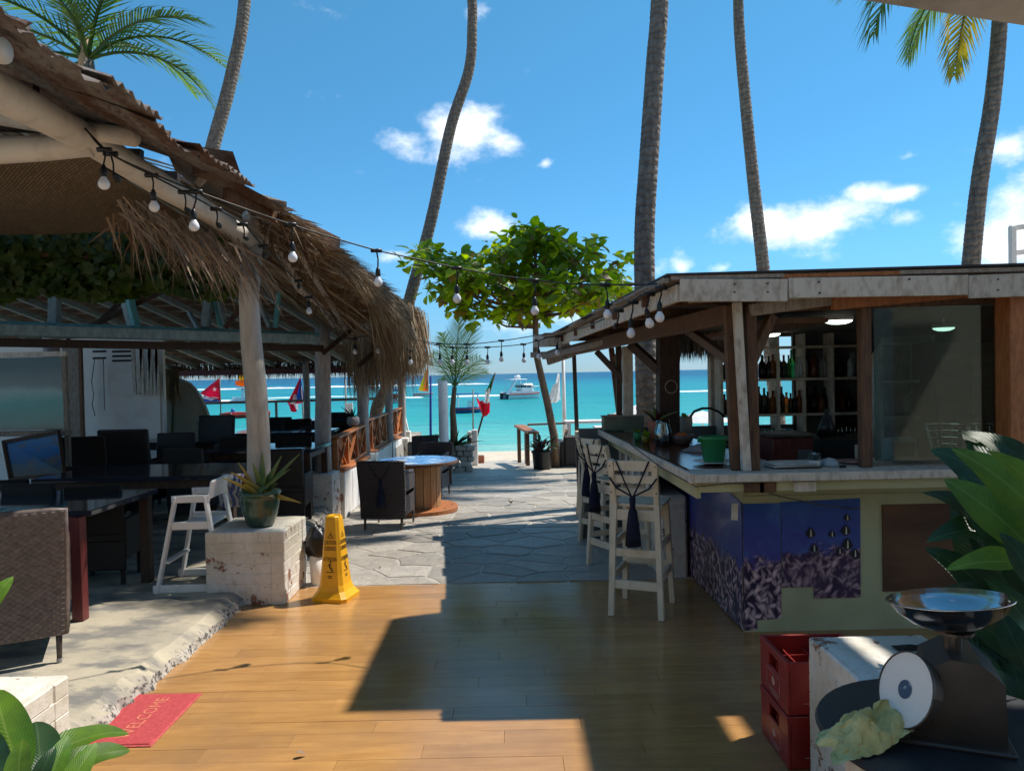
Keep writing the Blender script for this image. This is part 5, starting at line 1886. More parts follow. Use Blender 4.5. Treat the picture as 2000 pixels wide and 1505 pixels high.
# white torn paper strip
MB().prism([at(1429, 983, FY - .03), at(1442, 983, FY - .03), at(1441, 1016, FY - .03), at(1428, 1015, FY - .03)], (0, .002, 0)).build('paper_strip', MT['print_white'], bar)

# counter
CZ = 1.08
K = [V((1.06, 4.36, 0)), V((4.7, 4.36, 0)), V((4.7, 4.98, 0)), V((1.72, 4.98, 0)), V((1.58, 8.0, 0)), V((.9, 8.0, 0))]
left = [V((1.10, 4.62, CZ - .035)), V((1.72, 4.62, CZ - .035)), V((1.58, 8.0, CZ - .035)), V((.93, 8.0, CZ - .035))]
MB().prism(left, (0, 0, .033)).build('counter_top', MT['counter_wood'], bar)
MB().prism([V((1.07, 4.37, CZ - .035)), V((4.7, 4.37, CZ - .035)), V((4.7, 4.98, CZ - .035)), V((1.725, 4.98, CZ - .035)), V((1.725, 4.618, CZ - .035)), V((1.08, 4.618, CZ - .035))], (0, 0, .035)).build('counter_top', MT['white_wood'], bar)
MB().bar((1.05, 4.36, CZ - .022), (.905, 8.0, CZ - .022), .025, .06, bev=.004).build('counter_edge', MT['white_wood'], bar)
MB().bar((1.06, 4.345, CZ - .02), (2.75, 4.345, CZ - .02), .025, .05, bev=.004).build('counter_edge', MT['white_wood'], bar)
MB().bar((2.76, 4.345, CZ - .02), (4.7, 4.35, CZ - .02), .025, .05, bev=.004).build('counter_edge', MT['white_paint'], bar)
MB().bar((1.10, 4.42, CZ - .10), (1.02, 7.9, CZ - .10), .03, .10, bev=.004).build('counter_apron', MT['bar_green'], bar)
MB().bar((1.10, 4.40, CZ - .075), (4.6, 4.42, CZ - .075), .03, .07, bev=.004).build('counter_apron', MT['bar_green'], bar)
for (x, w) in ((1.5, .10), (1.72, .13), (1.42, .12)):
    MB().box((x, 4.385, CZ - .085), (w, .02, .06), 0, .003).build('splice_block', MT['wood_brown'] if w != .13 else MT['white_wood'], bar)
# upright boards under the far counter, weathered white
for i in range(16):
    y = 6.15 + i * .115
    MB().box((1.16 - (y - 6) * .02, y, .80), (.018, .10, .38 + rnd(-.02, .02)), rnd(-.02, .02), .003).build('board', [MT['white_wood'], MT['wood_grey'], MT['white_paint']][i % 3], bar)
# white painted ledge at the foot of the far counter
MB().box((1.30, 6.9, .30), (.22, 1.7, .75), 0, .02).build('foot_ledge', MT['painted_brick'], bar)

# posts on the counter, three together at the corner
def bpost(px0, py0, px1, py1, Y, w, m, d=None):
    a, b = at(px0, py0, Y), at(px1, py1, Y)
    MB().bar(a, b, w, d or w, bev=.006, up=(0, 1, 0)).build('post', MT[m], bar)


bpost(1436, 917, 1421, 596, 4.52, .055, 'wood_brown')
bpost(1458, 920, 1439, 590, 4.46, .05, 'white_wood')
bpost(1472, 920, 1464, 596, 4.52, .065, 'wood_brown')
bpost(1690, 914, 1687, 600, 4.55, .065, 'wood_brown')
bpost(1985, 930, 1982, 570, 4.50, .17, 'wood_orange')
bpost(2035, 930, 2032, 570, 4.50, .15, 'wood_brown')
# thick log post and thinner posts deeper in the bar
bpost(1304, 858, 1304, 640, 7.0, .19, 'wood_dark')
bpost(1398, 840, 1396, 690, 8.0, .13, 'white_wood')
bpost(1227, 848, 1225, 676, 7.75, .10, 'white_wood')
bpost(1210, 848, 1208, 676, 7.85, .06, 'wood_dark')
a = at(1133, 1008, 9.55)
MB().bar(V((a.x, 9.55, gz(9.55))), at(1121, 690, 9.45), .05, .05, bev=.004).build('post', MT['steel_dark'], bar)
a = at(1196, 690, 9.0)
MB().bar(at(1213, 840, 8.8), at(1194, 680, 8.9), .06, .07).build('post', MT['wood_brown'], bar)
# braces
for (x0, y0, x1, y1, Y0, Y1, w, m) in ((1165, 686, 1222, 746, 7.9, 7.8, .05, 'wood_dark'), (1232, 672, 1312, 745, 7.3, 6.95, .07, 'wood_dark'), (1338, 640, 1424, 702, 5.6, 4.6, .05, 'wood_brown'),
                                  (1508, 615, 1468, 705, 4.65, 4.6, .05, 'wood_brown'), (1738, 608, 1688, 690, 4.62, 4.6, .055, 'wood_dark'), (1200, 700, 1234, 676, 8.2, 8.6, .05, 'wood_brown')):
    MB().bar(at(x0, y0, Y0), at(x1, y1, Y1), w, w * 1.2, bev=.004).build('brace', MT[m], bar)
# beams under the roof
NB = at(1428, 612, 4.55)
MB().bar(NB, at(1100, 688, 9.35), .07, .12, bev=.006).build('eave_beam', MT['wood_brown'], bar)
MB().bar(at(1350, 628, 5.6), at(1062, 697, 9.5), .05, .06, bev=.006).build('eave_beam', MT['wood_grey'], bar)
MB().bar(at(1462, 606, 4.5), at(1690, 575, 4.5), .05, .075, bev=.006).build('front_beam', MT['wood_grey'], bar)
MB().bar(at(1625, 592, 4.48), at(1892, 567, 4.48), .055, .085, bev=.006).build('front_beam', MT['wood_orange'], bar)
MB().bar(at(1470, 602, 4.58), at(2060, 580, 4.58), .06, .055, bev=.006).build('front_beam', MT['wood_brown'], bar)
MB().bar(at(1480, 590, 4.62), at(2060, 580, 4.62), .05, .06, bev=.006).build('front_beam', MT['wood_brown'], bar)
# fascia boards of the front edge
segs = [(1328, 545, 1537, 545, 78, 4.30), (1539, 543, 1890, 537, 70, 4.31), (1892, 538, 2100, 530, 80, 4.30)]
for (x0, y0, x1, y1, h, Y) in segs:
    a, b = at(x0, y0 + h * .28, Y), at(x1, y1 + h * .28, Y)
    MB().bar(a, b, .025, h * .56 / F * Y, bev=.003).build('fascia_board', MT['white_wood'], bar)
for (x0, y0, x1, y1, Y, m) in ((1310, 543, 1530, 538, 4.32, 'wood_grey'), (1525, 540, 1760, 533, 4.325, 'wood_orange'), (1755, 532, 2100, 524, 4.32, 'wood_grey')):
    MB().bar(at(x0, y0, Y), at(x1, y1, Y), .03, .022).build('fascia_trim', MT[m], bar)
MB().bar(at(1345, 585, 4.33), at(1600, 576, 4.33), .02, .035).build('fascia_trim', MT['white_wood'], bar)
for (px, py) in ((1435, 555), (1500, 553), (1435, 570), (1500, 570), (1600, 550), (1602, 572), (1777, 545), (1950, 545), (1950, 566)):
    c = at(px, py, 4.283)
    MB().tube([c, c + V((0, .01, 0))], .006, 8).build('nail', MT['steel_dark'], bar)
# roof: deck of planks, falling to the sea side
C1 = at(1300, 548, 4.32); C2 = at(2120, 524, 4.32); C3 = V((6.2, 9.6, 2.12)); C4 = at(1062, 664, 9.55)


def roof(u, v, dz=0.0):
    return C1.lerp(C4, v).lerp(C2.lerp(C3, v), u) + V((0, 0, dz))


nb = 16
for i in range(nb):
    v0, v1 = i / nb, (i + 1) / nb - .004
    e = rnd(-.012, .012) if i < 13 else rnd(-.05, .03)
    mb = MB()
    a, b, c_, d_ = roof(e, v0), roof(1, v0), roof(1, v1), roof(e, v1)
    mb.prism([a, b, c_, d_], (0, 0, .022))
    mb.build('roof_plank', MT['wood_grey'], bar)
MT['roof_felt'] = M('roof_felt', (.06, .06, .065), (.035, .035, .04), .85, 5, bp=.4)
MB().prism([roof(.0, -.005, .026), roof(1, -.005, .026), roof(1, 1, .026), roof(.0, 1, .026)], (0, 0, .012)).build('roofing_felt', MT['roof_felt'], bar)
# left verge boards, pale, and the boards that stick out at the far corner
MB().bar(at(1325, 572, 4.34), at(1100, 663, 8.6), .03, .10, bev=.004).build('verge_board', MT['white_wood'], bar)
MB().bar(at(1300, 548, 4.30), at(1110, 645, 8.6), .035, .03, bev=.003).build('verge_trim', MT['wood_grey'], bar)
MB().bar(at(1041, 666, 9.6), at(1112, 664, 9.62), .05, .16, bev=.004).build('end_board', MT['white_wood'], bar)
MB().bar(at(1036, 693, 9.6), at(1080, 691, 9.6), .06, .07, bev=.004).build('end_board', MT['wood_grey'], bar)
MB().bar(at(1068, 700, 9.4), at(1115, 684, 9.2), .05, .17, bev=.004).build('end_board', MT['wood_grey'], bar)
for i in range(5):
    v = .12 + i * .17
    MB().bar(roof(.01, v, -.05), roof(.9, v, -.05), .05, .07).build('rafter', MT['wood_brown'], bar)
# ceiling boards inside
MB().box((3.6, 6.3, at(1640, 622, 5.6).z + .02), (3.9, 2.9, .03)).build('ceiling', MT['bar_ceiling'], bar)
MB().prism([V((1.62, 4.68, 1.98)), V((2.0, 4.68, 1.98)), V((2.0, 6.4, 1.95)), V((1.62, 6.4, 1.95))], (0, 0, .03)).build('ceiling', MT['wood_brown'], bar)
# back and side walls
BY = 7.75
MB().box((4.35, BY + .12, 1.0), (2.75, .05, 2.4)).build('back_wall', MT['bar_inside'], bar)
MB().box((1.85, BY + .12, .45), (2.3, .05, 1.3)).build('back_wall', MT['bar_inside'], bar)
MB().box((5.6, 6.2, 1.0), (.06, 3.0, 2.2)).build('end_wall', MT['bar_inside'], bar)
# window pane on the right of the front
p, q = at(1705, 600, 4.56), at(1956, 895, 4.56)
w = MB().box(((p.x + q.x) / 2, 4.56, (p.z + q.z) / 2), (q.x - p.x, .006, p.z - q.z)).build('window', MT['pane'], bar)
MB().bar((q.x - .01, 4.555, p.z), (q.x - .01, 4.555, q.z), .02, .03).build('window_frame', MT['white_paint'], w)
MB().box((3.45, 4.5, CZ + .03), (1.25, .06, .055), 0, .004).build('window_sill', MT['wood_grey'], bar)
# lit ceiling lamps
for (px, py, Y, r, lab) in ((1637, 626, 5.5, .105, 'round lit ceiling lamp above the open bar counter'), (1506, 652, 7.0, .09, 'small lit ceiling lamp above the left bottle shelf'), (1843, 640, 5.9, .085, 'lit ceiling lamp seen through the bar window')):
    c = at(px, py, Y)
    lt = thing('ceiling_lamp', lab, 'lamp', c)
    MB().lathe([(r * .97, .0), (r, .004), (r, .03), (0, .03)], c, 28).build('housing', MT['white_lamp'], lt, smooth=False)
    MB().lathe([(0, -.028), (r * .5, -.024), (r * .85, -.012), (r * .93, -.001), (0, -.001)], c, 28).build('diffuser', MT['lamp_on'], lt)
    MB().tube([c + V((0, 0, .03)), c + V((0, 0, .25))], .01, 6).build('stem', MT['white_lamp'], lt)

# ---- bottle shelves
shf = thing('bottle_shelf', 'white open shelf unit full of bottles at the back of the bar', 'shelf', (2.8, BY, .1))
sx0, sx1 = at(1404, 740, BY).x, at(1700, 740, BY).x
zs = [at(1550, y, BY).z for y in (851, 806, 738, 676)]
for z in zs:
    MB().box(((sx0 + sx1) / 2, BY, z - .012), (sx1 - sx0, .24, .024), 0, .002).build('shelf_board', MT['white_wood'], shf)
for px in (1404, 1469, 1513, 1563, 1618, 1700):
    x = at(px, 740, BY).x
    MB().box((x, BY + .002, (zs[0] + zs[-1]) / 2 - .1), (.024, .236, zs[-1] - zs[0] + .45)).build('upright', MT['white_wood'], shf)
for (a, b, k) in ((1563, 1618, 1), (1563, 1618, 2), (1618, 1700, 0), (1618, 1700, 1), (1618, 1700, 2), (1563, 1618, 0)):
    x0, x1 = at(a, 740, BY).x + .014, at(b, 740, BY).x - .014
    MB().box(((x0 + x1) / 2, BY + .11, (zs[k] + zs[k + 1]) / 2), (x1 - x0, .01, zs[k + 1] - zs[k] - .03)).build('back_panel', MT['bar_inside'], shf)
MB().box(((sx0 + sx1) / 2, BY - .12, zs[0] - .32), (sx1 - sx0 + 1.2, .5, .55)).build('base_cabinet', MT['wood_dark'], shf)


def bottle_me(name, mat, r, h, neck=.3):
    mb = MB().lathe([(r * .9, 0), (r, .008), (r, h * (1 - neck - .12)), (r * .75, h * (1 - neck - .03)), (r * .34, h * (1 - neck + .06)), (r * .32, h * .96), (r * .38, h * .965), (r * .38, h), (0, h)], (0, 0, 0), 12)
    me = bpy.data.meshes.new(name)
    me.from_pydata([tuple(p) for p in mb.v], [], mb.f)
    me.polygons.foreach_set('use_smooth', [True] * len(me.polygons))
    me.materials.append(mat)
    return me


BM = {k: bottle_me('bottle', MT['bottle_' + k], r, h, n) for k, r, h, n in (('dark', .04, .28, .3), ('green', .037, .30, .35), ('amber', .042, .26, .28), ('clear', .04, .27, .25))}
cols = dict(dark='dark brown', green='green', amber='amber', clear='clear glass')
rows = {1: 'middle', 2: 'top', 0: 'lowest'}
rs = random.Random(8)
for (k, a, b, n, pool) in ((2, 1408, 1466, 4, ('dark', 'green')), (2, 1472, 1510, 5, ('dark', 'dark', 'amber')), (2, 1516, 1560, 5, ('green', 'dark', 'clear')), (2, 1566, 1614, 6, ('dark', 'clear', 'amber', 'green')), (2, 1622, 1690, 5, ('clear', 'dark', 'amber')),
                           (1, 1408, 1466, 5, ('dark', 'clear')), (1, 1472, 1510, 5, ('dark', 'dark', 'amber')), (1, 1516, 1560, 6, ('amber', 'dark', 'dark')), (1, 1566, 1614, 6, ('dark', 'amber', 'dark')), (1, 1622, 1694, 5, ('clear', 'amber', 'dark'))):
    bay = {1408: 'first', 1472: 'second', 1516: 'third', 1566: 'fourth', 1622: 'fifth'}[a]
    for i in range(n):
        kd = pool[(i + rs.randint(0, 1)) % len(pool)]
        x = at(a + (b - a) * (i + .5) / n, 740, BY).x
        o = mesh_obj('bottle', BM[kd], None)
        o.location = (x + rs.uniform(-.01, .01), BY + rs.uniform(-.06, .04), zs[k] + .001)
        s = rs.uniform(.78, 1.02)
        o.scale = (s, s, s * rs.uniform(.9, 1.05))
        tag(o, '%s bottle on the %s shelf, %s bay from the white post' % (cols[kd], rows[k], bay), 'bottle', '%s bottles on the %s shelf, %s bay' % (cols[kd], rows[k], bay))
# upturned glasses on the lowest shelf
gm = MB().lathe([(.036, 0), (.038, .003), (.031, .13), (.0, .132)], (0, 0, 0), 12)
GLM = bpy.data.meshes.new('glass'); GLM.from_pydata([tuple(p) for p in gm.v], [], gm.f); GLM.materials.append(MT['clear_glass'])
GLM.polygons.foreach_set('use_smooth', [True] * len(GLM.polygons))
for i in range(16):
    o = mesh_obj('drinking_glass', GLM, None)
    o.location = (at(1632 + (i % 8) * 8.2, 740, BY).x, BY - .05 + .08 * (i // 8), zs[0] + .001 if i < 99 else 0)
    rw = 'front' if i < 8 else 'back'
    tag(o, 'upturned tall glass in the %s row on the lowest shelf, fifth bay' % rw, 'glass', 'tall glasses, %s row of the lowest bar shelf' % rw)
for i in range(12):
    o = mesh_obj('drinking_glass', GLM, None)
    o.location = (at(1476 + (i % 6) * 13, 740, BY).x, BY - .05 + .08 * (i // 6), zs[0] + .001)
    o.scale = (.8, .8, .6)
    rw = 'front' if i < 6 else 'back'
    tag(o, 'short glass in the %s row on the lowest shelf under the dark bottles' % rw, 'glass', 'short glasses, %s row of the lowest bar shelf' % rw)

# ---- things on the counters
def on_counter(px, py, z=CZ):
    return on(px, py, z)


def simple(name, label, cat, mb, mat, group=None, smooth=False):
    o = mb.build(name, mat, smooth=smooth)
    return tag(o, label, cat, group)


# till with drawer, on the work counter inside
wc = thing('work_counter', 'dark work counter behind the bar front', 'counter', (3, 6.0, 0))
MB().box((3.2, 6.05, .86), (2.9, .5, .05)).build('top', MT['table_top'], wc)
MB().box((3.2, 6.08, .42), (2.8, .4, .83)).build('cabinet', MT['wood_dark'], wc)
rg = thing('cash_register', 'dark red till box with a grey lid on the work counter', 'till', (at(1535, 880, 5.9).x, 5.9, .886))
c = rg.location
MB().box((c.x, c.y, c.z + .14), (.32, .3, .26), 0, .01).build('body', MT['table_red'], rg)
MB().box((c.x, c.y, c.z + .285), (.35, .32, .03), 0, .008).build('lid', MT['steel_dark'], rg)
MB().box((c.x + .09, c.y - .153, c.z + .13), (.11, .006, .09)).build('display', MT['bar_inside'], rg)
mg = thing('coffee_machine', 'squat black machine with a pale side panel beside the till', 'machine', (at(1640, 880, 5.95).x, 5.95, .886))
c = mg.location
MB().box((c.x, c.y, c.z + .13), (.34, .28, .26), 0, .02).build('body', MT['black_plastic'], mg)
MB().box((c.x + .1, c.y - .143, c.z + .12), (.09, .008, .16)).build('side_panel', MT['white_wood'], mg)
MB().lathe([(.08, 0), (.05, .1), (.02, .18), (.02, .22), (0, .22)], (c.x - .1, c.y, c.z + .26), 14).build('hopper', MT['black_plastic'], mg, smooth=True)
# papers, plastic cup, lump of cloth, on the front counter
pp = thing('paper_pile', 'pile of loose white papers on the front counter by the plastic cup', 'papers', on_counter(1545, 912))
for i in range(4):
    c = pp.location
    MB().box((c.x + rnd(-.01, .01), c.y + rnd(-.01, .01), c.z + .006 + i * .008), (.30 - i * .01, .16, .005), rnd(-.12, .12)).build('sheet', MT['print_white'] if i else MT['wood_dark'], pp)
c = on_counter(1591, 912)
cp = thing('plastic_cup', 'empty clear plastic cup on the front bar counter', 'cup', c)
MB().lathe([(.03, 0), (.04, .085), (.042, .09), (.039, .088), (.029, .004), (0, .004)], c, 18).build('cup_wall', MT['clear_glass'], cp, smooth=True)
MB().lathe([(.032, .0), (.036, .045), (.0, .045)], c, 14).build('napkins', MT['print_white'], cp, smooth=True)
c = on_counter(1620, 910)
mb = MB().lathe([(.05, 0), (.055, .02), (.035, .045), (0, .055)], c, 14)
simple('tape_roll', 'pale blue tape lump lying beside the plastic cup', 'tape', mb, M('pale_blue', (.45, .55, .60), None, .5, 20, bp=.3), smooth=True)
c = on_counter(1665, 905)
mb = MB().lathe([(.03, 0), (.08, .012), (.095, .022), (.085, .022), (.03, .006), (0, .006)], c, 20)
simple('saucer', 'pinkish saucer on the counter beside the brown window post', 'saucer', mb, M('pink_glaze', (.5, .3, .28), None, .3, 8, bp=0), smooth=True)
c = on_counter(1646, 913)
simple('lighter', 'small black lighter lying on the front counter', 'lighter', MB().box(c + V((0, 0, .008)), (.045, .02, .014), .3, .004), MT['black_plastic'])
# white torn packaging and tools by the window
c = V((3.02, 4.43, CZ + .06))
simple('foam_piece', 'torn white foam piece on the window ledge', 'foam', MB().box((2.98, 4.42, CZ + .033), (.22, .09, .06), .04, .02), MT['white_paint'])
# green bucket on a plate at the corner
c = on_counter(1394, 905)
c = V((c.x, c.y, CZ + .001))
plt = tag(MB().lathe([(.05, 0), (.10, .008), (.135, .018), (.13, .02), (.05, .008), (0, .008)], c, 28).build('plate', MT['white_paint'], smooth=True), 'white plate under the green bucket on the counter', 'plate')
bk = thing('bucket', 'green plastic bucket standing on a plate at the counter corner', 'bucket', c + V((0, 0, .01)))
b0 = c + V((0, 0, .01))
MB().lathe([(.062, 0), (.066, .004), (.084, .15), (.094, .152), (.094, .168), (.086, .17), (.08, .16), (.06, .01), (0, .01)], b0, 28).build('shell', MT['green_plastic'], bk, smooth=True)
MB().box(b0 + V((-.092, 0, .145)), (.02, .03, .03)).build('lug', MT['green_plastic'], bk)
# far counter clutter
c = V((1.12, 7.72, CZ))
gb = thing('planter_box', 'weathered grey green planter box on the far end of the counter', 'planter', c)
MB().box(c + V((.03, .05, .075)), (.42, .15, .15), .05, .006).build('box', M('planter_green', (.17, .21, .15), (.11, .13, .10), .7, 5), gb)
MB().box(c + V((.03, .05, .152)), (.44, .17, .012), .05, .003).build('rim', MT['wood_grey'], gb)
c = V((1.30, 6.75, CZ))
ft = thing('potted_orchid', 'reddish brown potted plant with pale pointed leaves against the counter log', 'plant', c)
MB().lathe([(.05, 0), (.07, .1), (.075, .16), (.06, .16), (0, .15)], c, 16).build('pot', MT['terracotta'], ft, smooth=True)
for i in range(12):
    spike(ft, c + V((0, 0, .15)), V((rnd(-.8, .8), rnd(-.6, .6), rnd(.6, 1.2))), rnd(.12, .24), .012, MT['leaf_red'] if i % 2 else MT['leaf_agave'], .3)
for (px, py, kd, lab) in ((1246, 860, 0, 'small green potted herb on the brown counter'), (1262, 866, 1, 'small yellow green pot beside the green herb on the counter')):
    c = on_counter(px, py)
    t_ = thing('herb_pot', lab, 'pot', c)
    MB().lathe([(.03, 0), (.042, .07), (.036, .07), (0, .06)], c, 14).build('pot', MT['green_plastic'] if kd == 0 else MT['leaf_palm_yellow'], t_, smooth=True)
    for i in range(9):
        put_leaf(LA, t_, c + V((0, 0, .065)), V((rnd(-1, 1), rnd(-1, 1), rnd(.2, 1))), Z, rnd(.04, .075))
c = on_counter(1295, 870)
jg = thing('water_jug', 'clear blue glass jug standing on the brown counter', 'jug', c)
MB().lathe([(.06, 0), (.068, .01), (.07, .12), (.05, .18), (.056, .21), (.052, .21), (.045, .18), (.064, .12), (.062, .012), (0, .012)], c, 20).build('jug_wall', MT['clear_glass'], jg, smooth=True)
MB().lathe([(.058, .014), (.06, .09), (0, .09)], c, 18).build('water', M('blue_water', (.05, .16, .28), None, .1, 3, bp=0), jg, smooth=True)
c = on_counter(1330, 868)
bkx = thing('basket', 'brown wicker basket on the counter in front of the log', 'basket', c)
MB().lathe([(.07, 0), (.10, .05), (.11, .085), (.10, .085), (.08, .03), (0, .03)], c, 20).build('bowl', MT['wicker_brown'], bkx, smooth=True)
for i in range(4):
    MB().lathe([(0, 0), (.026, .012), (.034, .034), (.026, .056), (0, .066)], c + V((rnd(-.05, .05), rnd(-.05, .05), .035)), 10).build('fruit', MT['flag_orange'] if i % 2 else MT['terracotta'], bkx, smooth=True)
c = V((1.78, 7.35, CZ))
ht = thing('watering_pot', 'cream pot with a long dark hoop handle behind the counter', 'pot', c)
c = on(1338, 845, CZ)
ht.location = c
MB().lathe([(.06, 0), (.075, .1), (.07, .16), (.06, .16), (0, .15)], c, 18).build('pot', MT['white_wood'], ht, smooth=True)
MB().tube([at(1345, 818, c.y), at(1356, 803, c.y), at(1372, 797, c.y), at(1388, 797, c.y), at(1404, 804, c.y), at(1416, 814, c.y)], .012, 8).build('hoop_handle', MT['black_plastic'], ht, smooth=True)
for i in range(8):
    put_leaf(LA, ht, c + V((0, 0, .15)), V((rnd(-1, 1), rnd(-1, 1), rnd(.1, .7))), Z, rnd(.05, .09))
c = on_counter(1372, 880)
simple('cloth_heap', 'crumpled grey cloth lying behind the green bucket', 'cloth', MB().grid(lambda u, v: c + V(((u - .5) * .3, (v - .5) * .18, .05 * math.sin(math.pi * u) * math.sin(math.pi * v) * (1 + .6 * noise.noise(V((u * 5, v * 5, 2)))) + .002)), 14, 10), M('grey_cloth', (.3, .3, .31), None, .9, 20), smooth=True)
# coil of wire on the log
c = at(1310, 755, 6.86)
wr = MB()
wr.tube([c + V((.055 * math.cos(a / 16 * 2 * math.pi), -.02, .06 * math.sin(a / 16 * 2 * math.pi))) for a in range(17)], .005, 6, cap=False)
simple('wire_coil', 'coil of pale wire hung on the thick log post', 'wire', wr, MT['rope'])
# loose cable along the bar front
cb = MB().tube([at(1232, 868, 5.0), at(1290, 912, 4.6), at(1360, 950, 4.36), at(1420, 944, 4.33), at(1450, 943, 4.34), at(1520, 968, 4.45), at(1600, 985, 4.6), at(1680, 994, 4.74)], .004, 6)
simple('loose_cable', 'thin grey cable sagging along the bar front', 'cable', cb, MT['steel_dark'], smooth=True)
# fringe of grey straw hanging deeper in the bar
fg = MB()
for i in range(900):
    p = at(rnd(1325, 1425), 655 + rnd(-10, 8), 7.3 + rnd(-.1, .1))
    fg.blade(p, V((rnd(-.1, .1), rnd(-.1, .1), -1)), rnd(.15, .26), rnd(.006, .014), .05)
o = thing('straw_valance', 'grey straw valance hanging inside the bar between log and posts', 'valance', at(1375, 655, 7.3))
MB().bar(at(1322, 652, 7.3), at(1430, 650, 7.3), .04, .05).build('batten', MT['wood_dark'], o)
fg.build('straw', MT['thatch_grey'], o, kind='stuff')
# ---- upper floor slab over the right, with an unseen gap added to let sun streaks through
sl = thing('roof_slab', 'beige concrete slab of the upper floor jutting over the right side', 'slab', (6, 4, 5.2))
SZ = 5.2
a, b = on(1680, 0, SZ), on(2000, 50, SZ)
d = (b - a)
far = a + d * 3.6
for (x0, x1, y0f, y1f) in (('L', 3.95, 0, 0), (3.95, 4.16, 0, 0), (4.16, 9.5, 0, 0)):
    x0 = a.x - .03 if x0 == 'L' else x0
    fy = lambda x: a.y + (x - a.x) * d.y / d.x
    if x1 == 4.16:
        for (s0, s1) in ((-3.0, 3.45), (5.25, None)):
            MB().prism([(x0, s0, SZ), (x1, s0, SZ), (x1, s1 or fy(x1), SZ), (x0, s1 or fy(x0), SZ)], (0, 0, .22)).build('slab_or_shade_panel', MT['slab'], sl)
    else:
        MB().prism([(x0, -3, SZ), (x1, -3, SZ), (x1, fy(x1), SZ), (x0, fy(x0), SZ)], (0, 0, .22)).build('slab_or_shade_panel', MT['slab'], sl)
fy = lambda x: a.y + (x - a.x) * d.y / d.x
MB().prism([(2.2, 5.36, SZ), (a.x - .035, 5.36, SZ), (a.x - .035, fy(a.x - .035), SZ), (2.2, fy(2.2), SZ)], (0, 0, .22)).build('slab_or_shade_panel', MT['slab'], sl)  # extra unseen panel, added to cast shade on the deck
for (x, y) in ((9.3, 8.2), (9.3, 1), (5.9, -2.8)):
    MB().box((x, y, SZ / 2 - .05), (.3, .3, SZ + .1)).build('column', MT['white_paint'], sl)
# white railing of a roof terrace further back
rr = thing('terrace_railing', 'white wooden railing on a roof terrace behind the bar', 'railing', at(1985, 540, 11))
MB().bar(at(1978, 548, 11), at(1977, 442, 11), .08, .08, bev=.006).build('post', MT['white_paint'], rr)
for y in (446, 495):
    MB().bar(at(1972, y, 11.05), at(2200, y - 28, 11.05), .05, .08, bev=.006).build('rail', MT['white_paint'], rr)
MB().bar(at(2190, 540, 11), at(2190, 420, 11), .08, .08).build('post', MT['white_paint'], rr)

# ---- kitchen corner seen through the bar window
kc = thing('kitchen_cabinet', 'tall dark kitchen cabinet behind the bar window', 'cabinet', (at(1890, 800, 6.6).x, 6.6, 0))
x0, x1 = at(1822, 700, 6.6).x, at(1950, 700, 6.6).x
MB().box(((x0 + x1) / 2, 6.75, .95), (x1 - x0, .4, 1.9), 0, .01).build('carcass', MT['black_plastic'], kc)
for k in (0, 1):
    d_ = MB().box((x0 + (x1 - x0) * (.26 + .48 * k), 6.54, 1.0), ((x1 - x0) * .45, .02, 1.6), 0, .005).build('door', MT['steel_dark'], kc)
    MB().box((x0 + (x1 - x0) * (.45 + .1 * k), 6.52, 1.05), (.015, .03, .2)).build('handle', MT['chrome'], d_)
pc_ = thing('pale_cupboard', 'pale cupboard with shelves beside the dark kitchen cabinet', 'cupboard', (at(1745, 800, 6.9).x, 6.9, 0))
x0, x1 = at(1712, 700, 6.9).x, at(1812, 700, 6.9).x
MB().box(((x0 + x1) / 2, 7.2, 1.0), (x1 - x0, .03, 1.95)).build('back_panel', MT['white_wood'], pc_)
for x in (x0, x1):
    MB().box((x, 7.0, 1.0), (.03, .38, 1.95)).build('side_panel', MT['white_wood'], pc_)
for z in (.9, 1.22, 1.55, 1.9):
    MB().box(((x0 + x1) / 2, 7.0, z), (x1 - x0, .38, .025)).build('shelf', MT['white_wood'], pc_)
for i in range(8):
    z = (.913, 1.233)[i % 2]
    MB().lathe([(.05, 0), (.055, .01), (.055, .16), (.03, .2), (0, .2)], (x0 + .09 + (i // 2) * .11, 6.95, z), 12).build('jar', MT['clear_glass'] if i % 3 else MT['bottle_amber'], pc_, smooth=True)
ra = thing('radio', 'small white radio on the ledge behind the bar window', 'radio', V((at(1760, 880, 4.8).x, 4.82, CZ)))
c = ra.location
MB().box((c.x, c.y, c.z + .075), (.2, .1, .15), .1, .015).build('case', MT['white_paint'], ra)
MB().box((c.x, c.y - .052, c.z + .08), (.14, .006, .09), .1).build('speaker_cloth', MT['black_plastic'], ra)
for i, (px, r_) in enumerate(((1850, .12), (1925, .1))):
    c = V((at(px, 880, 5.0).x, 5.0, CZ))
    t_ = thing('wire_basket', ['round wire basket behind the window next to the radio', 'round wire basket behind the window by the big orange post'][i], 'basket', c)
    for k in range(5):
        z_ = .03 + k * .045
        MB().tube([c + V((r_ * (.7 + .1 * k) * math.cos(a / 14 * 6.283), r_ * (.7 + .1 * k) * math.sin(a / 14 * 6.283), z_)) for a in range(15)], .004, 5, cap=False).build('hoop', MT['chrome'], t_)
    for k in range(8):
        a = k / 8 * 6.283
        MB().tube([c + V((r_ * .72 * math.cos(a), r_ * .72 * math.sin(a), .0)), c + V((r_ * 1.12 * math.cos(a), r_ * 1.12 * math.sin(a), .21))], .003, 5).build('stay', MT['chrome'], t_)

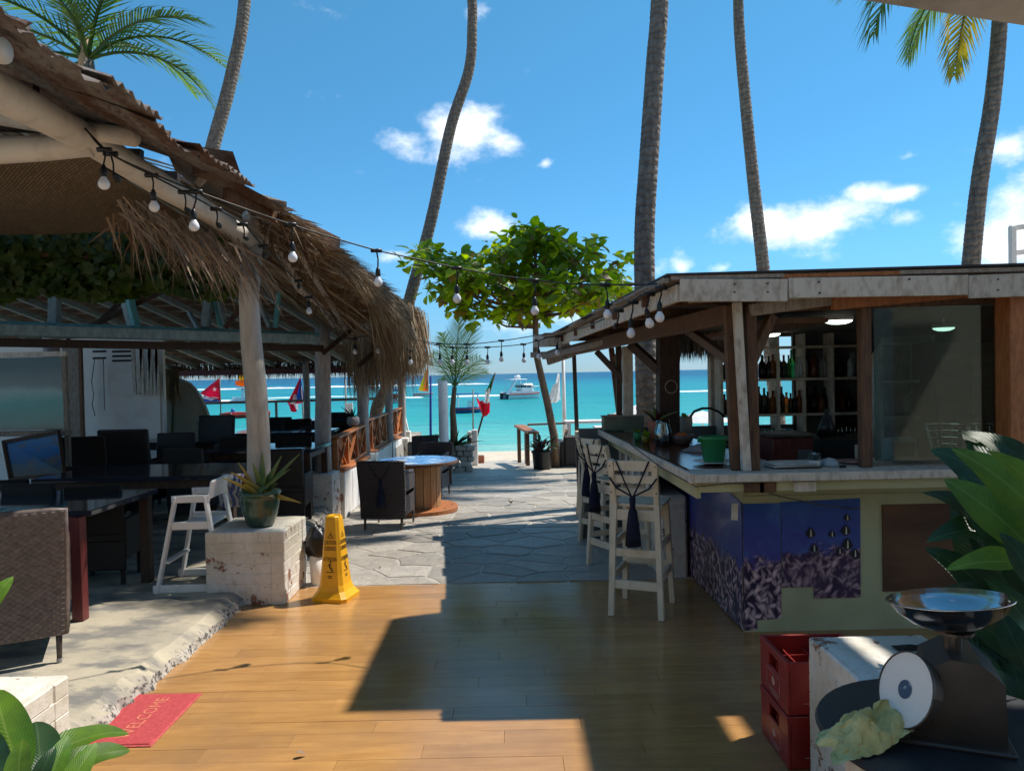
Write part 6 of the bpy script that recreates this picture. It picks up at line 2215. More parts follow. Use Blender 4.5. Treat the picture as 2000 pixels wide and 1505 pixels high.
# ================================================================== furniture
# ---- wicker armchair (local coordinates, faces +Y, back towards -Y)
def wicker_chair_parts(t, mat, legm, detail=False, H=.86, W=.56, D=.56):
    # back: slightly curved slab leaning backwards
    def back(u, v, off):
        x = (u - .5) * (W + .04 * v)
        bow = .03 * math.cos((u - .5) * math.pi)
        return V((x, -D / 2 - .10 * max(0, v - .35) - .02 + off - bow * .4, .16 + (H - .16) * v))

    mb = MB()
    if detail:
        nu, nv = 132, 160

        def f(u, v):
            p = back(u, v, -.025)
            r = int(v * 46)
            k = abs(math.sin(v * 46 * math.pi)) ** .6 * (.5 + .5 * math.sin(u * 30 * math.pi + (r % 2) * math.pi))
            return p + V((0, -.007 * k, 0))
        mb.grid(f, nu, nv)
        mb.grid(lambda u, v: back(1 - u, v, .025), 8, 10)
    else:
        mb.grid(lambda u, v: back(u, v, -.025), 8, 10)
        mb.grid(lambda u, v: back(1 - u, v, .025), 8, 10)
    for u in (0, 1):
        pts0 = [back(u, j / 10, -.025) for j in range(11)]
        pts1 = [back(u, j / 10, .025) for j in range(11)]
        for j in range(10):
            q = [pts0[j], pts0[j + 1], pts1[j + 1], pts1[j]]
            mb.add(q if u == 0 else q[::-1], [(0, 1, 2, 3)])
    mb.build('backrest', mat, t, smooth=True, local=True)
    tp = [back(i / 10, 1, 0) for i in range(11)]
    MB().tube([back(0, .0, 0)] + [back(0, j / 6, 0) for j in range(1, 6)] + tp + [back(1, 1 - j / 6, 0) for j in range(1, 7)], .021, 8).build('rim', mat, t, smooth=True, local=True)
    MB().box((0, .01, .42), (W - .02, D - .06, .08), None, .02).build('seat', mat, t, local=True)
    for s in (-1, 1):
        x = s * (W / 2 - .01)
        pr = [V((x, -D / 2 + .03, .17)), V((x, D / 2 - .03, .17)), V((x, D / 2, .60)), V((x, D / 2 - .03, .62)), V((x, -D / 2 + .0, .66))]
        m2 = MB()
        m2.prism(pr, (-s * .045, 0, 0))
        m2.build('side_panel', mat, t, local=True)
        MB().tube([V((x - s * .02, D / 2 + .005, .2)), V((x - s * .02, D / 2 + .008, .58)), V((x - s * .02, D / 2 - .03, .64)), V((x - s * .02, -D / 2, .68))], .026, 8).build('arm', mat, t, smooth=True, local=True)
        for (y, z) in ((D / 2 - .02, .2), (-D / 2 - .005, .2)):
            leg = MB().tube([V((x - s * .02, y, z)), V((x - s * .02, y + (.01 if y > 0 else -.025), .0))], [.018, .013], 8).build('leg', legm, t, smooth=True, local=True)
            MB().tube([V((x - s * .02, y + (.01 if y > 0 else -.025), .025)), V((x - s * .02, y + (.01 if y > 0 else -.025), .0))], .015, 8).build('foot_cap', MT['grey_post'], leg, local=True)
    MB().box((0, D / 2 - .02, .30), (W - .06, .03, .16), None, .006).build('front_panel', mat, t, local=True)


# foreground chair with real weave
fc = thing('wicker_chair', 'brown woven armchair in sunlight with its back turned beside the red table leg', 'chair', (0, 0, 0), 0)
wicker_chair_parts(fc, MT['wicker_brown'], MT['steel_dark'], True, .88, .62, .58)
p = on(124, 1283, TZ)
fc.rotation_euler = (0, 0, R(27))
fc.location = (p.x - .37, p.y + .08, TZ)
# table the foreground chair stands at
ft = thing('dining_table', 'dark table with a red wooden leg in front of the brown woven chair', 'table', (-3.6, 5.3, TZ))
MB().box((-3.72, 5.45, TZ + .72), (1.75, .95, .04), 0, .006).build('top', MT['table_top'], ft)
for (x, y) in ((-2.94, 4.98), (-2.94, 5.9), (-4.5, 4.98), (-4.5, 5.9)):
    MB().box((x, y, TZ + .35), (.075, .075, .70), 0, .004).build('leg', MT['table_red'] if (x, y) == (-2.94, 4.98) else MT['wood_dark'], ft)
MB().box((-3.72, 4.99, TZ + .65), (1.5, .03, .1)).build('apron', MT['table_red'], ft)

# near spool-table chair, with tassel
sp_ = ong(760, 1036)
nc = thing('wicker_chair', 'dark woven armchair with a navy tassel in front of the blue spool table', 'chair', (0, 0, 0))
wicker_chair_parts(nc, MT['wicker'], MT['steel_dark'], False, .82, .50, .56)
nc.location = (at(760, 1036, 8.85).x, 8.95, gz(8.95))
nc.rotation_euler = (0, 0, R(-6))


def tassel_parts(t, top_l, top_r, knot, length, back_pts=None, local=False):
    kn = V(knot)
    MB().tube([V(top_l), V(top_l).lerp(kn, .5) + V((0, -.004, -.005)), kn], .006, 6).build('tassel_cord', MT['tassel'], t, smooth=True, local=local)
    MB().tube([V(top_r), V(top_r).lerp(kn, .5) + V((0, -.004, -.005)), kn], .006, 6).build('tassel_cord', MT['tassel'], t, smooth=True, local=local)
    mb = MB()
    mb.lathe([(0, .02), (.018, .015), (.024, 0), (.019, -.06), (.032, -.09), (.052, -length * .75), (.058, -length), (0, -length + .01)], kn, 16)
    for i in range(60):
        a = i * 2.4
        mb.blade(kn + V((.042 * math.cos(a), .042 * math.sin(a), -length * .55)), V((.08 * math.cos(a), .08 * math.sin(a), -1)), length * rnd(.42, .52), .006, 0)
    mb.build('tassel', MT['tassel'], t, smooth=True, local=local)


tassel_parts(nc, (-.13, -.42, .80), (.13, -.42, .80), (0, -.37, .60), .30, local=True)
c2 = dup(nc, (at(838, 900, 11.5).x, 11.7, gz(11.7)), R(172), 'dark woven armchair facing the blue spool table from the sea side')
c3 = dup(nc, (at(820, 870, 15.6).x, 15.9, gz(15.9)), R(20), 'dark woven armchair standing by the orange railing near the sea')

# ---- spool table
tc = V((at(818, 1001, 10.15).x, 10.15, gz(10.15)))
stt = thing('spool_table', 'cable spool table with a blue mosaic top', 'table', tc)


def mosaic_mat():
    m, N, L, b = node_mat('blue_mosaic')
    vec = coords(N, L)
    vo = N.new('ShaderNodeTexVoronoi'); vo.inputs['Scale'].default_value = 16; L.new(vec, vo.inputs['Vector'])
    v2 = N.new('ShaderNodeTexVoronoi'); v2.feature = 'DISTANCE_TO_EDGE'; v2.inputs['Scale'].default_value = 16; L.new(vec, v2.inputs['Vector'])
    n = noise_node(N, L, vec, 3, 4)
    sp = N.new('ShaderNodeSeparateColor'); L.new(vo.outputs['Color'], sp.inputs[0])
    c = mixc(N, L, maprange(N, L, sp.outputs[0], .2, .8), (.03, .14, .42), (.10, .30, .62))
    c = mixc(N, L, maprange(N, L, n.outputs['Fac'], .54, .62), c, (.55, .62, .68))
    c = mixc(N, L, maprange(N, L, v2.outputs['Distance'], 0, .05, lo=.6, hi=0), c, (.45, .45, .45))
    L.new(c, b.inputs['Base Color'])
    b.inputs['Roughness'].default_value = .2
    bump(N, L, b, v2.outputs['Distance'], .4, .004)
    return m


MB().lathe([(.545, .665), (.55, .67), (.55, .70), (.54, .705), (0, .705)], tc, 40).build('top', MT['wood_brown'], stt)
MB().lathe([(.538, .706), (.538, .712), (0, .712)], tc, 40).build('mosaic', mosaic_mat(), stt)
MB().lathe([(.53, .02), (.54, .025), (.54, .075), (.53, .08), (0, .08)], tc, 40).build('foot_disc', MT['wood_orange'], stt)
MT['spool_wood'] = M('spool_wood', (.50, .29, .13), (.36, .19, .08), .7, 5, (8, 8, 1), .3, rv=.14)
for i in range(18):
    a = 2 * math.pi * i / 18
    MB().box(tc + V((.29 * math.cos(a), .29 * math.sin(a), .372)), (.03, .098, .585), a, .004).build('stave', MT['spool_wood'], stt)
for i in range(8):
    a = 2 * math.pi * i / 8 + .2
    MB().tube([tc + V((.46 * math.cos(a), .46 * math.sin(a), .078)), tc + V((.46 * math.cos(a), .46 * math.sin(a), .084))], .014, 8).build('bolt', MT['steel_dark'], stt)

# ---- bar stools with tall slatted backs and tassels (local, back at -Y)
MT['cream_wood'] = M('cream_wood', (.74, .65, .50), (.52, .42, .29), .55, 4, (5, 5, 2), .3, 40, rv=.06, lo=.5, hi=.85)
stool = thing('bar_stool', 'white slatted bar stool with navy tassel beside the reef poster', 'stool', (0, 0, 0))
W2, D2 = .155, .165
for s in (-1, 1):
    MB().bar((s * (W2 + .03), -D2 - .05, 0), (s * W2, -D2, .78), .042, .042, up=(0, 1, 0), bev=.004).build('leg', MT['cream_wood'], stool, local=True)
    MB().bar((s * W2, -D2, .775), (s * (W2 + .005), -D2 - .075, 1.09), .04, .042, up=(0, 1, 0), bev=.004).build('back_post', MT['cream_wood'], stool, local=True)
    MB().bar((s * (W2 + .03), D2 + .04, 0), (s * W2, D2, .74), .042, .042, up=(0, 1, 0), bev=.004).build('leg', MT['cream_wood'], stool, local=True)
    for z in (.24, .46):
        MB().bar((s * (W2 + .022), -D2 - .03, z + .03), (s * (W2 + .022), D2 + .02, z + .03), .022, .05, bev=.003).build('side_stretcher', MT['cream_wood'], stool, local=True)
for i in range(4):
    MB().box((0, -D2 + .055 + i * .086, .765), (W2 * 2 + .07, .08, .022), None, .004).build('seat_slat', MT['cream_wood'], stool, local=True)
for (z, y, h, ins) in ((1.05, -D2 - .066, .07, 0), (.955, -D2 - .043, .055, 0), (.865, -D2 - .022, .055, 0), (.70, -D2 - .006, .075, 0), (.44, -D2 - .020, .055, .02), (.22, -D2 - .034, .06, .03)):
    MB().box((0, y, z), (W2 * 2 + .02 + ins, .022, h), None, .003).build('back_slat', MT['cream_wood'], stool, local=True)
for (z, h) in ((.66, .08), (.3, .05)):
    MB().box((0, D2 + .01, z), (W2 * 2 + .02, .022, h), None, .003).build('front_slat', MT['cream_wood'], stool, local=True)
for (sx, z) in ((-1, 1.05), (1, 1.05), (-1, .865), (1, .865), (-1, .44), (1, .44), (-1, .22), (1, .22)):
    MB().tube([V((sx * (W2 + .01), -D2 - .095 + (1.09 - z) * .1 - .0, z)), V((sx * (W2 + .01), -D2 - .08 + (1.09 - z) * .1, z))], .005, 6).build('screw', MT['steel_dark'], stool, local=True)
tassel_parts(stool, (-.12, -D2 - .085, 1.085), (.12, -D2 - .085, 1.085), (.0, -D2 - .095, .83), .32, local=True)
MB().tube([V((-.17, -D2 - .085, .97)), V((-.12, -D2 - .085, .90)), V((0, -D2 - .085, .84)), V((.12, -D2 - .085, .90)), V((.175, -D2 - .085, .97))], .007, 6).build('tassel_cord', MT['tassel'], stool, smooth=True, local=True)
a, b = on(1196, 1201, 0), on(1290, 1211, 0)
m = (a + b) / 2
rz = math.atan2(b.y - a.y, b.x - a.x)
off = Matrix.Rotation(rz, 3, 'Z') @ V((0, D2 + .05, 0))
stool.location = (m.x + off.x, m.y + off.y, 0)
stool.rotation_euler = (0, 0, rz)
stool.scale = (.95, 1, 1)
for (px, py, dz, lab) in ((1182, 1112, -20, 'white slatted bar stool second along the counter from the reef poster corner'), (1160, 1062, -12, 'white slatted bar stool third along the counter from the reef poster corner'), (1150, 1010, -4, 'white slatted bar stool at the sea end of the counter')):
    q = ong(px, py)
    dup(stool, (q.x + .15, q.y + .15, gz(q.y + .15)), R(dz - 42), lab, scale=(.95, 1, 1))

# ---- high chair for a child
hc = thing('high_chair', 'white wooden child high chair beside the brick pillar', 'high chair', (0, 0, 0))
for s in (-1, 1):
    y = s * .24
    fr_ = hc
    MB().bar((-.26, y, 0.0), (-.12, y * .86, .72), .022, .06, up=(0, 1, 0), bev=.004).build('side_post', MT['white_paint'], hc, local=True)
    MB().bar((.22, y, 0.0), (.10, y * .86, .72), .022, .06, up=(0, 1, 0), bev=.004).build('side_post', MT['white_paint'], hc, local=True)
    MB().bar((-.29, y * 1.0, .03), (.25, y, .03), .024, .06, bev=.004).build('foot_rail', MT['white_paint'], hc, local=True)
    MB().bar((-.15, y * .9, .50), (.14, y * .9, .50), .024, .06, bev=.004).build('side_rail', MT['white_paint'], hc, local=True)
    MB().bar((-.15, y * .86, .70), (.13, y * .86, .70), .026, .055, bev=.004).build('side_rail', MT['white_paint'], hc, local=True)
MB().box((.13, 0, .76), (.025, .38, .15), Matrix.Rotation(R(12), 3, 'Y'), .02).build('backrest', MT['white_paint'], hc, local=True)
MB().box((.0, 0, .49), (.25, .40, .02), None, .004).build('seat', MT['white_paint'], hc, local=True)
MB().box((-.205, 0, .22), (.05, .42, .02), None, .004).build('footrest', MT['white_paint'], hc, local=True)
q = on(297, 1158, TZ)
hc.location = (q.x + .29, q.y + .25, TZ)
hc.rotation_euler = (0, 0, R(3))

# ---- pavilion dining tables and dark chairs
pc = thing('pavilion_chair', 'dark chair', 'chair', (0, 0, 0))
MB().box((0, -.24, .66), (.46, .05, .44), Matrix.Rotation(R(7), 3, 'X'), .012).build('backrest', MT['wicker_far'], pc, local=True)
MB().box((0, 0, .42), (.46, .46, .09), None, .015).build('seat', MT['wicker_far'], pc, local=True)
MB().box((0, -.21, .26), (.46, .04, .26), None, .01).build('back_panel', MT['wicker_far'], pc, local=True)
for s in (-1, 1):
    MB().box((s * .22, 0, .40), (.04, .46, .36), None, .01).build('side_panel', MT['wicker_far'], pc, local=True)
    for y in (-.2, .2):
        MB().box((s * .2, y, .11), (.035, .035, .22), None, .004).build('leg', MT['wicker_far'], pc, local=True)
first = [True]


def pchair(px, py_top, Y, rz, lab):
    p = at(px, py_top, Y)
    if first[0]:
        o = pc
        o.location = (p.x, Y, TZ); o.rotation_euler = (0, 0, rz); o['label'] = lab
        first[0] = False
    else:
        o = dup(pc, (p.x, Y, TZ), rz, lab)
    k = max(.85, min(1.22, (p.z - TZ) / .88))
    o.scale = (k * 1.02, k, k)
    o['group'] = 'dark chairs in the pavilion'


def table(px0, px1, py, Y, depth, z, lab, top='table_top', runner=False):
    a, b = at(px0, py, Y), at(px1, py, Y)
    t = thing('dining_table', lab, 'table', ((a.x + b.x) / 2, Y, TZ), 0, 'dark tables in the pavilion')
    MB().box(((a.x + b.x) / 2, Y + depth / 2, z - .02), (b.x - a.x, depth, .04), 0, .006).build('top', MT[top], t)
    MB().box(((a.x + b.x) / 2, Y + depth / 2, z - .075), (b.x - a.x - .1, depth - .1, .07)).build('apron', MT['wood_dark'], t)
    for x in (a.x + .07, b.x - .07):
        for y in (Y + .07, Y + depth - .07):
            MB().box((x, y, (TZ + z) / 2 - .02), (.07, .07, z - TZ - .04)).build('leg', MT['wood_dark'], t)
    return t, a, b


TT = TZ + .78
table(60, 460, 955, 6.35, .95, TT, 'large glossy table between the dark chairs and the aloe pillar')
table(395, 610, 890, 8.5, .9, TT, 'glossy table catching red and white flag reflections')
table(440, 640, 855, 11.2, .8, TT, 'dark table set by the short orange railing')
table(255, 420, 855, 9.9, .8, TT, 'dark table in front of the pale boat hull')
table(130, 240, 875, 8.9, .7, TT, 'dark table against the white wall')
table(560, 690, 832, 14.2, .8, TT, 'dark table at the sea end of the pavilion')
for i, (px, py, Y, rz, lab) in enumerate((
        (205, 940, 6.0, 8, 'dark chair tucked under the large glossy table beside the high chair'), (100, 935, 5.95, -6, 'dark chair tucked under the large glossy table behind the red table leg'),
        (172, 848, 8.2, 12, 'dark chair with a tall back in front of the white wall wires'), (272, 832, 8.5, -4, 'dark chair between the wall table and the boat hull'), (400, 812, 10.7, 172, 'dark chair in front of the star flag'),
        (432, 818, 11.5, 5, 'dark chair just behind the star flag chair'), (480, 848, 9.5, -3, 'dark chair seen left of the pale shelter post'), (580, 850, 9.7, 6, 'dark chair beside the post where the railing starts'),
        (530, 816, 12.6, 176, 'dark chair below the red and blue flag'), (588, 816, 13.0, 3, 'dark chair at the table by the sea rail'), (648, 806, 14.9, 180, 'dark chair nearest the sea on the railing side'),
        (676, 805, 15.2, -5, 'dark chair against the long orange railing'), (325, 848, 9.4, 180, 'low dark chair at the hull table'), (520, 848, 10.6, 8, 'dark chair at the short railing table'), (30, 930, 6.6, 10, 'dark chair by the leaning painting'), (385, 870, 8.3, -10, 'dark chair at the reflecting table'), (615, 832, 11.9, 200, 'dark chair behind the second post'),
        (120, 945, 7.35, 184, 'dark chair on the far side of the large glossy table'), (560, 872, 8.2, 4, 'dark chair drawn up behind the aloe'))):
    pchair(px, py, Y, R(rz), lab)
# printed cloth runners hanging over table ends
def runner_mat():
    m, N, L, b = node_mat('runner_print')
    vec = coords(N, L)
    n = noise_node(N, L, vec, 7, 4)
    w = N.new('ShaderNodeTexWave'); w.inputs['Scale'].default_value = 5; w.inputs['Distortion'].default_value = 9; w.inputs['Detail'].default_value = 3; L.new(vec, w.inputs['Vector'])
    c = mixc(N, L, maprange(N, L, w.outputs['Fac'], .35, .6), (.05, .08, .20), (.45, .42, .40))
    L.new(mixc(N, L, maprange(N, L, n.outputs['Fac'], .5, .62), c, (.20, .12, .10)), b.inputs['Base Color'])
    b.inputs['Roughness'].default_value = .8
    return m


RM = runner_mat()
for (x0, x1, y0, y1, Y, lab) in ((428, 475, 928, 990, 6.3, 'blue scroll patterned cloth hanging over the end of the large glossy table'), (562, 595, 868, 905, 8.45, 'grey patterned cloth hanging from the flag reflecting table')):
    a, b = at(x0, y0, Y), at(x1, y1, Y)
    o = MB().grid(lambda u, v: V((a.x + (b.x - a.x) * u, Y - .02 - .03 * math.sin(u * 7) * v + .10 * (v < .02), TT + .004 + (b.z - TT) * v)), 14, 10).build('table_runner', RM, smooth=True)
    so = o.modifiers.new('t', 'SOLIDIFY'); so.thickness = .004
    tag(o, lab, 'cloth')
# potted plant and bowl by the railing
c = V((at(677, 830, 11.3).x, 11.3, TT))
bp = thing('potted_plant', 'small grey potted plant on the table beside the short railing', 'plant', V((c.x, 11.5, .93)))
c = V((c.x + .06, 11.5, .93))
MB().lathe([(.06, 0), (.1, .06), (.09, .14), (.07, .15), (0, .14)], c, 18).build('pot', MT['grey_post'], bp, smooth=True)
for i in range(10):
    spike(bp, c + V((0, 0, .13)), V((rnd(-.9, .9), rnd(-.6, .6), rnd(.6, 1.2))), rnd(.15, .28), .012, MT['leaf_dark'], .2)

# ---- caution cone
cn = ong(655, 1168)
ck = thing('caution_cone', 'yellow four sided wet floor cone with black warning print', 'cone', (cn.x, cn.y + .02, 0), R(-13))


def ring(h, w, b):
    k = w / 2
    c = b
    return [V((-k + c, -k, h)), V((k - c, -k, h)), V((k, -k + c, h)), V((k, k - c, h)), V((k - c, k, h)), V((-k + c, k, h)), V((-k, k - c, h)), V((-k, -k + c, h))]


rings = [ring(0, .285, .03), ring(.03, .29, .03), ring(.042, .27, .03), ring(.075, .225, .03), ring(.12, .196, .028), ring(.2, .178, .026), ring(.61, .112, .02), ring(.63, .106, .02), ring(.64, .09, .02)]
mb = MB()
vs = [p for r_ in rings for p in r_]
fs = [(i * 8 + k, i * 8 + (k + 1) % 8, (i + 1) * 8 + (k + 1) % 8, (i + 1) * 8 + k) for i in range(len(rings) - 1) for k in range(8)]
fs.append(tuple((len(rings) - 1) * 8 + k for k in range(8)))
mb.add(vs, fs)
mb.build('body', MT['cone_yellow'], ck, local=True)
MB().box((.03, 0, .643), (.05, .02, .008), None, .003).build('carry_slot', MT['cone_yellow'], ck, local=True)
sl_ = math.atan2((.178 - .112) / 2, .41)


def face_m(h, rot):
    w = .178 - (h - .2) / .41 * (.178 - .112)
    return Matrix.Rotation(rot, 4, 'Z') @ Matrix.Translation((0, -w / 2 - .0012, h)) @ Matrix.Rotation(R(90) - sl_, 4, 'X')


def slip_icon(parent, h, rot, k):
    # warning person slipping, built from flat strokes
    M4 = face_m(h, rot)
    strokes = [((.0, .034), (-.006, .008), .010), ((-.006, .008), (.014, -.006), .008), ((.014, -.006), (.026, -.026), .007), ((-.006, .008), (.004, -.014), .007), ((.004, -.014), (.018, -.03), .006), ((-.002, .026), (-.02, .012), .006), ((.0, .028), (.016, .016), .006), ((-.035, -.037), (.037, -.037), .006)]
    mb = MB()
    for (a, b, w) in strokes:
        a, b = V((a[0], a[1], 0)) * k, V((b[0], b[1], 0)) * k
        d = (b - a).normalized()
        n = V((-d.y, d.x, 0)) * w * k / 2
        mb.add([M4 @ (a - n), M4 @ (b - n), M4 @ (b + n), M4 @ (a + n)], [(0, 1, 2, 3)])
    mb.add([M4 @ V((.004 * k + .008 * k * math.cos(i / 10 * 2 * math.pi), .044 * k + .008 * k * math.sin(i / 10 * 2 * math.pi), 0)) for i in range(10)], [tuple(range(10))])
    mb.build('slip_symbol', MT['print_black'], parent, local=True)


def tri_icon(parent, h, rot, k):
    M4 = face_m(h, rot)
    mb = MB()
    P_ = [V((0, .024, 0)), V((-.026, -.02, 0)), V((.026, -.02, 0))]
    I_ = [V((0, .016, 0)), V((-.0185, -.016, 0)), V((.0185, -.016, 0))]
    for i in range(3):
        j = (i + 1) % 3
        mb.add([M4 @ (P_[i] * k), M4 @ (P_[j] * k), M4 @ (I_[j] * k), M4 @ (I_[i] * k)], [(0, 1, 2, 3)])
    mb.add([M4 @ V((-.003, .007, 0)), M4 @ V((-.002, -.007, 0)), M4 @ V((.002, -.007, 0)), M4 @ V((.003, .007, 0))], [(0, 1, 2, 3)])
    mb.add([M4 @ V((-.002, -.010, 0)), M4 @ V((-.002, -.013, 0)), M4 @ V((.002, -.013, 0)), M4 @ V((.002, -.010, 0))], [(0, 1, 2, 3)])
    mb.build('warning_triangle', MT['print_black'], parent, local=True)


for rot in (0, math.pi / 2):
    tri_icon(ck, .495, rot, 1)
    for (txt, h, s) in (('CAUTION', .44, .044), ('CUIDADO', .395, .044), ('ATTENTION', .315, .042)):
        text_part('lettering', txt, s, MT['print_black'], ck, face_m(h, rot) @ Matrix.Diagonal((.50 if len(txt) < 8 else .46, 1, 1, 1)))
    slip_icon(ck, .255, rot, .95)
    for dz in (.0, .012):
        M4 = face_m(.19 - dz, rot)
        MB().add([M4 @ V((-.018, -.003, .001)), M4 @ V((.018, -.003, .001)), M4 @ V((.018, .003, .001)), M4 @ V((-.018, .003, .001))], [(0, 1, 2, 3)]).build('maker_line', MT['print_black'], ck, local=True)

# ---- doormat
MT['mat_red'] = M('mat_red', (.50, .075, .08), (.38, .045, .05), .95, 60, bp=1.0, bs=220, bd=.004)
dm = thing('doormat', 'red WELCOME doormat lying on the boards by the broken kerb', 'mat', (-1.885, 3.71, 0))
MB().box((-1.885, 3.71, .007), (.32, .55, .010), 0, .003).build('pile', MT['mat_red'], dm)
MB().box((-1.885, 3.71, .0035), (.345, .575, .006), 0, .002).build('edging', M('mat_edge', (.55, .10, .10), None, .8, 30), dm)
text_part('lettering', 'WELCOME', .092, M('mat_letter', (.60, .22, .13), (.5, .12, .08), .95, 40, bp=.6), dm, Matrix.Translation((0, 0, .0128)) @ Matrix.Rotation(R(90), 4, 'Z'), .0008)

# ---- bag over the bin by the pillar
bn = thing('bin', 'slim white bin with a bulging black bag behind the aloe pillar', 'bin', (-1.64, 6.1, 0))
MB().lathe([(.055, 0), (.06, .01), (.07, .24), (0, .24)], (-1.63, 6.1, 0), 16).build('bin_body', MT['white_paint'], bn, smooth=True)
mb = MB()
mb.grid(lambda u, v: V((-1.63, 6.1, .34)) + V((math.cos(u * 2 * math.pi) * math.sin(v * math.pi), math.sin(u * 2 * math.pi) * math.sin(v * math.pi), -math.cos(v * math.pi) * 1.4)) * (.095 + .03 * noise.noise(V((math.cos(u * 6.283) * 3, math.sin(u * 6.283) * 3, v * 5)))), 24, 16)
mb.build('bag', MT['black_plastic'], bn, smooth=True)

# ================================================================== right foreground
# red bottle crates
def crate(label, loc):
    t = thing('bottle_crate', label, 'crate', loc, 0, 'red bottle crates')
    Wc, Dc, Hc = .38, .34, .228
    wl = .014
    for s in (-1, 1):
        # long side panels with a hand hole: built from four bars
        x = s * (Wc / 2 - wl / 2)
        pn = MB()
        pn.box((x, 0, .066), (wl, Dc, .13), None, .003)
        pn.box((x, 0, Hc - .018), (wl + .008, Dc + .004, .034), None, .003)
        pn.box((x, -Dc / 2 + .055, .163), (wl, .11, .065), None, .002)
        pn.box((x, Dc / 2 - .055, .163), (wl, .11, .065), None, .002)
        w_ = pn.build('side_panel', MT['red_plastic'], t, local=True)
        y = s * (Dc / 2 - wl / 2)
        MB().box((0, y, Hc / 2), (Wc - 2 * wl, wl, Hc - .004), None, .003).build('end_panel', MT['red_plastic'], t, local=True)
        if s < 0:
            # pale print on the side: round mark in a ruled box
            xx = x - wl / 2 - .0012
            pr = MB()
            for (y0, y1, z0, z1) in ((-.08, .08, .115, .117), (-.08, .08, .04, .042), (-.08, -.078, .04, .117), (.078, .08, .04, .117), (-.06, .05, .03, .033), (-.06, .02, .02, .023)):
                pr.box((xx, (y0 + y1) / 2, (z0 + z1) / 2), (.001, y1 - y0, z1 - z0))
            pr.add([V((xx, .0 + .02 * math.cos(i / 12 * 6.283), .08 + .02 * math.sin(i / 12 * 6.283))) for i in range(12)][::-1], [tuple(range(12))])
            pr.build('crate_print', M('crate_print', (.55, .32, .28), None, .6, 20, bp=0) if 'crate_print' not in MT else MT['crate_print'], w_, local=True)
            MB().add([V((x_, -Dc / 2 - .0012, z_)) for (x_, z_) in ((-.12, .05), (.12, .05), (.12, .052), (-.12, .052))], [(0, 1, 2, 3)]).build('crate_print', MT['print_white'], w_, local=True)
    MB().box((0, 0, .008), (Wc - 2 * wl, Dc - 2 * wl, .012)).build('floor', MT['red_plastic'], t, local=True)
    for i in range(1, 4):
        MB().box((-Wc / 2 + Wc * i / 4, 0, .09), (.006, Dc - 2 * wl, .15)).build('divider', MT['red_plastic'], t, local=True)
        MB().box((0, -Dc / 2 + Dc * i / 4, .088), (Wc - 2 * wl, .006, .146)).build('divider', MT['red_plastic'], t, local=True)
    return t


crate('open red plastic bottle crate on top of another crate', (1.325, 3.28, .231))
crate('red plastic bottle crate under the other one on the boards', (1.325, 3.28, .0))
# white block
t = thing('brick_block', 'white painted block with chipped corners beside the red crates', 'block', (1.42, 2.79, 0))
brick_block(t, 1.20, 1.66, 2.52, 3.04, 0, .60)
hole = MB().grid(lambda u, v: V((1.52 + (u - .5) * .12, 2.86 + (v - .5) * .06, .606 + .012 * math.sin(math.pi * u) * math.sin(math.pi * v))), 8, 6)
o = tag(hole.build('husk', MT['soil'], smooth=True), 'dark scrap of husk lying on the white block', 'husk')
# round black table
tb = V((1.17, 1.97, 0))
rt = thing('round_table', 'small round black table holding the kitchen scale', 'table', tb)
MB().lathe([(.30, .692), (.345, .697), (.352, .708), (.345, .72), (0, .72)], tb, 48).build('top', MT['black_table'], rt)
MB().lathe([(.16, 0), (.16, .02), (.05, .05), (.045, .66), (.12, .69), (0, .69)], tb, 24).build('pedestal', MT['white_wood'], rt, smooth=True)
MB().lathe([(.27, .56), (.275, .57), (.275, .69), (.27, .69)], tb, 36).build('skirt', MT['white_wood'], rt, smooth=True)
# kitchen scale
sb = V((at(1850, 1400, 1.98).x, 1.99, .72))
ks = thing('kitchen_scale', 'old kitchen scale with a white dial and a steel bowl', 'scale', sb, R(-22))
M0 = Matrix.Rotation(0, 3, 'Z')
pr = [V((-.10, -.10, .0)), V((.125, -.10, .0)), V((.12, -.10, .17)), V((.07, -.10, .215)), V((.0, -.10, .22)), V((-.05, -.10, .19)), V((-.09, -.10, .06))]
mb = MB().prism(pr, (0, .19, 0))
mb.build('body', MT['scale_body'], ks, local=True)
MB().box((0.005, -.01, .006), (.27, .25, .012), None, .004).build('base', MT['scale_body'], ks, local=True)
dr = Matrix.Rotation(R(-62), 3, 'Y') @ Matrix.Rotation(R(0), 3, 'X')
dn = V((-.80, -.5, .34)).normalized()
dx = dn.cross(Z).normalized(); dy_ = dx.cross(dn)
dm_ = Matrix((dx, dy_, dn)).transposed()
dc = V((-.10, -.09, .125))
MB().lathe([(.09, -.03), (.098, 0), (.099, .007), (.096, .009), (.095, .004), (0, .004)], dc, 36, dm_).build('dial_case', MT['scale_body'], ks, local=True, smooth=False)
dial = MB().lathe([(.095, .005), (0, .0052)], dc, 36, dm_).build('dial', MT['white_paint'], ks, local=True)
MB().lathe([(.024, .0066), (0, .0067)], dc, 24, dm_).build('dial_badge', M('badge_blue', (.05, .09, .16), (.3, .36, .42), .4, 60, bp=0, lo=.55, hi=.6), dial, local=True)
MB().lathe([(.022, .0), (.022, .04), (.05, .05), (.05, .058), (0, .058)], V((.02, -.01, .215)), 16).build('pan_post', MT['scale_body'], ks, local=True)
# bowl, tipped a little
br_ = Matrix.Rotation(R(-6), 3, 'Y') @ Matrix.Rotation(R(-5), 3, 'X')
MB().lathe([(.0, .0), (.06, .004), (.10, .022), (.132, .05), (.15, .078), (.154, .079), (.150, .082), (.128, .052), (.096, .026), (.058, .008), (0, .004)], V((.02, -.01, .272)), 48, br_).build('bowl', MT['chrome'], ks, local=True, smooth=True)
# yellow cloth
cc = on(1690, 1445, .72)


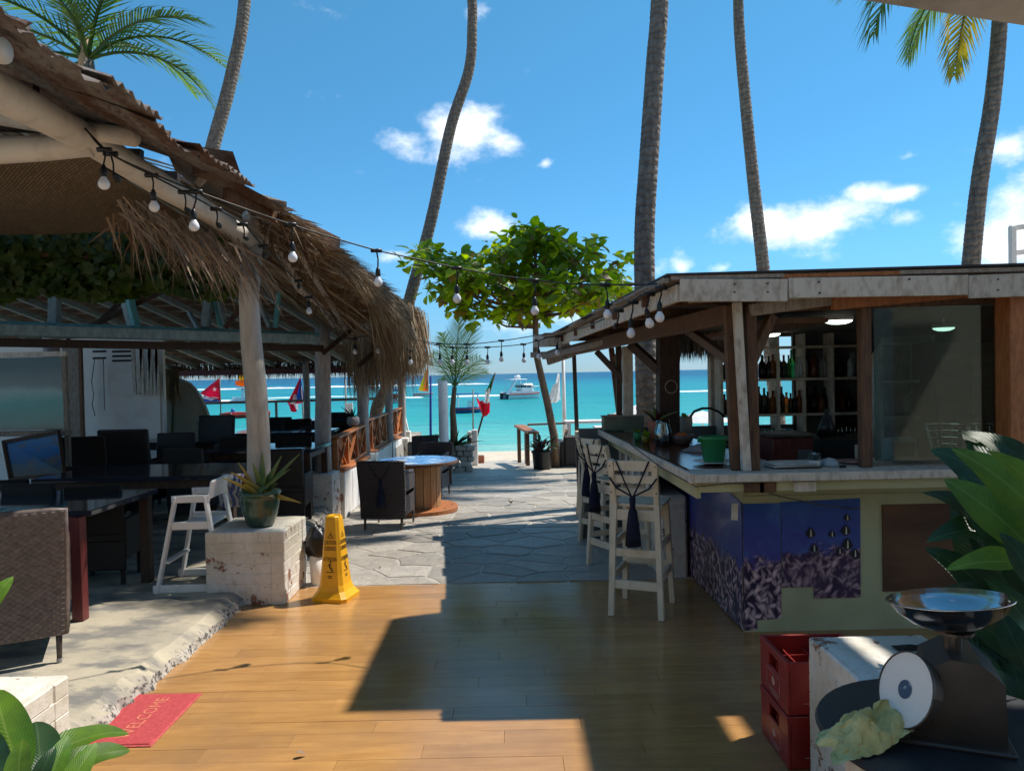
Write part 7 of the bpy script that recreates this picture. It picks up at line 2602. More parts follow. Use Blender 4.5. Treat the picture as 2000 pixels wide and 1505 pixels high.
def rag(u, v):
    a, b = (u - .5), (v - .5)
    r = math.sqrt((a * 2) ** 2 + (b * 2) ** 2)
    env = max(0, 1 - r ** 3)
    fold = .5 + .5 * math.sin(13 * u + 5 * v + 5 * noise.noise(V((u * 2.5, v * 2.5, 3))))
    fold2 = .5 + .5 * math.sin(9 * v - 7 * u + 4 * noise.noise(V((u * 3, v * 3, 7))))
    h = env * (.02 + .03 * fold + .025 * fold2) + .004 * noise.noise(V((u * 25, v * 25, 8))) + .004
    wob = 1 + .25 * noise.noise(V((math.atan2(b, a) * 1.5, 1, 4)))
    x = a * .25 * wob
    y = b * .16 * wob
    return V((cc.x + x + .01 * noise.noise(V((u * 15, v * 15, 9))), cc.y + y + .13 * a * .6 + .01 * noise.noise(V((u * 15, v * 15, 12))), .722 + h + max(0, a) * .10))


rg_ = MB().grid(rag, 60, 36)
o = tag(rg_.build('dish_cloth', MT['cloth_yellow'], smooth=True), 'crumpled yellow knitted cloth lying on the round black table', 'cloth')
# orange fruit peel and saucer among the leaves
c = V((at(1945, 1310, 2.45).x, 2.45, .62))
pt_ = thing('fruit_bowl', 'small bowl of orange peel half hidden by the dark leaves', 'bowl', V((c.x, c.y, 0)))
MB().lathe([(.09, 0), (.09, .02), (.04, .04), (.04, .57), (.09, .60), (0, .60)], V((c.x, c.y, 0)), 16).build('stand', MT['white_wood'], pt_, smooth=True)
MB().lathe([(.03, .60), (.07, .615), (.085, .64), (.08, .64), (.03, .612), (0, .612)], V((c.x, c.y, 0)), 20).build('dish', MT['white_paint'], pt_, smooth=True)
for i in range(4):
    MB().box(V((c.x, c.y, .645)) + V((rnd(-.05, .05), rnd(-.05, .05), rnd(0, .02))), (.05, .03, .02), rnd(0, 3), .008).build('peel', MT['flag_orange'], pt_)
# fallen leaves on the paving and boards
DL = leaf_mesh('fallen_leaf', MT['dry_frond'], .5, 1.3, .5, .9, 4)
for i, (px, py, s, lab) in enumerate(((998, 988, .14, 'curled brown dry leaf on the sunlit flagstones'), (993, 1216, .05, 'small dry leaf on the shaded boards'), (1008, 1201, .03, 'tiny dark leaf scrap on the shaded boards'), (578, 1480, .05, 'little dry leaf on the sunlit boards near the doormat'), (745, 1112, .05, 'pale scrap of leaf on the flagstones by the cone'))):
    q = ong(px, py)
    o = mesh_obj('fallen_leaf', DL, None)
    o.matrix_local = Matrix.Translation(q + Z * (.025 * s / .05)) @ Matrix.Rotation(i * 1.7, 4, 'Z') @ Matrix.Diagonal((s, s, s, 1))
    tag(o, lab, 'leaf')

# ================================================================== towards the sea
# white round post and stone planter
p = at(868, 900, 15.4)
wp = thing('round_post', 'plain white round post beside the young palm planter', 'post', (p.x, 15.4, gz(15.4)))
MB().lathe([(.105, 0), (.10, .02), (.10, 1.93), (.095, 1.95), (0, 1.95)], (p.x, 15.4, gz(15.4)), 20).build('shaft', MT['white_paint'], wp, smooth=True)
MB().lathe([(.13, 0), (.13, .05), (.11, .07), (0, .07)], (p.x, 15.4, gz(15.4)), 20).build('plinth', MT['white_paint'], wp, smooth=True)
sp0 = thing('stone_planter', 'low planter of stacked grey stones holding the young palm', 'planter', (-1.3, 16.3, gz(16.3)))
rs = random.Random(4)
for k in range(5):
    z = gz(16.3) + .06 + k * .115
    x = -1.62
    while x < -.98:
        w = rs.uniform(.14, .26)
        MB().box((x + w / 2, 16.02 + rs.uniform(-.02, .02), z), (w - .012, .16, .11), rs.uniform(-.05, .05), .02).build('stone', MT['stone'], sp0)
        x += w
    y = 16.15
    while y < 16.7:
        w = rs.uniform(.15, .25)
        MB().box((-1.02 + rs.uniform(-.02, .02), y + w / 2, z), (.16, w - .012, .11), rs.uniform(-.05, .05), .02).build('stone', MT['stone'], sp0)
        y += w
MB().box((-1.32, 16.4, .0), (.6, .6, .28)).build('soil', MT['soil'], sp0)
ag = thing('agave', 'spiky green agave filling the stone planter', 'agave', (-1.3, 16.3, .14))
for i in range(26):
    a = i * 2.4
    spike(ag, V((-1.28, 16.25, .12)), V((math.cos(a), math.sin(a) * .8, rs.uniform(.15, 1.0))), rs.uniform(.4, .7), .028, MT['leaf_agave'] if i % 3 else MT['leaf_dark'], .25)
ag2 = thing('agave', 'pale green agave between the woven chair and the white round post', 'agave', (at(850, 880, 15.9).x, 16, gz(16)))
for i in range(18):
    a = i * 2.4
    spike(ag2, V((at(850, 880, 15.9).x, 16, gz(16) + .25)), V((math.cos(a), math.sin(a) * .8, rs.uniform(.1, .9))), rs.uniform(.3, .5), .022, MT['leaf_agave'], .25)
MB().lathe([(.14, 0), (.19, .24), (.17, .26), (0, .24)], V((at(850, 880, 15.9).x, 16, gz(16))), 16).build('pot', MT['grey_post'], ag2, smooth=True)
# white gate posts with a dark lantern
gp = thing('gate_post', 'white plastered gate post with a dark lantern beside the planter', 'post', (at(925, 900, 17.6).x, 17.6, gz(17.6)))
for (px, w, h) in ((928, .14, .85), (917, .10, .80)):
    x = at(px, 900, 17.6).x
    MB().box((x, 17.6 + (px == 917) * .25, gz(17.6) + h / 2), (w, .14, h), 0, .015).build('pier', MT['white_paint'], gp)
x = at(917, 870, 17.5).x
MB().lathe([(.04, 0), (.05, .02), (.055, .14), (.03, .19), (0, .2)], (x, 17.45, .05), 12).build('lantern', MT['black_plastic'], gp, smooth=True)
tbx = thing('terracotta_box', 'square terracotta planter at the edge of the sand', 'planter', (at(938, 897, 18.3).x, 18.3, gz(18.3)))
x = at(938, 897, 18.3).x
MB().box((x, 18.3, gz(18.3) + .09), (.20, .18, .18), 0, .01).build('box', MT['terracotta'], tbx)
MB().box((x, 18.3, gz(18.3) + .182), (.16, .14, .01)).build('soil', MT['soil'], tbx)

# black pot with a red leaved plant
p = V((at(1059, 905, 16.2).x, 16.2, gz(16.2)))
bp = thing('plant_pot', 'black round pot at the foot of the almond tree', 'pot', p)
MB().lathe([(.18, 0), (.19, .01), (.215, .36), (.235, .37), (.235, .41), (.215, .41), (.2, .36), (0, .35)], p, 24).build('pot_body', MT['black_plastic'], bp, smooth=True)
cr_ = thing('croton', 'bushy red and green croton growing in the black pot', 'plant', p + V((0, 0, .36)))
LR = leaf_mesh('leaf', MT['leaf_red'], .22, 1.2, .3, .8, 4)
LG = leaf_mesh('leaf', MT['leaf_dark'], .24, 1.2, .3, .8, 4)
for i in range(90):
    a = rs.uniform(0, 6.28)
    r_ = rs.uniform(0, .22)
    q = p + V((r_ * math.cos(a), r_ * math.sin(a) * .7, .38 + rs.uniform(0, .2)))
    put_leaf(LR if rs.random() < .72 else LG, cr_, q, V((math.cos(a) * rs.uniform(.2, 1.0), math.sin(a) * .7, rs.uniform(.2, 1.3))), Z, rs.uniform(.16, .34))
p = V((at(1078, 890, 17.3).x + .1, 17.4, gz(17.3)))
tag(MB().lathe([(.14, 0), (.17, .3), (.18, .34), (.15, .34), (0, .3)], p, 18).build('clay_pot', MT['wood_grey'], smooth=True), 'beige clay pot half hidden behind the black pot', 'pot')

# wooden rail bench by the steps
bn = thing('rail_bench', 'wooden plank rail on stout legs at the head of the beach steps', 'bench', (at(1028, 890, 17.4).x, 17.4, gz(17.4)))
a, b = at(1014, 831, 18.4), at(1042, 845, 16.6)
MB().bar(a, b, .26, .05, bev=.006).build('plank', MT['wood_orange'], bn)
for (q, dx) in ((a.lerp(b, .12), -.05), (a.lerp(b, .35), .05), (a.lerp(b, .65), -.02), (a.lerp(b, .92), .06)):
    MB().box((q.x + dx, q.y, (q.z + gz(q.y)) / 2 - .02), (.09, .09, q.z - gz(q.y) - .03), 0, .005).build('leg', MT['wood_brown'] if dx < 0 else MT['wood_grey'], bn)
MB().bar(at(1030, 829, 18.3), at(1106, 826, 18.4), .05, .05, bev=.004).build('far_rail', MT['wood_grey'], bn)
for (px, py, Y) in ((1024, 880, 17.8), (1028, 890, 17.4), (1032, 900, 16.9)):
    q = at(px, py, Y)
    tag(MB().box((q.x - .12, Y + .9, gz(Y) - .10), (.8, .3, .09), .1, .01).build('beach_step', MT['wood_grey']), {1024: 'lowest grey wooden step leading down to the sand', 1028: 'middle grey wooden step leading down to the sand', 1032: 'top grey wooden step leading down to the sand'}[px], 'step')
# folding wooden chair
fc2 = thing('folding_chair', 'wooden folding chair standing behind the croton pot', 'chair', (at(1100, 885, 17.6).x, 17.6, gz(17.6)))
x, y, z = fc2.location
for s in (-1, 1):
    MB().bar((x - .12, y + s * .2, z), (x + .1, y + s * .2, z + .8), .03, .045).build('leg', MT['wood_orange'], fc2)
    MB().bar((x + .28, y + s * .18, z), (x - .08, y + s * .18, z + .46), .03, .045).build('leg', MT['wood_orange'], fc2)
for i in range(4):
    MB().box((x - .1 + i * .085, y, z + .44), (.07, .42, .018)).build('seat_slat', MT['wood_orange'], fc2)
for i in range(2):
    MB().box((x + .065 + i * .02, y, z + .66 + i * .08), (.02, .42, .06)).build('back_slat', MT['wood_orange'], fc2)
# dark rattan sofa
so_ = thing('rattan_sofa', 'dark rattan sofa beyond the thin roof pole', 'sofa', (at(1143, 880, 16.8).x, 16.9, gz(16.8)))
x, y, z = so_.location
MB().box((x, y - .3, z + .38), (1.0, .16, .68), 0, .04).build('backrest', MT['wicker'], so_)
MB().box((x, y + .1, z + .24), (1.0, .7, .3), 0, .03).build('seat', MT['wicker'], so_)
for s in (-1, 1):
    MB().box((x + s * .53, y + .05, z + .3), (.12, .8, .56), 0, .03).build('armrest', MT['wicker'], so_)
# white long table and parapet at the terrace edge
wt = thing('white_table', 'long white plank table at the terrace edge by the white flag', 'table', (at(1145, 840, 18.2).x, 18.3, gz(18.3)))
a, b = at(1102, 823, 18.4), at(1192, 824, 18.4)
MB().box(((a.x + b.x) / 2, 18.3, a.z), (b.x - a.x, .5, .06), 0, .006).build('top', MT['white_paint'], wt)
for x in (a.x + .1, b.x - .1):
    MB().box((x, 18.3, (a.z + gz(18.3)) / 2 - .03), (.08, .4, a.z - gz(18.3) - .06)).build('trestle', MT['white_paint'], wt)
w2 = thing('side_table', 'small white table top just above the far end of the counter', 'table', (at(1178, 850, 14).x, 14, gz(14)))
q = at(1178, 834, 14)
MB().box((q.x, 14, q.z), (.34, .4, .04), 0, .005).build('top', MT['white_paint'], w2)
MB().box((q.x, 14, (q.z + gz(14)) / 2 - .02), (.08, .08, q.z - gz(14) - .04)).build('leg', MT['white_paint'], w2)
ch = thing('slat_chair', 'small orange slat back chair seen above the planter box', 'chair', (at(1203, 850, 13.6).x, 13.6, gz(13.6)))
x, y, z = ch.location
zt = at(1203, 808, 13.6).z
for s in (-1, 1):
    MB().box((x + s * .13, y, (z + zt) / 2), (.03, .03, zt - z)).build('leg', MT['wood_orange'], ch)
    MB().box((x + s * .13, y + .32, z + .22), (.03, .03, .44)).build('leg', MT['wood_orange'], ch)
    MB().box((x + s * .05, y, zt - .13), (.025, .02, .22)).build('back_slat', MT['wood_orange'], ch)
MB().box((x, y, zt - .03), (.30, .03, .06), 0, .005).build('top_rail', MT['wood_orange'], ch)
MB().box((x, y + .16, z + .45), (.30, .36, .03), 0, .005).build('seat', MT['wood_orange'], ch)
# white canvas beach shelters
MT['canvas'] = M('canvas', (.78, .76, .74), (.68, .66, .64), .9, 3, bp=.2, transl=.2)
for i, (px, py, Y, r_, lab) in enumerate(((1245, 790, 24, 1.1, 'white canvas beach parasol behind the palm trunk and counter'), (1372, 802, 30, 1.2, 'white canvas beach parasol seen past the cream counter pot'))):
    c = at(px, py, Y)
    t = thing('beach_parasol', lab, 'parasol', V((c.x, Y, -1.2)))
    MB().lathe([(r_, -.42), (r_ * .5, -.16), (.02, 0), (0, .03)], c, 8).build('canopy', MT['canvas'], t)
    MB().tube([V((c.x, Y, -1.25)), c], .03, 8).build('pole', MT['white_paint'], t)
    for k in range(8):
        a = k / 8 * 6.283
        MB().bar(c + V((0, 0, -.03)), c + V((r_ * math.cos(a), r_ * math.sin(a), -.44)), .015, .015).build('rib', MT['white_paint'], t)


# ================================================================== flags and poles
def flag(label, pole_a, pole_b, quads, polemat='steel_dark', r=.02):
    """quads: (name, material, list of points)"""
    t = thing('flag', label, 'flag', pole_a)
    MB().tube([pole_a, V(pole_a).lerp(V(pole_b), .5), pole_b], [r, r * .9, r * .7], 8).build('pole', MT[polemat], t, smooth=True)
    for (nm, m, fn, nu, nv) in quads:
        o = MB().grid(fn, nu, nv).build(nm, MT[m], t, smooth=True)
    return t


def quadfn(a, b, c, d, Y, amp=.05, ph=0.0, off=0.0):
    """a,b top left/right, c,d bottom right/left in picture directions, at depth Y; cloth waves in depth"""
    A, B, C_, D_ = (at(p[0], p[1], Y) for p in (a, b, c, d))

    def f(u, v):
        p = A.lerp(B, u).lerp(D_.lerp(C_, u), v)
        return p + V((0, off + amp * math.sin(u * 6 + v * 2.5 + ph), amp * .2 * math.sin(u * 9)))
    return f


# star flag: blue and white stripes, red triangle at the hoist
Y = 19.2
fs_ = flag('red triangle flag with a white star flying outside the pavilion', V((at(434, 880, Y).x, Y, -.7)), at(429, 734, Y),
           [('stripe_blue', 'flag_blue', quadfn((398, 772), (431, 781), (431, 787), (392, 785), Y, .04, 0, .02), 8, 4), ('stripe_white', 'flag_white', quadfn((394, 768), (430, 777), (430, 783), (393, 778), Y, .04), 8, 4),
            ('red_field', 'flag_red', quadfn((429, 737), (429, 738), (431, 783), (391, 768), Y, .03, 1, -.03), 8, 8)])
mb = MB()
c = at(419, 760, Y - .10)
pts = [c + V(((.065 if i % 2 == 0 else .027) * math.sin(i * math.pi / 5), 0, (.065 if i % 2 == 0 else .027) * math.cos(i * math.pi / 5))) for i in range(10)]
mb.add(pts, [tuple(range(10))])
mb.build('star', MT['flag_white'], fs_)
flag('red and dark blue flag drooping on a pole beyond the dark chairs', V((at(598, 870, Y).x, Y, -.7)), at(587, 735, Y),
     [('blue_field', 'flag_blue', quadfn((586, 738), (588, 738), (594, 784), (575, 782), Y, .04), 6, 8), ('red_field', 'flag_red', quadfn((584, 740), (587, 740), (577, 784), (561, 788), Y, .05, 1, -.03), 6, 8),
      ('white_band', 'flag_white', quadfn((574, 770), (579, 770), (586, 800), (570, 795), Y, .05, 2, -.06), 6, 6), ('red_corner', 'flag_red', quadfn((563, 785), (575, 789), (582, 804), (570, 803), Y, .04, .5, -.09), 6, 4), ('red_corner', 'flag_red', quadfn((576, 782), (592, 781), (592, 787), (577, 788), Y, .03, .5, -.05), 6, 4)], 'wood_grey')
Y = 20.5
flag('yellow and red flag hanging behind the pale shelter post', V((at(512, 880, Y).x, Y, -.7)), at(504, 715, Y),
     [('yellow_band', 'flag_yellow', quadfn((497, 720), (506, 720), (508, 742), (498, 738), Y, .04), 6, 6), ('red_band', 'flag_red', quadfn((498, 738), (508, 742), (509, 756), (500, 752), Y, .04), 6, 6),
      ('yellow_band', 'flag_yellow', quadfn((466, 732), (480, 728), (480, 742), (464, 742), Y, .04), 6, 6), ('orange_band', 'flag_orange', quadfn((458, 744), (480, 741), (478, 756), (460, 752), Y, .04, 1), 6, 6)], 'table_red')
Y = 18.3
flag('furled green white and red flag on a slanting pole by the gate posts', V((at(919, 850, Y).x, Y, -.35)), at(967, 728, Y),
     [('green_band', 'flag_green', quadfn((964, 731), (967, 731), (955, 768), (949, 764), Y, .03), 5, 8), ('white_band', 'flag_white', quadfn((948, 762), (957, 758), (955, 795), (946, 795), Y, .06, 0, -.04), 6, 8),
      ('red_band', 'flag_red', quadfn((930, 778), (944, 784), (956, 806), (944, 815), Y, .10, 1, -.06), 8, 8), ('red_band', 'flag_red', quadfn((944, 788), (957, 786), (957, 806), (944, 815), Y, .06, 2, -.1), 8, 8)], 'wood_dark', .025)
flag('white flag with faint lettering flying from a tall white pole', V((at(1103, 860, 19.6).x, 19.6, -.8)), at(1099, 665, 19.6),
     [('cloth', 'flag_white', quadfn((1090, 727), (1093, 730), (1095, 782), (1076, 788), 19.3, .10, 0, 0), 10, 14), ('cloth', 'flag_white', quadfn((1080, 752), (1093, 742), (1076, 788), (1063, 796), 19.3, .06, 1, -.08), 8, 8)], 'white_paint', .055)
# thin poles on the beach
for (px, py0, py1, Y, r, m, lab) in ((841, 735, 835, 21, .035, 'flag_blue', 'thin blue pole standing on the beach behind the woven chairs'), (675, 740, 812, 24, .03, 'wood_grey', 'thin grey pole on the beach beyond the pavilion rail'),
                                 (924, 760, 830, 19.5, .02, 'wood_grey', 'thin grey stick beside the furled flag')):
    a, b = at(px, py0, Y), at(px, py1, Y)
    tag(MB().tube([V((b.x, Y, -1.2)), V((b.x, Y, b.z)), a], [r, r, r * .8], 8).build('beach_pole', MT[m], smooth=True), lab, 'pole')
a, b = at(784, 782, 20), at(800, 832, 20)
tag(MB().tube([a, V((b.x + .2, 20.1, -1.1))], .025, 8).build('beach_pole', MT['white_paint'], smooth=True), 'white slanting pole beside the end of the orange railing', 'pole')
wsx = at(682, 810, 22)
wsg = thing('beach_sign', 'small white board on legs on the beach beyond the rail', 'sign', V((wsx.x, 22, -1.1)))
MB().box((wsx.x, 22, .55), (.22, .04, .75), 0, .005).build('board', MT['white_paint'], wsg)
for s in (-1, 1):
    MB().box((wsx.x + s * .07, 22, -.45), (.03, .03, 1.3)).build('leg', MT['wood_grey'], wsg)

# ================================================================== boats
MT['boat_white'] = M('boat_white', (.8, .8, .8), (.7, .7, .72), .35, 2, bp=0)
MT['boat_red'] = M('boat_red', (.5, .04, .03), None, .4, 2, bp=0)
MT['boat_dark'] = M('boat_dark', (.04, .05, .06), None, .3, 2, bp=0)
MT['boat_blue'] = M('boat_blue', (.05, .15, .4), None, .4, 2, bp=0)


def boat_hull(t, c, L_, W_, H_, yaw, mat, bow=.45, name='hull'):
    ct, st = math.cos(yaw), math.sin(yaw)

    def f(u, v):
        # u along, v around
        k = 1 - max(0, (u - (1 - bow)) / bow) ** 2.0
        a = (v - .5) * 2
        x = (u - .5) * L_ + .08 * L_ * max(0, u - .8) * (1 - abs(a)) * 0
        y = math.copysign(abs(a) ** .6, a) * W_ / 2 * k
        z = H_ * (abs(a) ** 2.2) + H_ * .35 * max(0, u - .55) ** 1.5
        return V((c[0] + x * ct - y * st, c[1] + x * st + y * ct, c[2] - .12 * H_ + z))
    MB().grid(f, 20, 12).build(name, mat, t, smooth=True)
    dk = [f(i / 20, 0) for i in range(21)] + [f(i / 20, 1) for i in range(20, -1, -1)]
    MB().add([p - V((0, 0, H_ * .12)) for p in dk], [tuple(range(len(dk)))]).build('deck', MT['boat_white'], t)
    MB().tube([f(i / 20, 0) + V((0, 0, -.28 * H_)) for i in range(21)], .05 * H_ + .03, 6).build('rub_rail', MT['boat_red'], t)


Yb = 88
c = on(1017, 778, SEA)
cat_ = thing('motor_catamaran', 'white motor catamaran with a slide and a red stripe anchored offshore', 'boat', c)
L_ = (1050 - 985) / F * c.y
yaw = R(24)
for s in (-1, 1):
    boat_hull(cat_, (c.x - math.sin(yaw) * s * .85, c.y + math.cos(yaw) * s * .85, SEA), L_ * 1.05, .9, .95, yaw, MT['boat_white'])
rot = Matrix.Rotation(yaw, 3, 'Z')


def loc(x, y, z):
    return V((c.x, c.y, SEA)) + rot @ V((x, y, z))


MB().box(loc(.1, 0, .85), (L_ * .86, 2.1, .12), rot).build('bridge_deck', MT['boat_white'], cat_)
MB().box(loc(.55, 0, 1.35), (1.7, 1.7, .95), rot, .15).build('cabin', MT['boat_white'], cat_)
wn = MB().box(loc(.55, 0, 1.5), (1.74, 1.74, .32), rot, .05).build('cabin_window', MT['boat_dark'], cat_)
MB().box(loc(-.6, 0, 2.35), (2.2, 1.9, .09), rot, .03).build('canopy', MT['boat_white'], cat_)
for (x, y) in ((-1.6, -.85), (-1.6, .85), (.4, -.85), (.4, .85)):
    MB().tube([loc(x, y, .9), loc(x, y, 2.35)], .035, 6).build('canopy_post', MT['boat_white'], cat_)
MB().bar(loc(-1.0, -.9, 2.25), loc(-2.3, -1.1, .6), .5, .12).build('slide', MT['boat_white'], cat_)
MB().tube([loc(-.2, 0, 2.4), loc(-.2, 0, 3.3)], .02, 5).build('mast', MT['boat_white'], cat_)
MB().box(loc(-.4, 0, 2.62), (.6, .8, .45), rot, .1).build('fly_seat', MT['boat_white'], cat_)
for s in (-1, 1):
    MB().box(loc(-L_ * .53, s * .85, .35), (.45, .4, .75), rot, .1).build('outboard', MT['boat_dark'], cat_)
    MB().tube([loc(1.0, s * .95, 1.0), loc(1.0, s * .95, 1.45), loc(2.2, s * .7, 1.5), loc(2.3, s * .6, 1.1)], .025, 5).build('bow_rail', MT['boat_white'], cat_)

# open red kayak-like tender
c = on(495, 815, SEA)
kb = thing('red_tender', 'open orange red boat with a white gunwale moored off the pavilion', 'boat', c)
boat_hull(kb, (c.x - .2, c.y, SEA), 3.0, 1.0, .5, R(28), MT['boat_red'])
MB().bar(c + V((-.2, 0, .42)), c + V((.2, .3, .42)), .9, .05).build('thwart', MT['boat_white'], kb)
c = on(455, 812, SEA)
kb2 = thing('banana_boat', 'long low red inflatable floating beside the star flag pole', 'boat', c)
MB().tube([c + V((-1.1, 0, .12)), c + V((-.4, 0, .15)), c + V((.5, 0, .15)), c + V((1.2, .1, .2))], [.12, .2, .2, .12], 10).build('tube', MT['boat_red'], kb2, smooth=True)
MB().lathe([(.0, -.1), (.14, .0), (.17, .2), (.1, .34), (0, .4)], c + V((.0, 0, .28)), 10).build('buoy', MT['boat_blue'], kb2, smooth=True)
# moored boat with T-top
c = on(478, 783, SEA)
tb_ = thing('fishing_boat', 'white fishing boat with a dark canopy beyond the star flag', 'boat', c)
boat_hull(tb_, (c.x, c.y, SEA), 3.8, 1.3, .6, R(170), MT['boat_white'])
MB().box(c + V((0, 0, 1.75)), (1.9, 1.2, .10), None, .03).build('canopy', MT['boat_dark'], tb_)
for s in (-.6, .6):
    MB().box(c + V((s * .4, 0, 1.05)), (.28, .3, 1.3)).build('console', MT['boat_white'], tb_)
# catamaran with a striped sail near the thatch
c = on(826, 774, SEA)
sb_ = thing('sailing_dinghy', 'white sailing dinghy with an orange and yellow sail by the thatch edge', 'boat', c)
boat_hull(sb_, (c.x, c.y, SEA), 2.9, 1.0, .6, R(8), MT['boat_white'])
Yc = c.y
MB().tube([at(838, 772, Yc), at(836, 715, Yc)], .035, 6).build('mast', MT['boat_white'], sb_)
MB().grid(quadfn((834, 716), (836, 716), (837, 764), (826, 764), Yc, .1), 6, 8).build('sail', MT['flag_orange'], sb_, smooth=True)
MB().grid(quadfn((831, 724), (833.5, 722), (826, 764), (817, 762), Yc, .1), 6, 8).build('sail', MT['flag_yellow'], sb_, smooth=True)
# small blue launch with people's gear
c = on(912, 806, SEA)
bl = thing('blue_launch', 'small blue and white launch with a blue awning off the young palm', 'boat', c)
boat_hull(bl, (c.x, c.y, SEA), 2.6, 1.0, .5, R(10), MT['boat_blue'])
MB().box(c + V((.1, 0, 1.55)), (1.9, 1.1, .08), None, .03).build('awning', MT['boat_blue'], bl)
for (x, y) in ((-.7, -.45), (.9, -.45), (-.7, .45), (.9, .45)):
    MB().tube([c + V((x, y, .4)), c + V((x, y, 1.55))], .03, 6).build('awning_post', MT['boat_white'], bl)
MB().box(c + V((.3, -.1, .7)), (.5, .4, .5), None, .08).build('engine_cover', MT['boat_white'], bl)
# inflatable in pink and purple behind the railing
c = on(763, 787, SEA)
pk = thing('pink_awning_boat', 'pink and violet awning boat just behind the railing posts', 'boat', c)
boat_hull(pk, (c.x, c.y, SEA), 3, 1.1, .5, 0, MT['boat_white'])
MB().box(c + V((0, 0, .8)), (2.4, .9, .5), None, .1).build('pink_side', MT['boat_red'], pk)
MB().box(c + V((0, 0, 1.5)), (2.2, 1, .3), None, .1).build('violet_awning', MT['boat_blue'], pk)
c = on(562 + 70, 804, SEA)
tag(MB().lathe([(0, -.1), (.16, 0), (.18, .14), (.1, .26), (0, .3)], c, 12).build('buoy', MT['flag_yellow'], smooth=True), 'round yellow mooring buoy off the pavilion', 'buoy')

# ================================================================== festoon lights
SOCK = MB().lathe([(.0, 0), (.010, .0), (.012, -.01), (.018, -.018), (.020, -.055), (.017, -.066), (0, -.066)], (0, 0, 0), 12)
BULB = MB().lathe([(.014, -.064), (.018, -.074), (.030, -.092), (.033, -.108), (.029, -.124), (.016, -.136), (0, -.139)], (0, 0, 0), 14)


def mkme(mb, name, mat):
    me = bpy.data.meshes.new(name)
    me.from_pydata([tuple(p) for p in mb.v], [], mb.f)
    me.polygons.foreach_set('use_smooth', [True] * len(me.polygons))
    me.materials.append(mat)
    return me


SOCK_ME, BULB_ME = mkme(SOCK, 'socket', MT['black_plastic']), mkme(BULB, 'bulb', MT['bulb'])


def festoon(label, pts, bulbs, sag=.0):
    """pts: (px, py, Y) along the cable; bulbs: (px, py_cable, px_end, py_socket, Y, tilt)"""
    P_ = [at(*p) for p in pts]
    t = thing('string_lights', label, 'string lights', P_[0])
    o = P_[0]
    sm = []
    n = len(P_)
    for i in range(n - 1):
        p0, p1, p2, p3 = P_[max(i - 1, 0)], P_[i], P_[i + 1], P_[min(i + 2, n - 1)]
        for k in range(5):
            u = k / 5
            sm.append(.5 * ((2 * p1) + (p2 - p0) * u + (2 * p0 - 5 * p1 + 4 * p2 - p3) * u * u + (3 * p1 - p0 - 3 * p2 + p3) * u ** 3))
    sm.append(P_[-1])
    MB().tube(sm, .0055, 6).build('cable', MT['black_cable'], t, smooth=True)
    for (px, py, ex, ey, Y, tilt) in bulbs:
        a, b = at(px, py, Y), at(ex, ey, Y)
        MB().tube([a + V((-.035, 0, .0)), a + V((.035, 0, -.002))], .013, 8).build('cable_joint', MT['black_plastic'], t, smooth=True)
        MB().tube([a, a.lerp(b, .5) + V((.006, 0, 0)), b], .005, 6).build('drop_cord', MT['black_cable'], t, smooth=True)
        s = mesh_obj('socket', SOCK_ME, None, t)
        s.location = b - o
        s.rotation_euler = tilt
        s.scale = (.86, .86, .9)
        if tilt[0] < 1:          # the turned fittings have lost their bulbs
            mesh_obj('bulb', BULB_ME, None, s)
    return t


N0 = (0, 0, 0)
festoon('string of white bulbs crossing the passage from shelter pole to bar roof',
        [(95, 205, 3.55), (160, 245, 3.8), (208, 296, 3.75), (300, 340, 3.95), (380, 372, 4.15), (470, 405, 4.35), (567, 438, 4.5), (650, 464, 4.65), (737, 489, 4.8), (815, 506, 4.95), (892, 523, 5.05), (970, 537, 5.1), (1043, 547, 5.1), (1115, 554, 5.0), (1184, 556, 4.85), (1250, 556, 4.6), (1298, 553, 4.35)],
        [(204, 292, 202, 322, 3.75, N0), (383, 374, 378, 408, 4.15, N0), (567, 438, 571, 472, 4.5, N0), (735, 489, 738, 522, 4.8, N0), (892, 523, 892, 556, 5.05, N0), (1043, 547, 1044, 580, 5.1, N0), (1182, 556, 1186, 586, 4.85, N0)])
T1 = (R(72), R(14), 0); T2 = (R(85), R(-12), 0); T3 = (R(80), R(-10), 0)
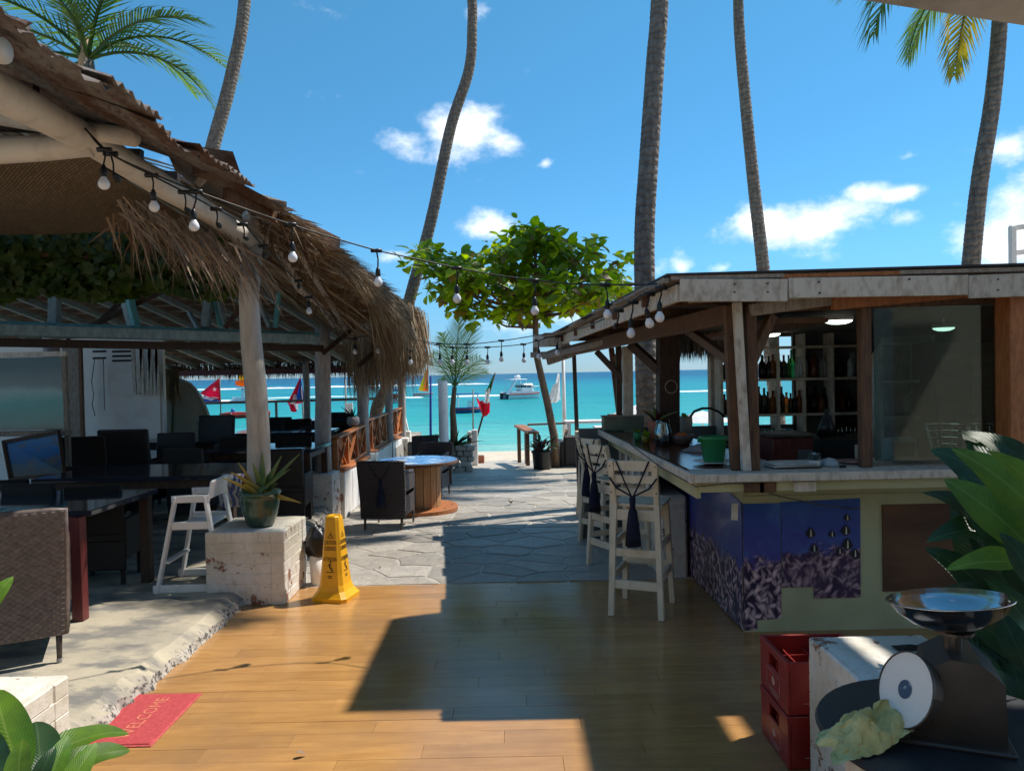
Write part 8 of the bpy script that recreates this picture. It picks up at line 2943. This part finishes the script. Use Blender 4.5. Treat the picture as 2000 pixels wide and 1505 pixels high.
festoon('string of dark turned bulbs draped along the white eave pole and thatch',
        [(165, 250, 3.75), (216, 300, 3.85), (296, 342, 4.2), (360, 375, 4.5), (422, 408, 4.85), (474, 436, 5.2), (512, 478, 5.7), (560, 528, 6.4), (610, 580, 7.2), (650, 628, 8.3), (668, 660, 8.9), (735, 655, 9.3), (770, 668, 9.2), (800, 683, 9.2)],
        [(216, 300, 222, 340, 3.8, T1), (296, 342, 299, 370, 4.15, (R(20), R(8), 0)), (360, 375, 362, 408, 4.45, T2), (422, 408, 424, 434, 4.8, T1), (474, 438, 477, 462, 5.1, T2), (514, 480, 514, 496, 5.6, T3), (583, 548, 582, 556, 6.6, T1), (603, 580, 603, 588, 7.0, N0), (692, 662, 693, 672, 9.2, N0), (738, 658, 738, 670, 9.0, N0), (800, 683, 801, 692, 9.0, N0)])
festoon('string of bulbs clustered under the bar roof verge',
        [(1298, 556, 4.3), (1287, 566, 4.35), (1262, 572, 4.5), (1234, 588, 4.7), (1206, 606, 5.0), (1180, 622, 5.4), (1150, 636, 6.2), (1125, 644, 7.2)],
        [(1291, 562, 1288, 588, 4.35, N0), (1268, 574, 1262, 602, 4.5, (R(10), R(-14), 0)), (1236, 590, 1232, 622, 4.75, N0), (1208, 606, 1205, 632, 5.0, T1)])
festoon('upper far string of bulbs running from bar corner to thatch',
        [(1128, 634, 8.2), (1100, 646, 8.4), (1040, 656, 8.6), (975, 666, 8.8), (910, 672, 8.9), (850, 670, 9.0), (800, 660, 9.1)],
        [(1127, 636, 1126, 644, 8.2, N0), (979, 665, 979, 686, 8.8, N0), (912, 672, 912, 692, 8.9, N0), (857, 671, 859, 692, 9.0, N0)])
festoon('lower far string of bulbs running from bar corner to thatch',
        [(1130, 648, 8.1), (1090, 655, 8.4), (1060, 662, 8.6), (1022, 672, 8.9), (952, 678, 9.3), (884, 678, 9.4), (820, 668, 9.4)],
        [(1090, 656, 1088, 672, 8.4, N0), (1050, 664, 1052, 680, 8.7, N0), (1022, 672, 1023, 688, 8.9, N0), (952, 678, 952, 692, 9.3, N0), (884, 678, 883, 692, 9.4, N0)])
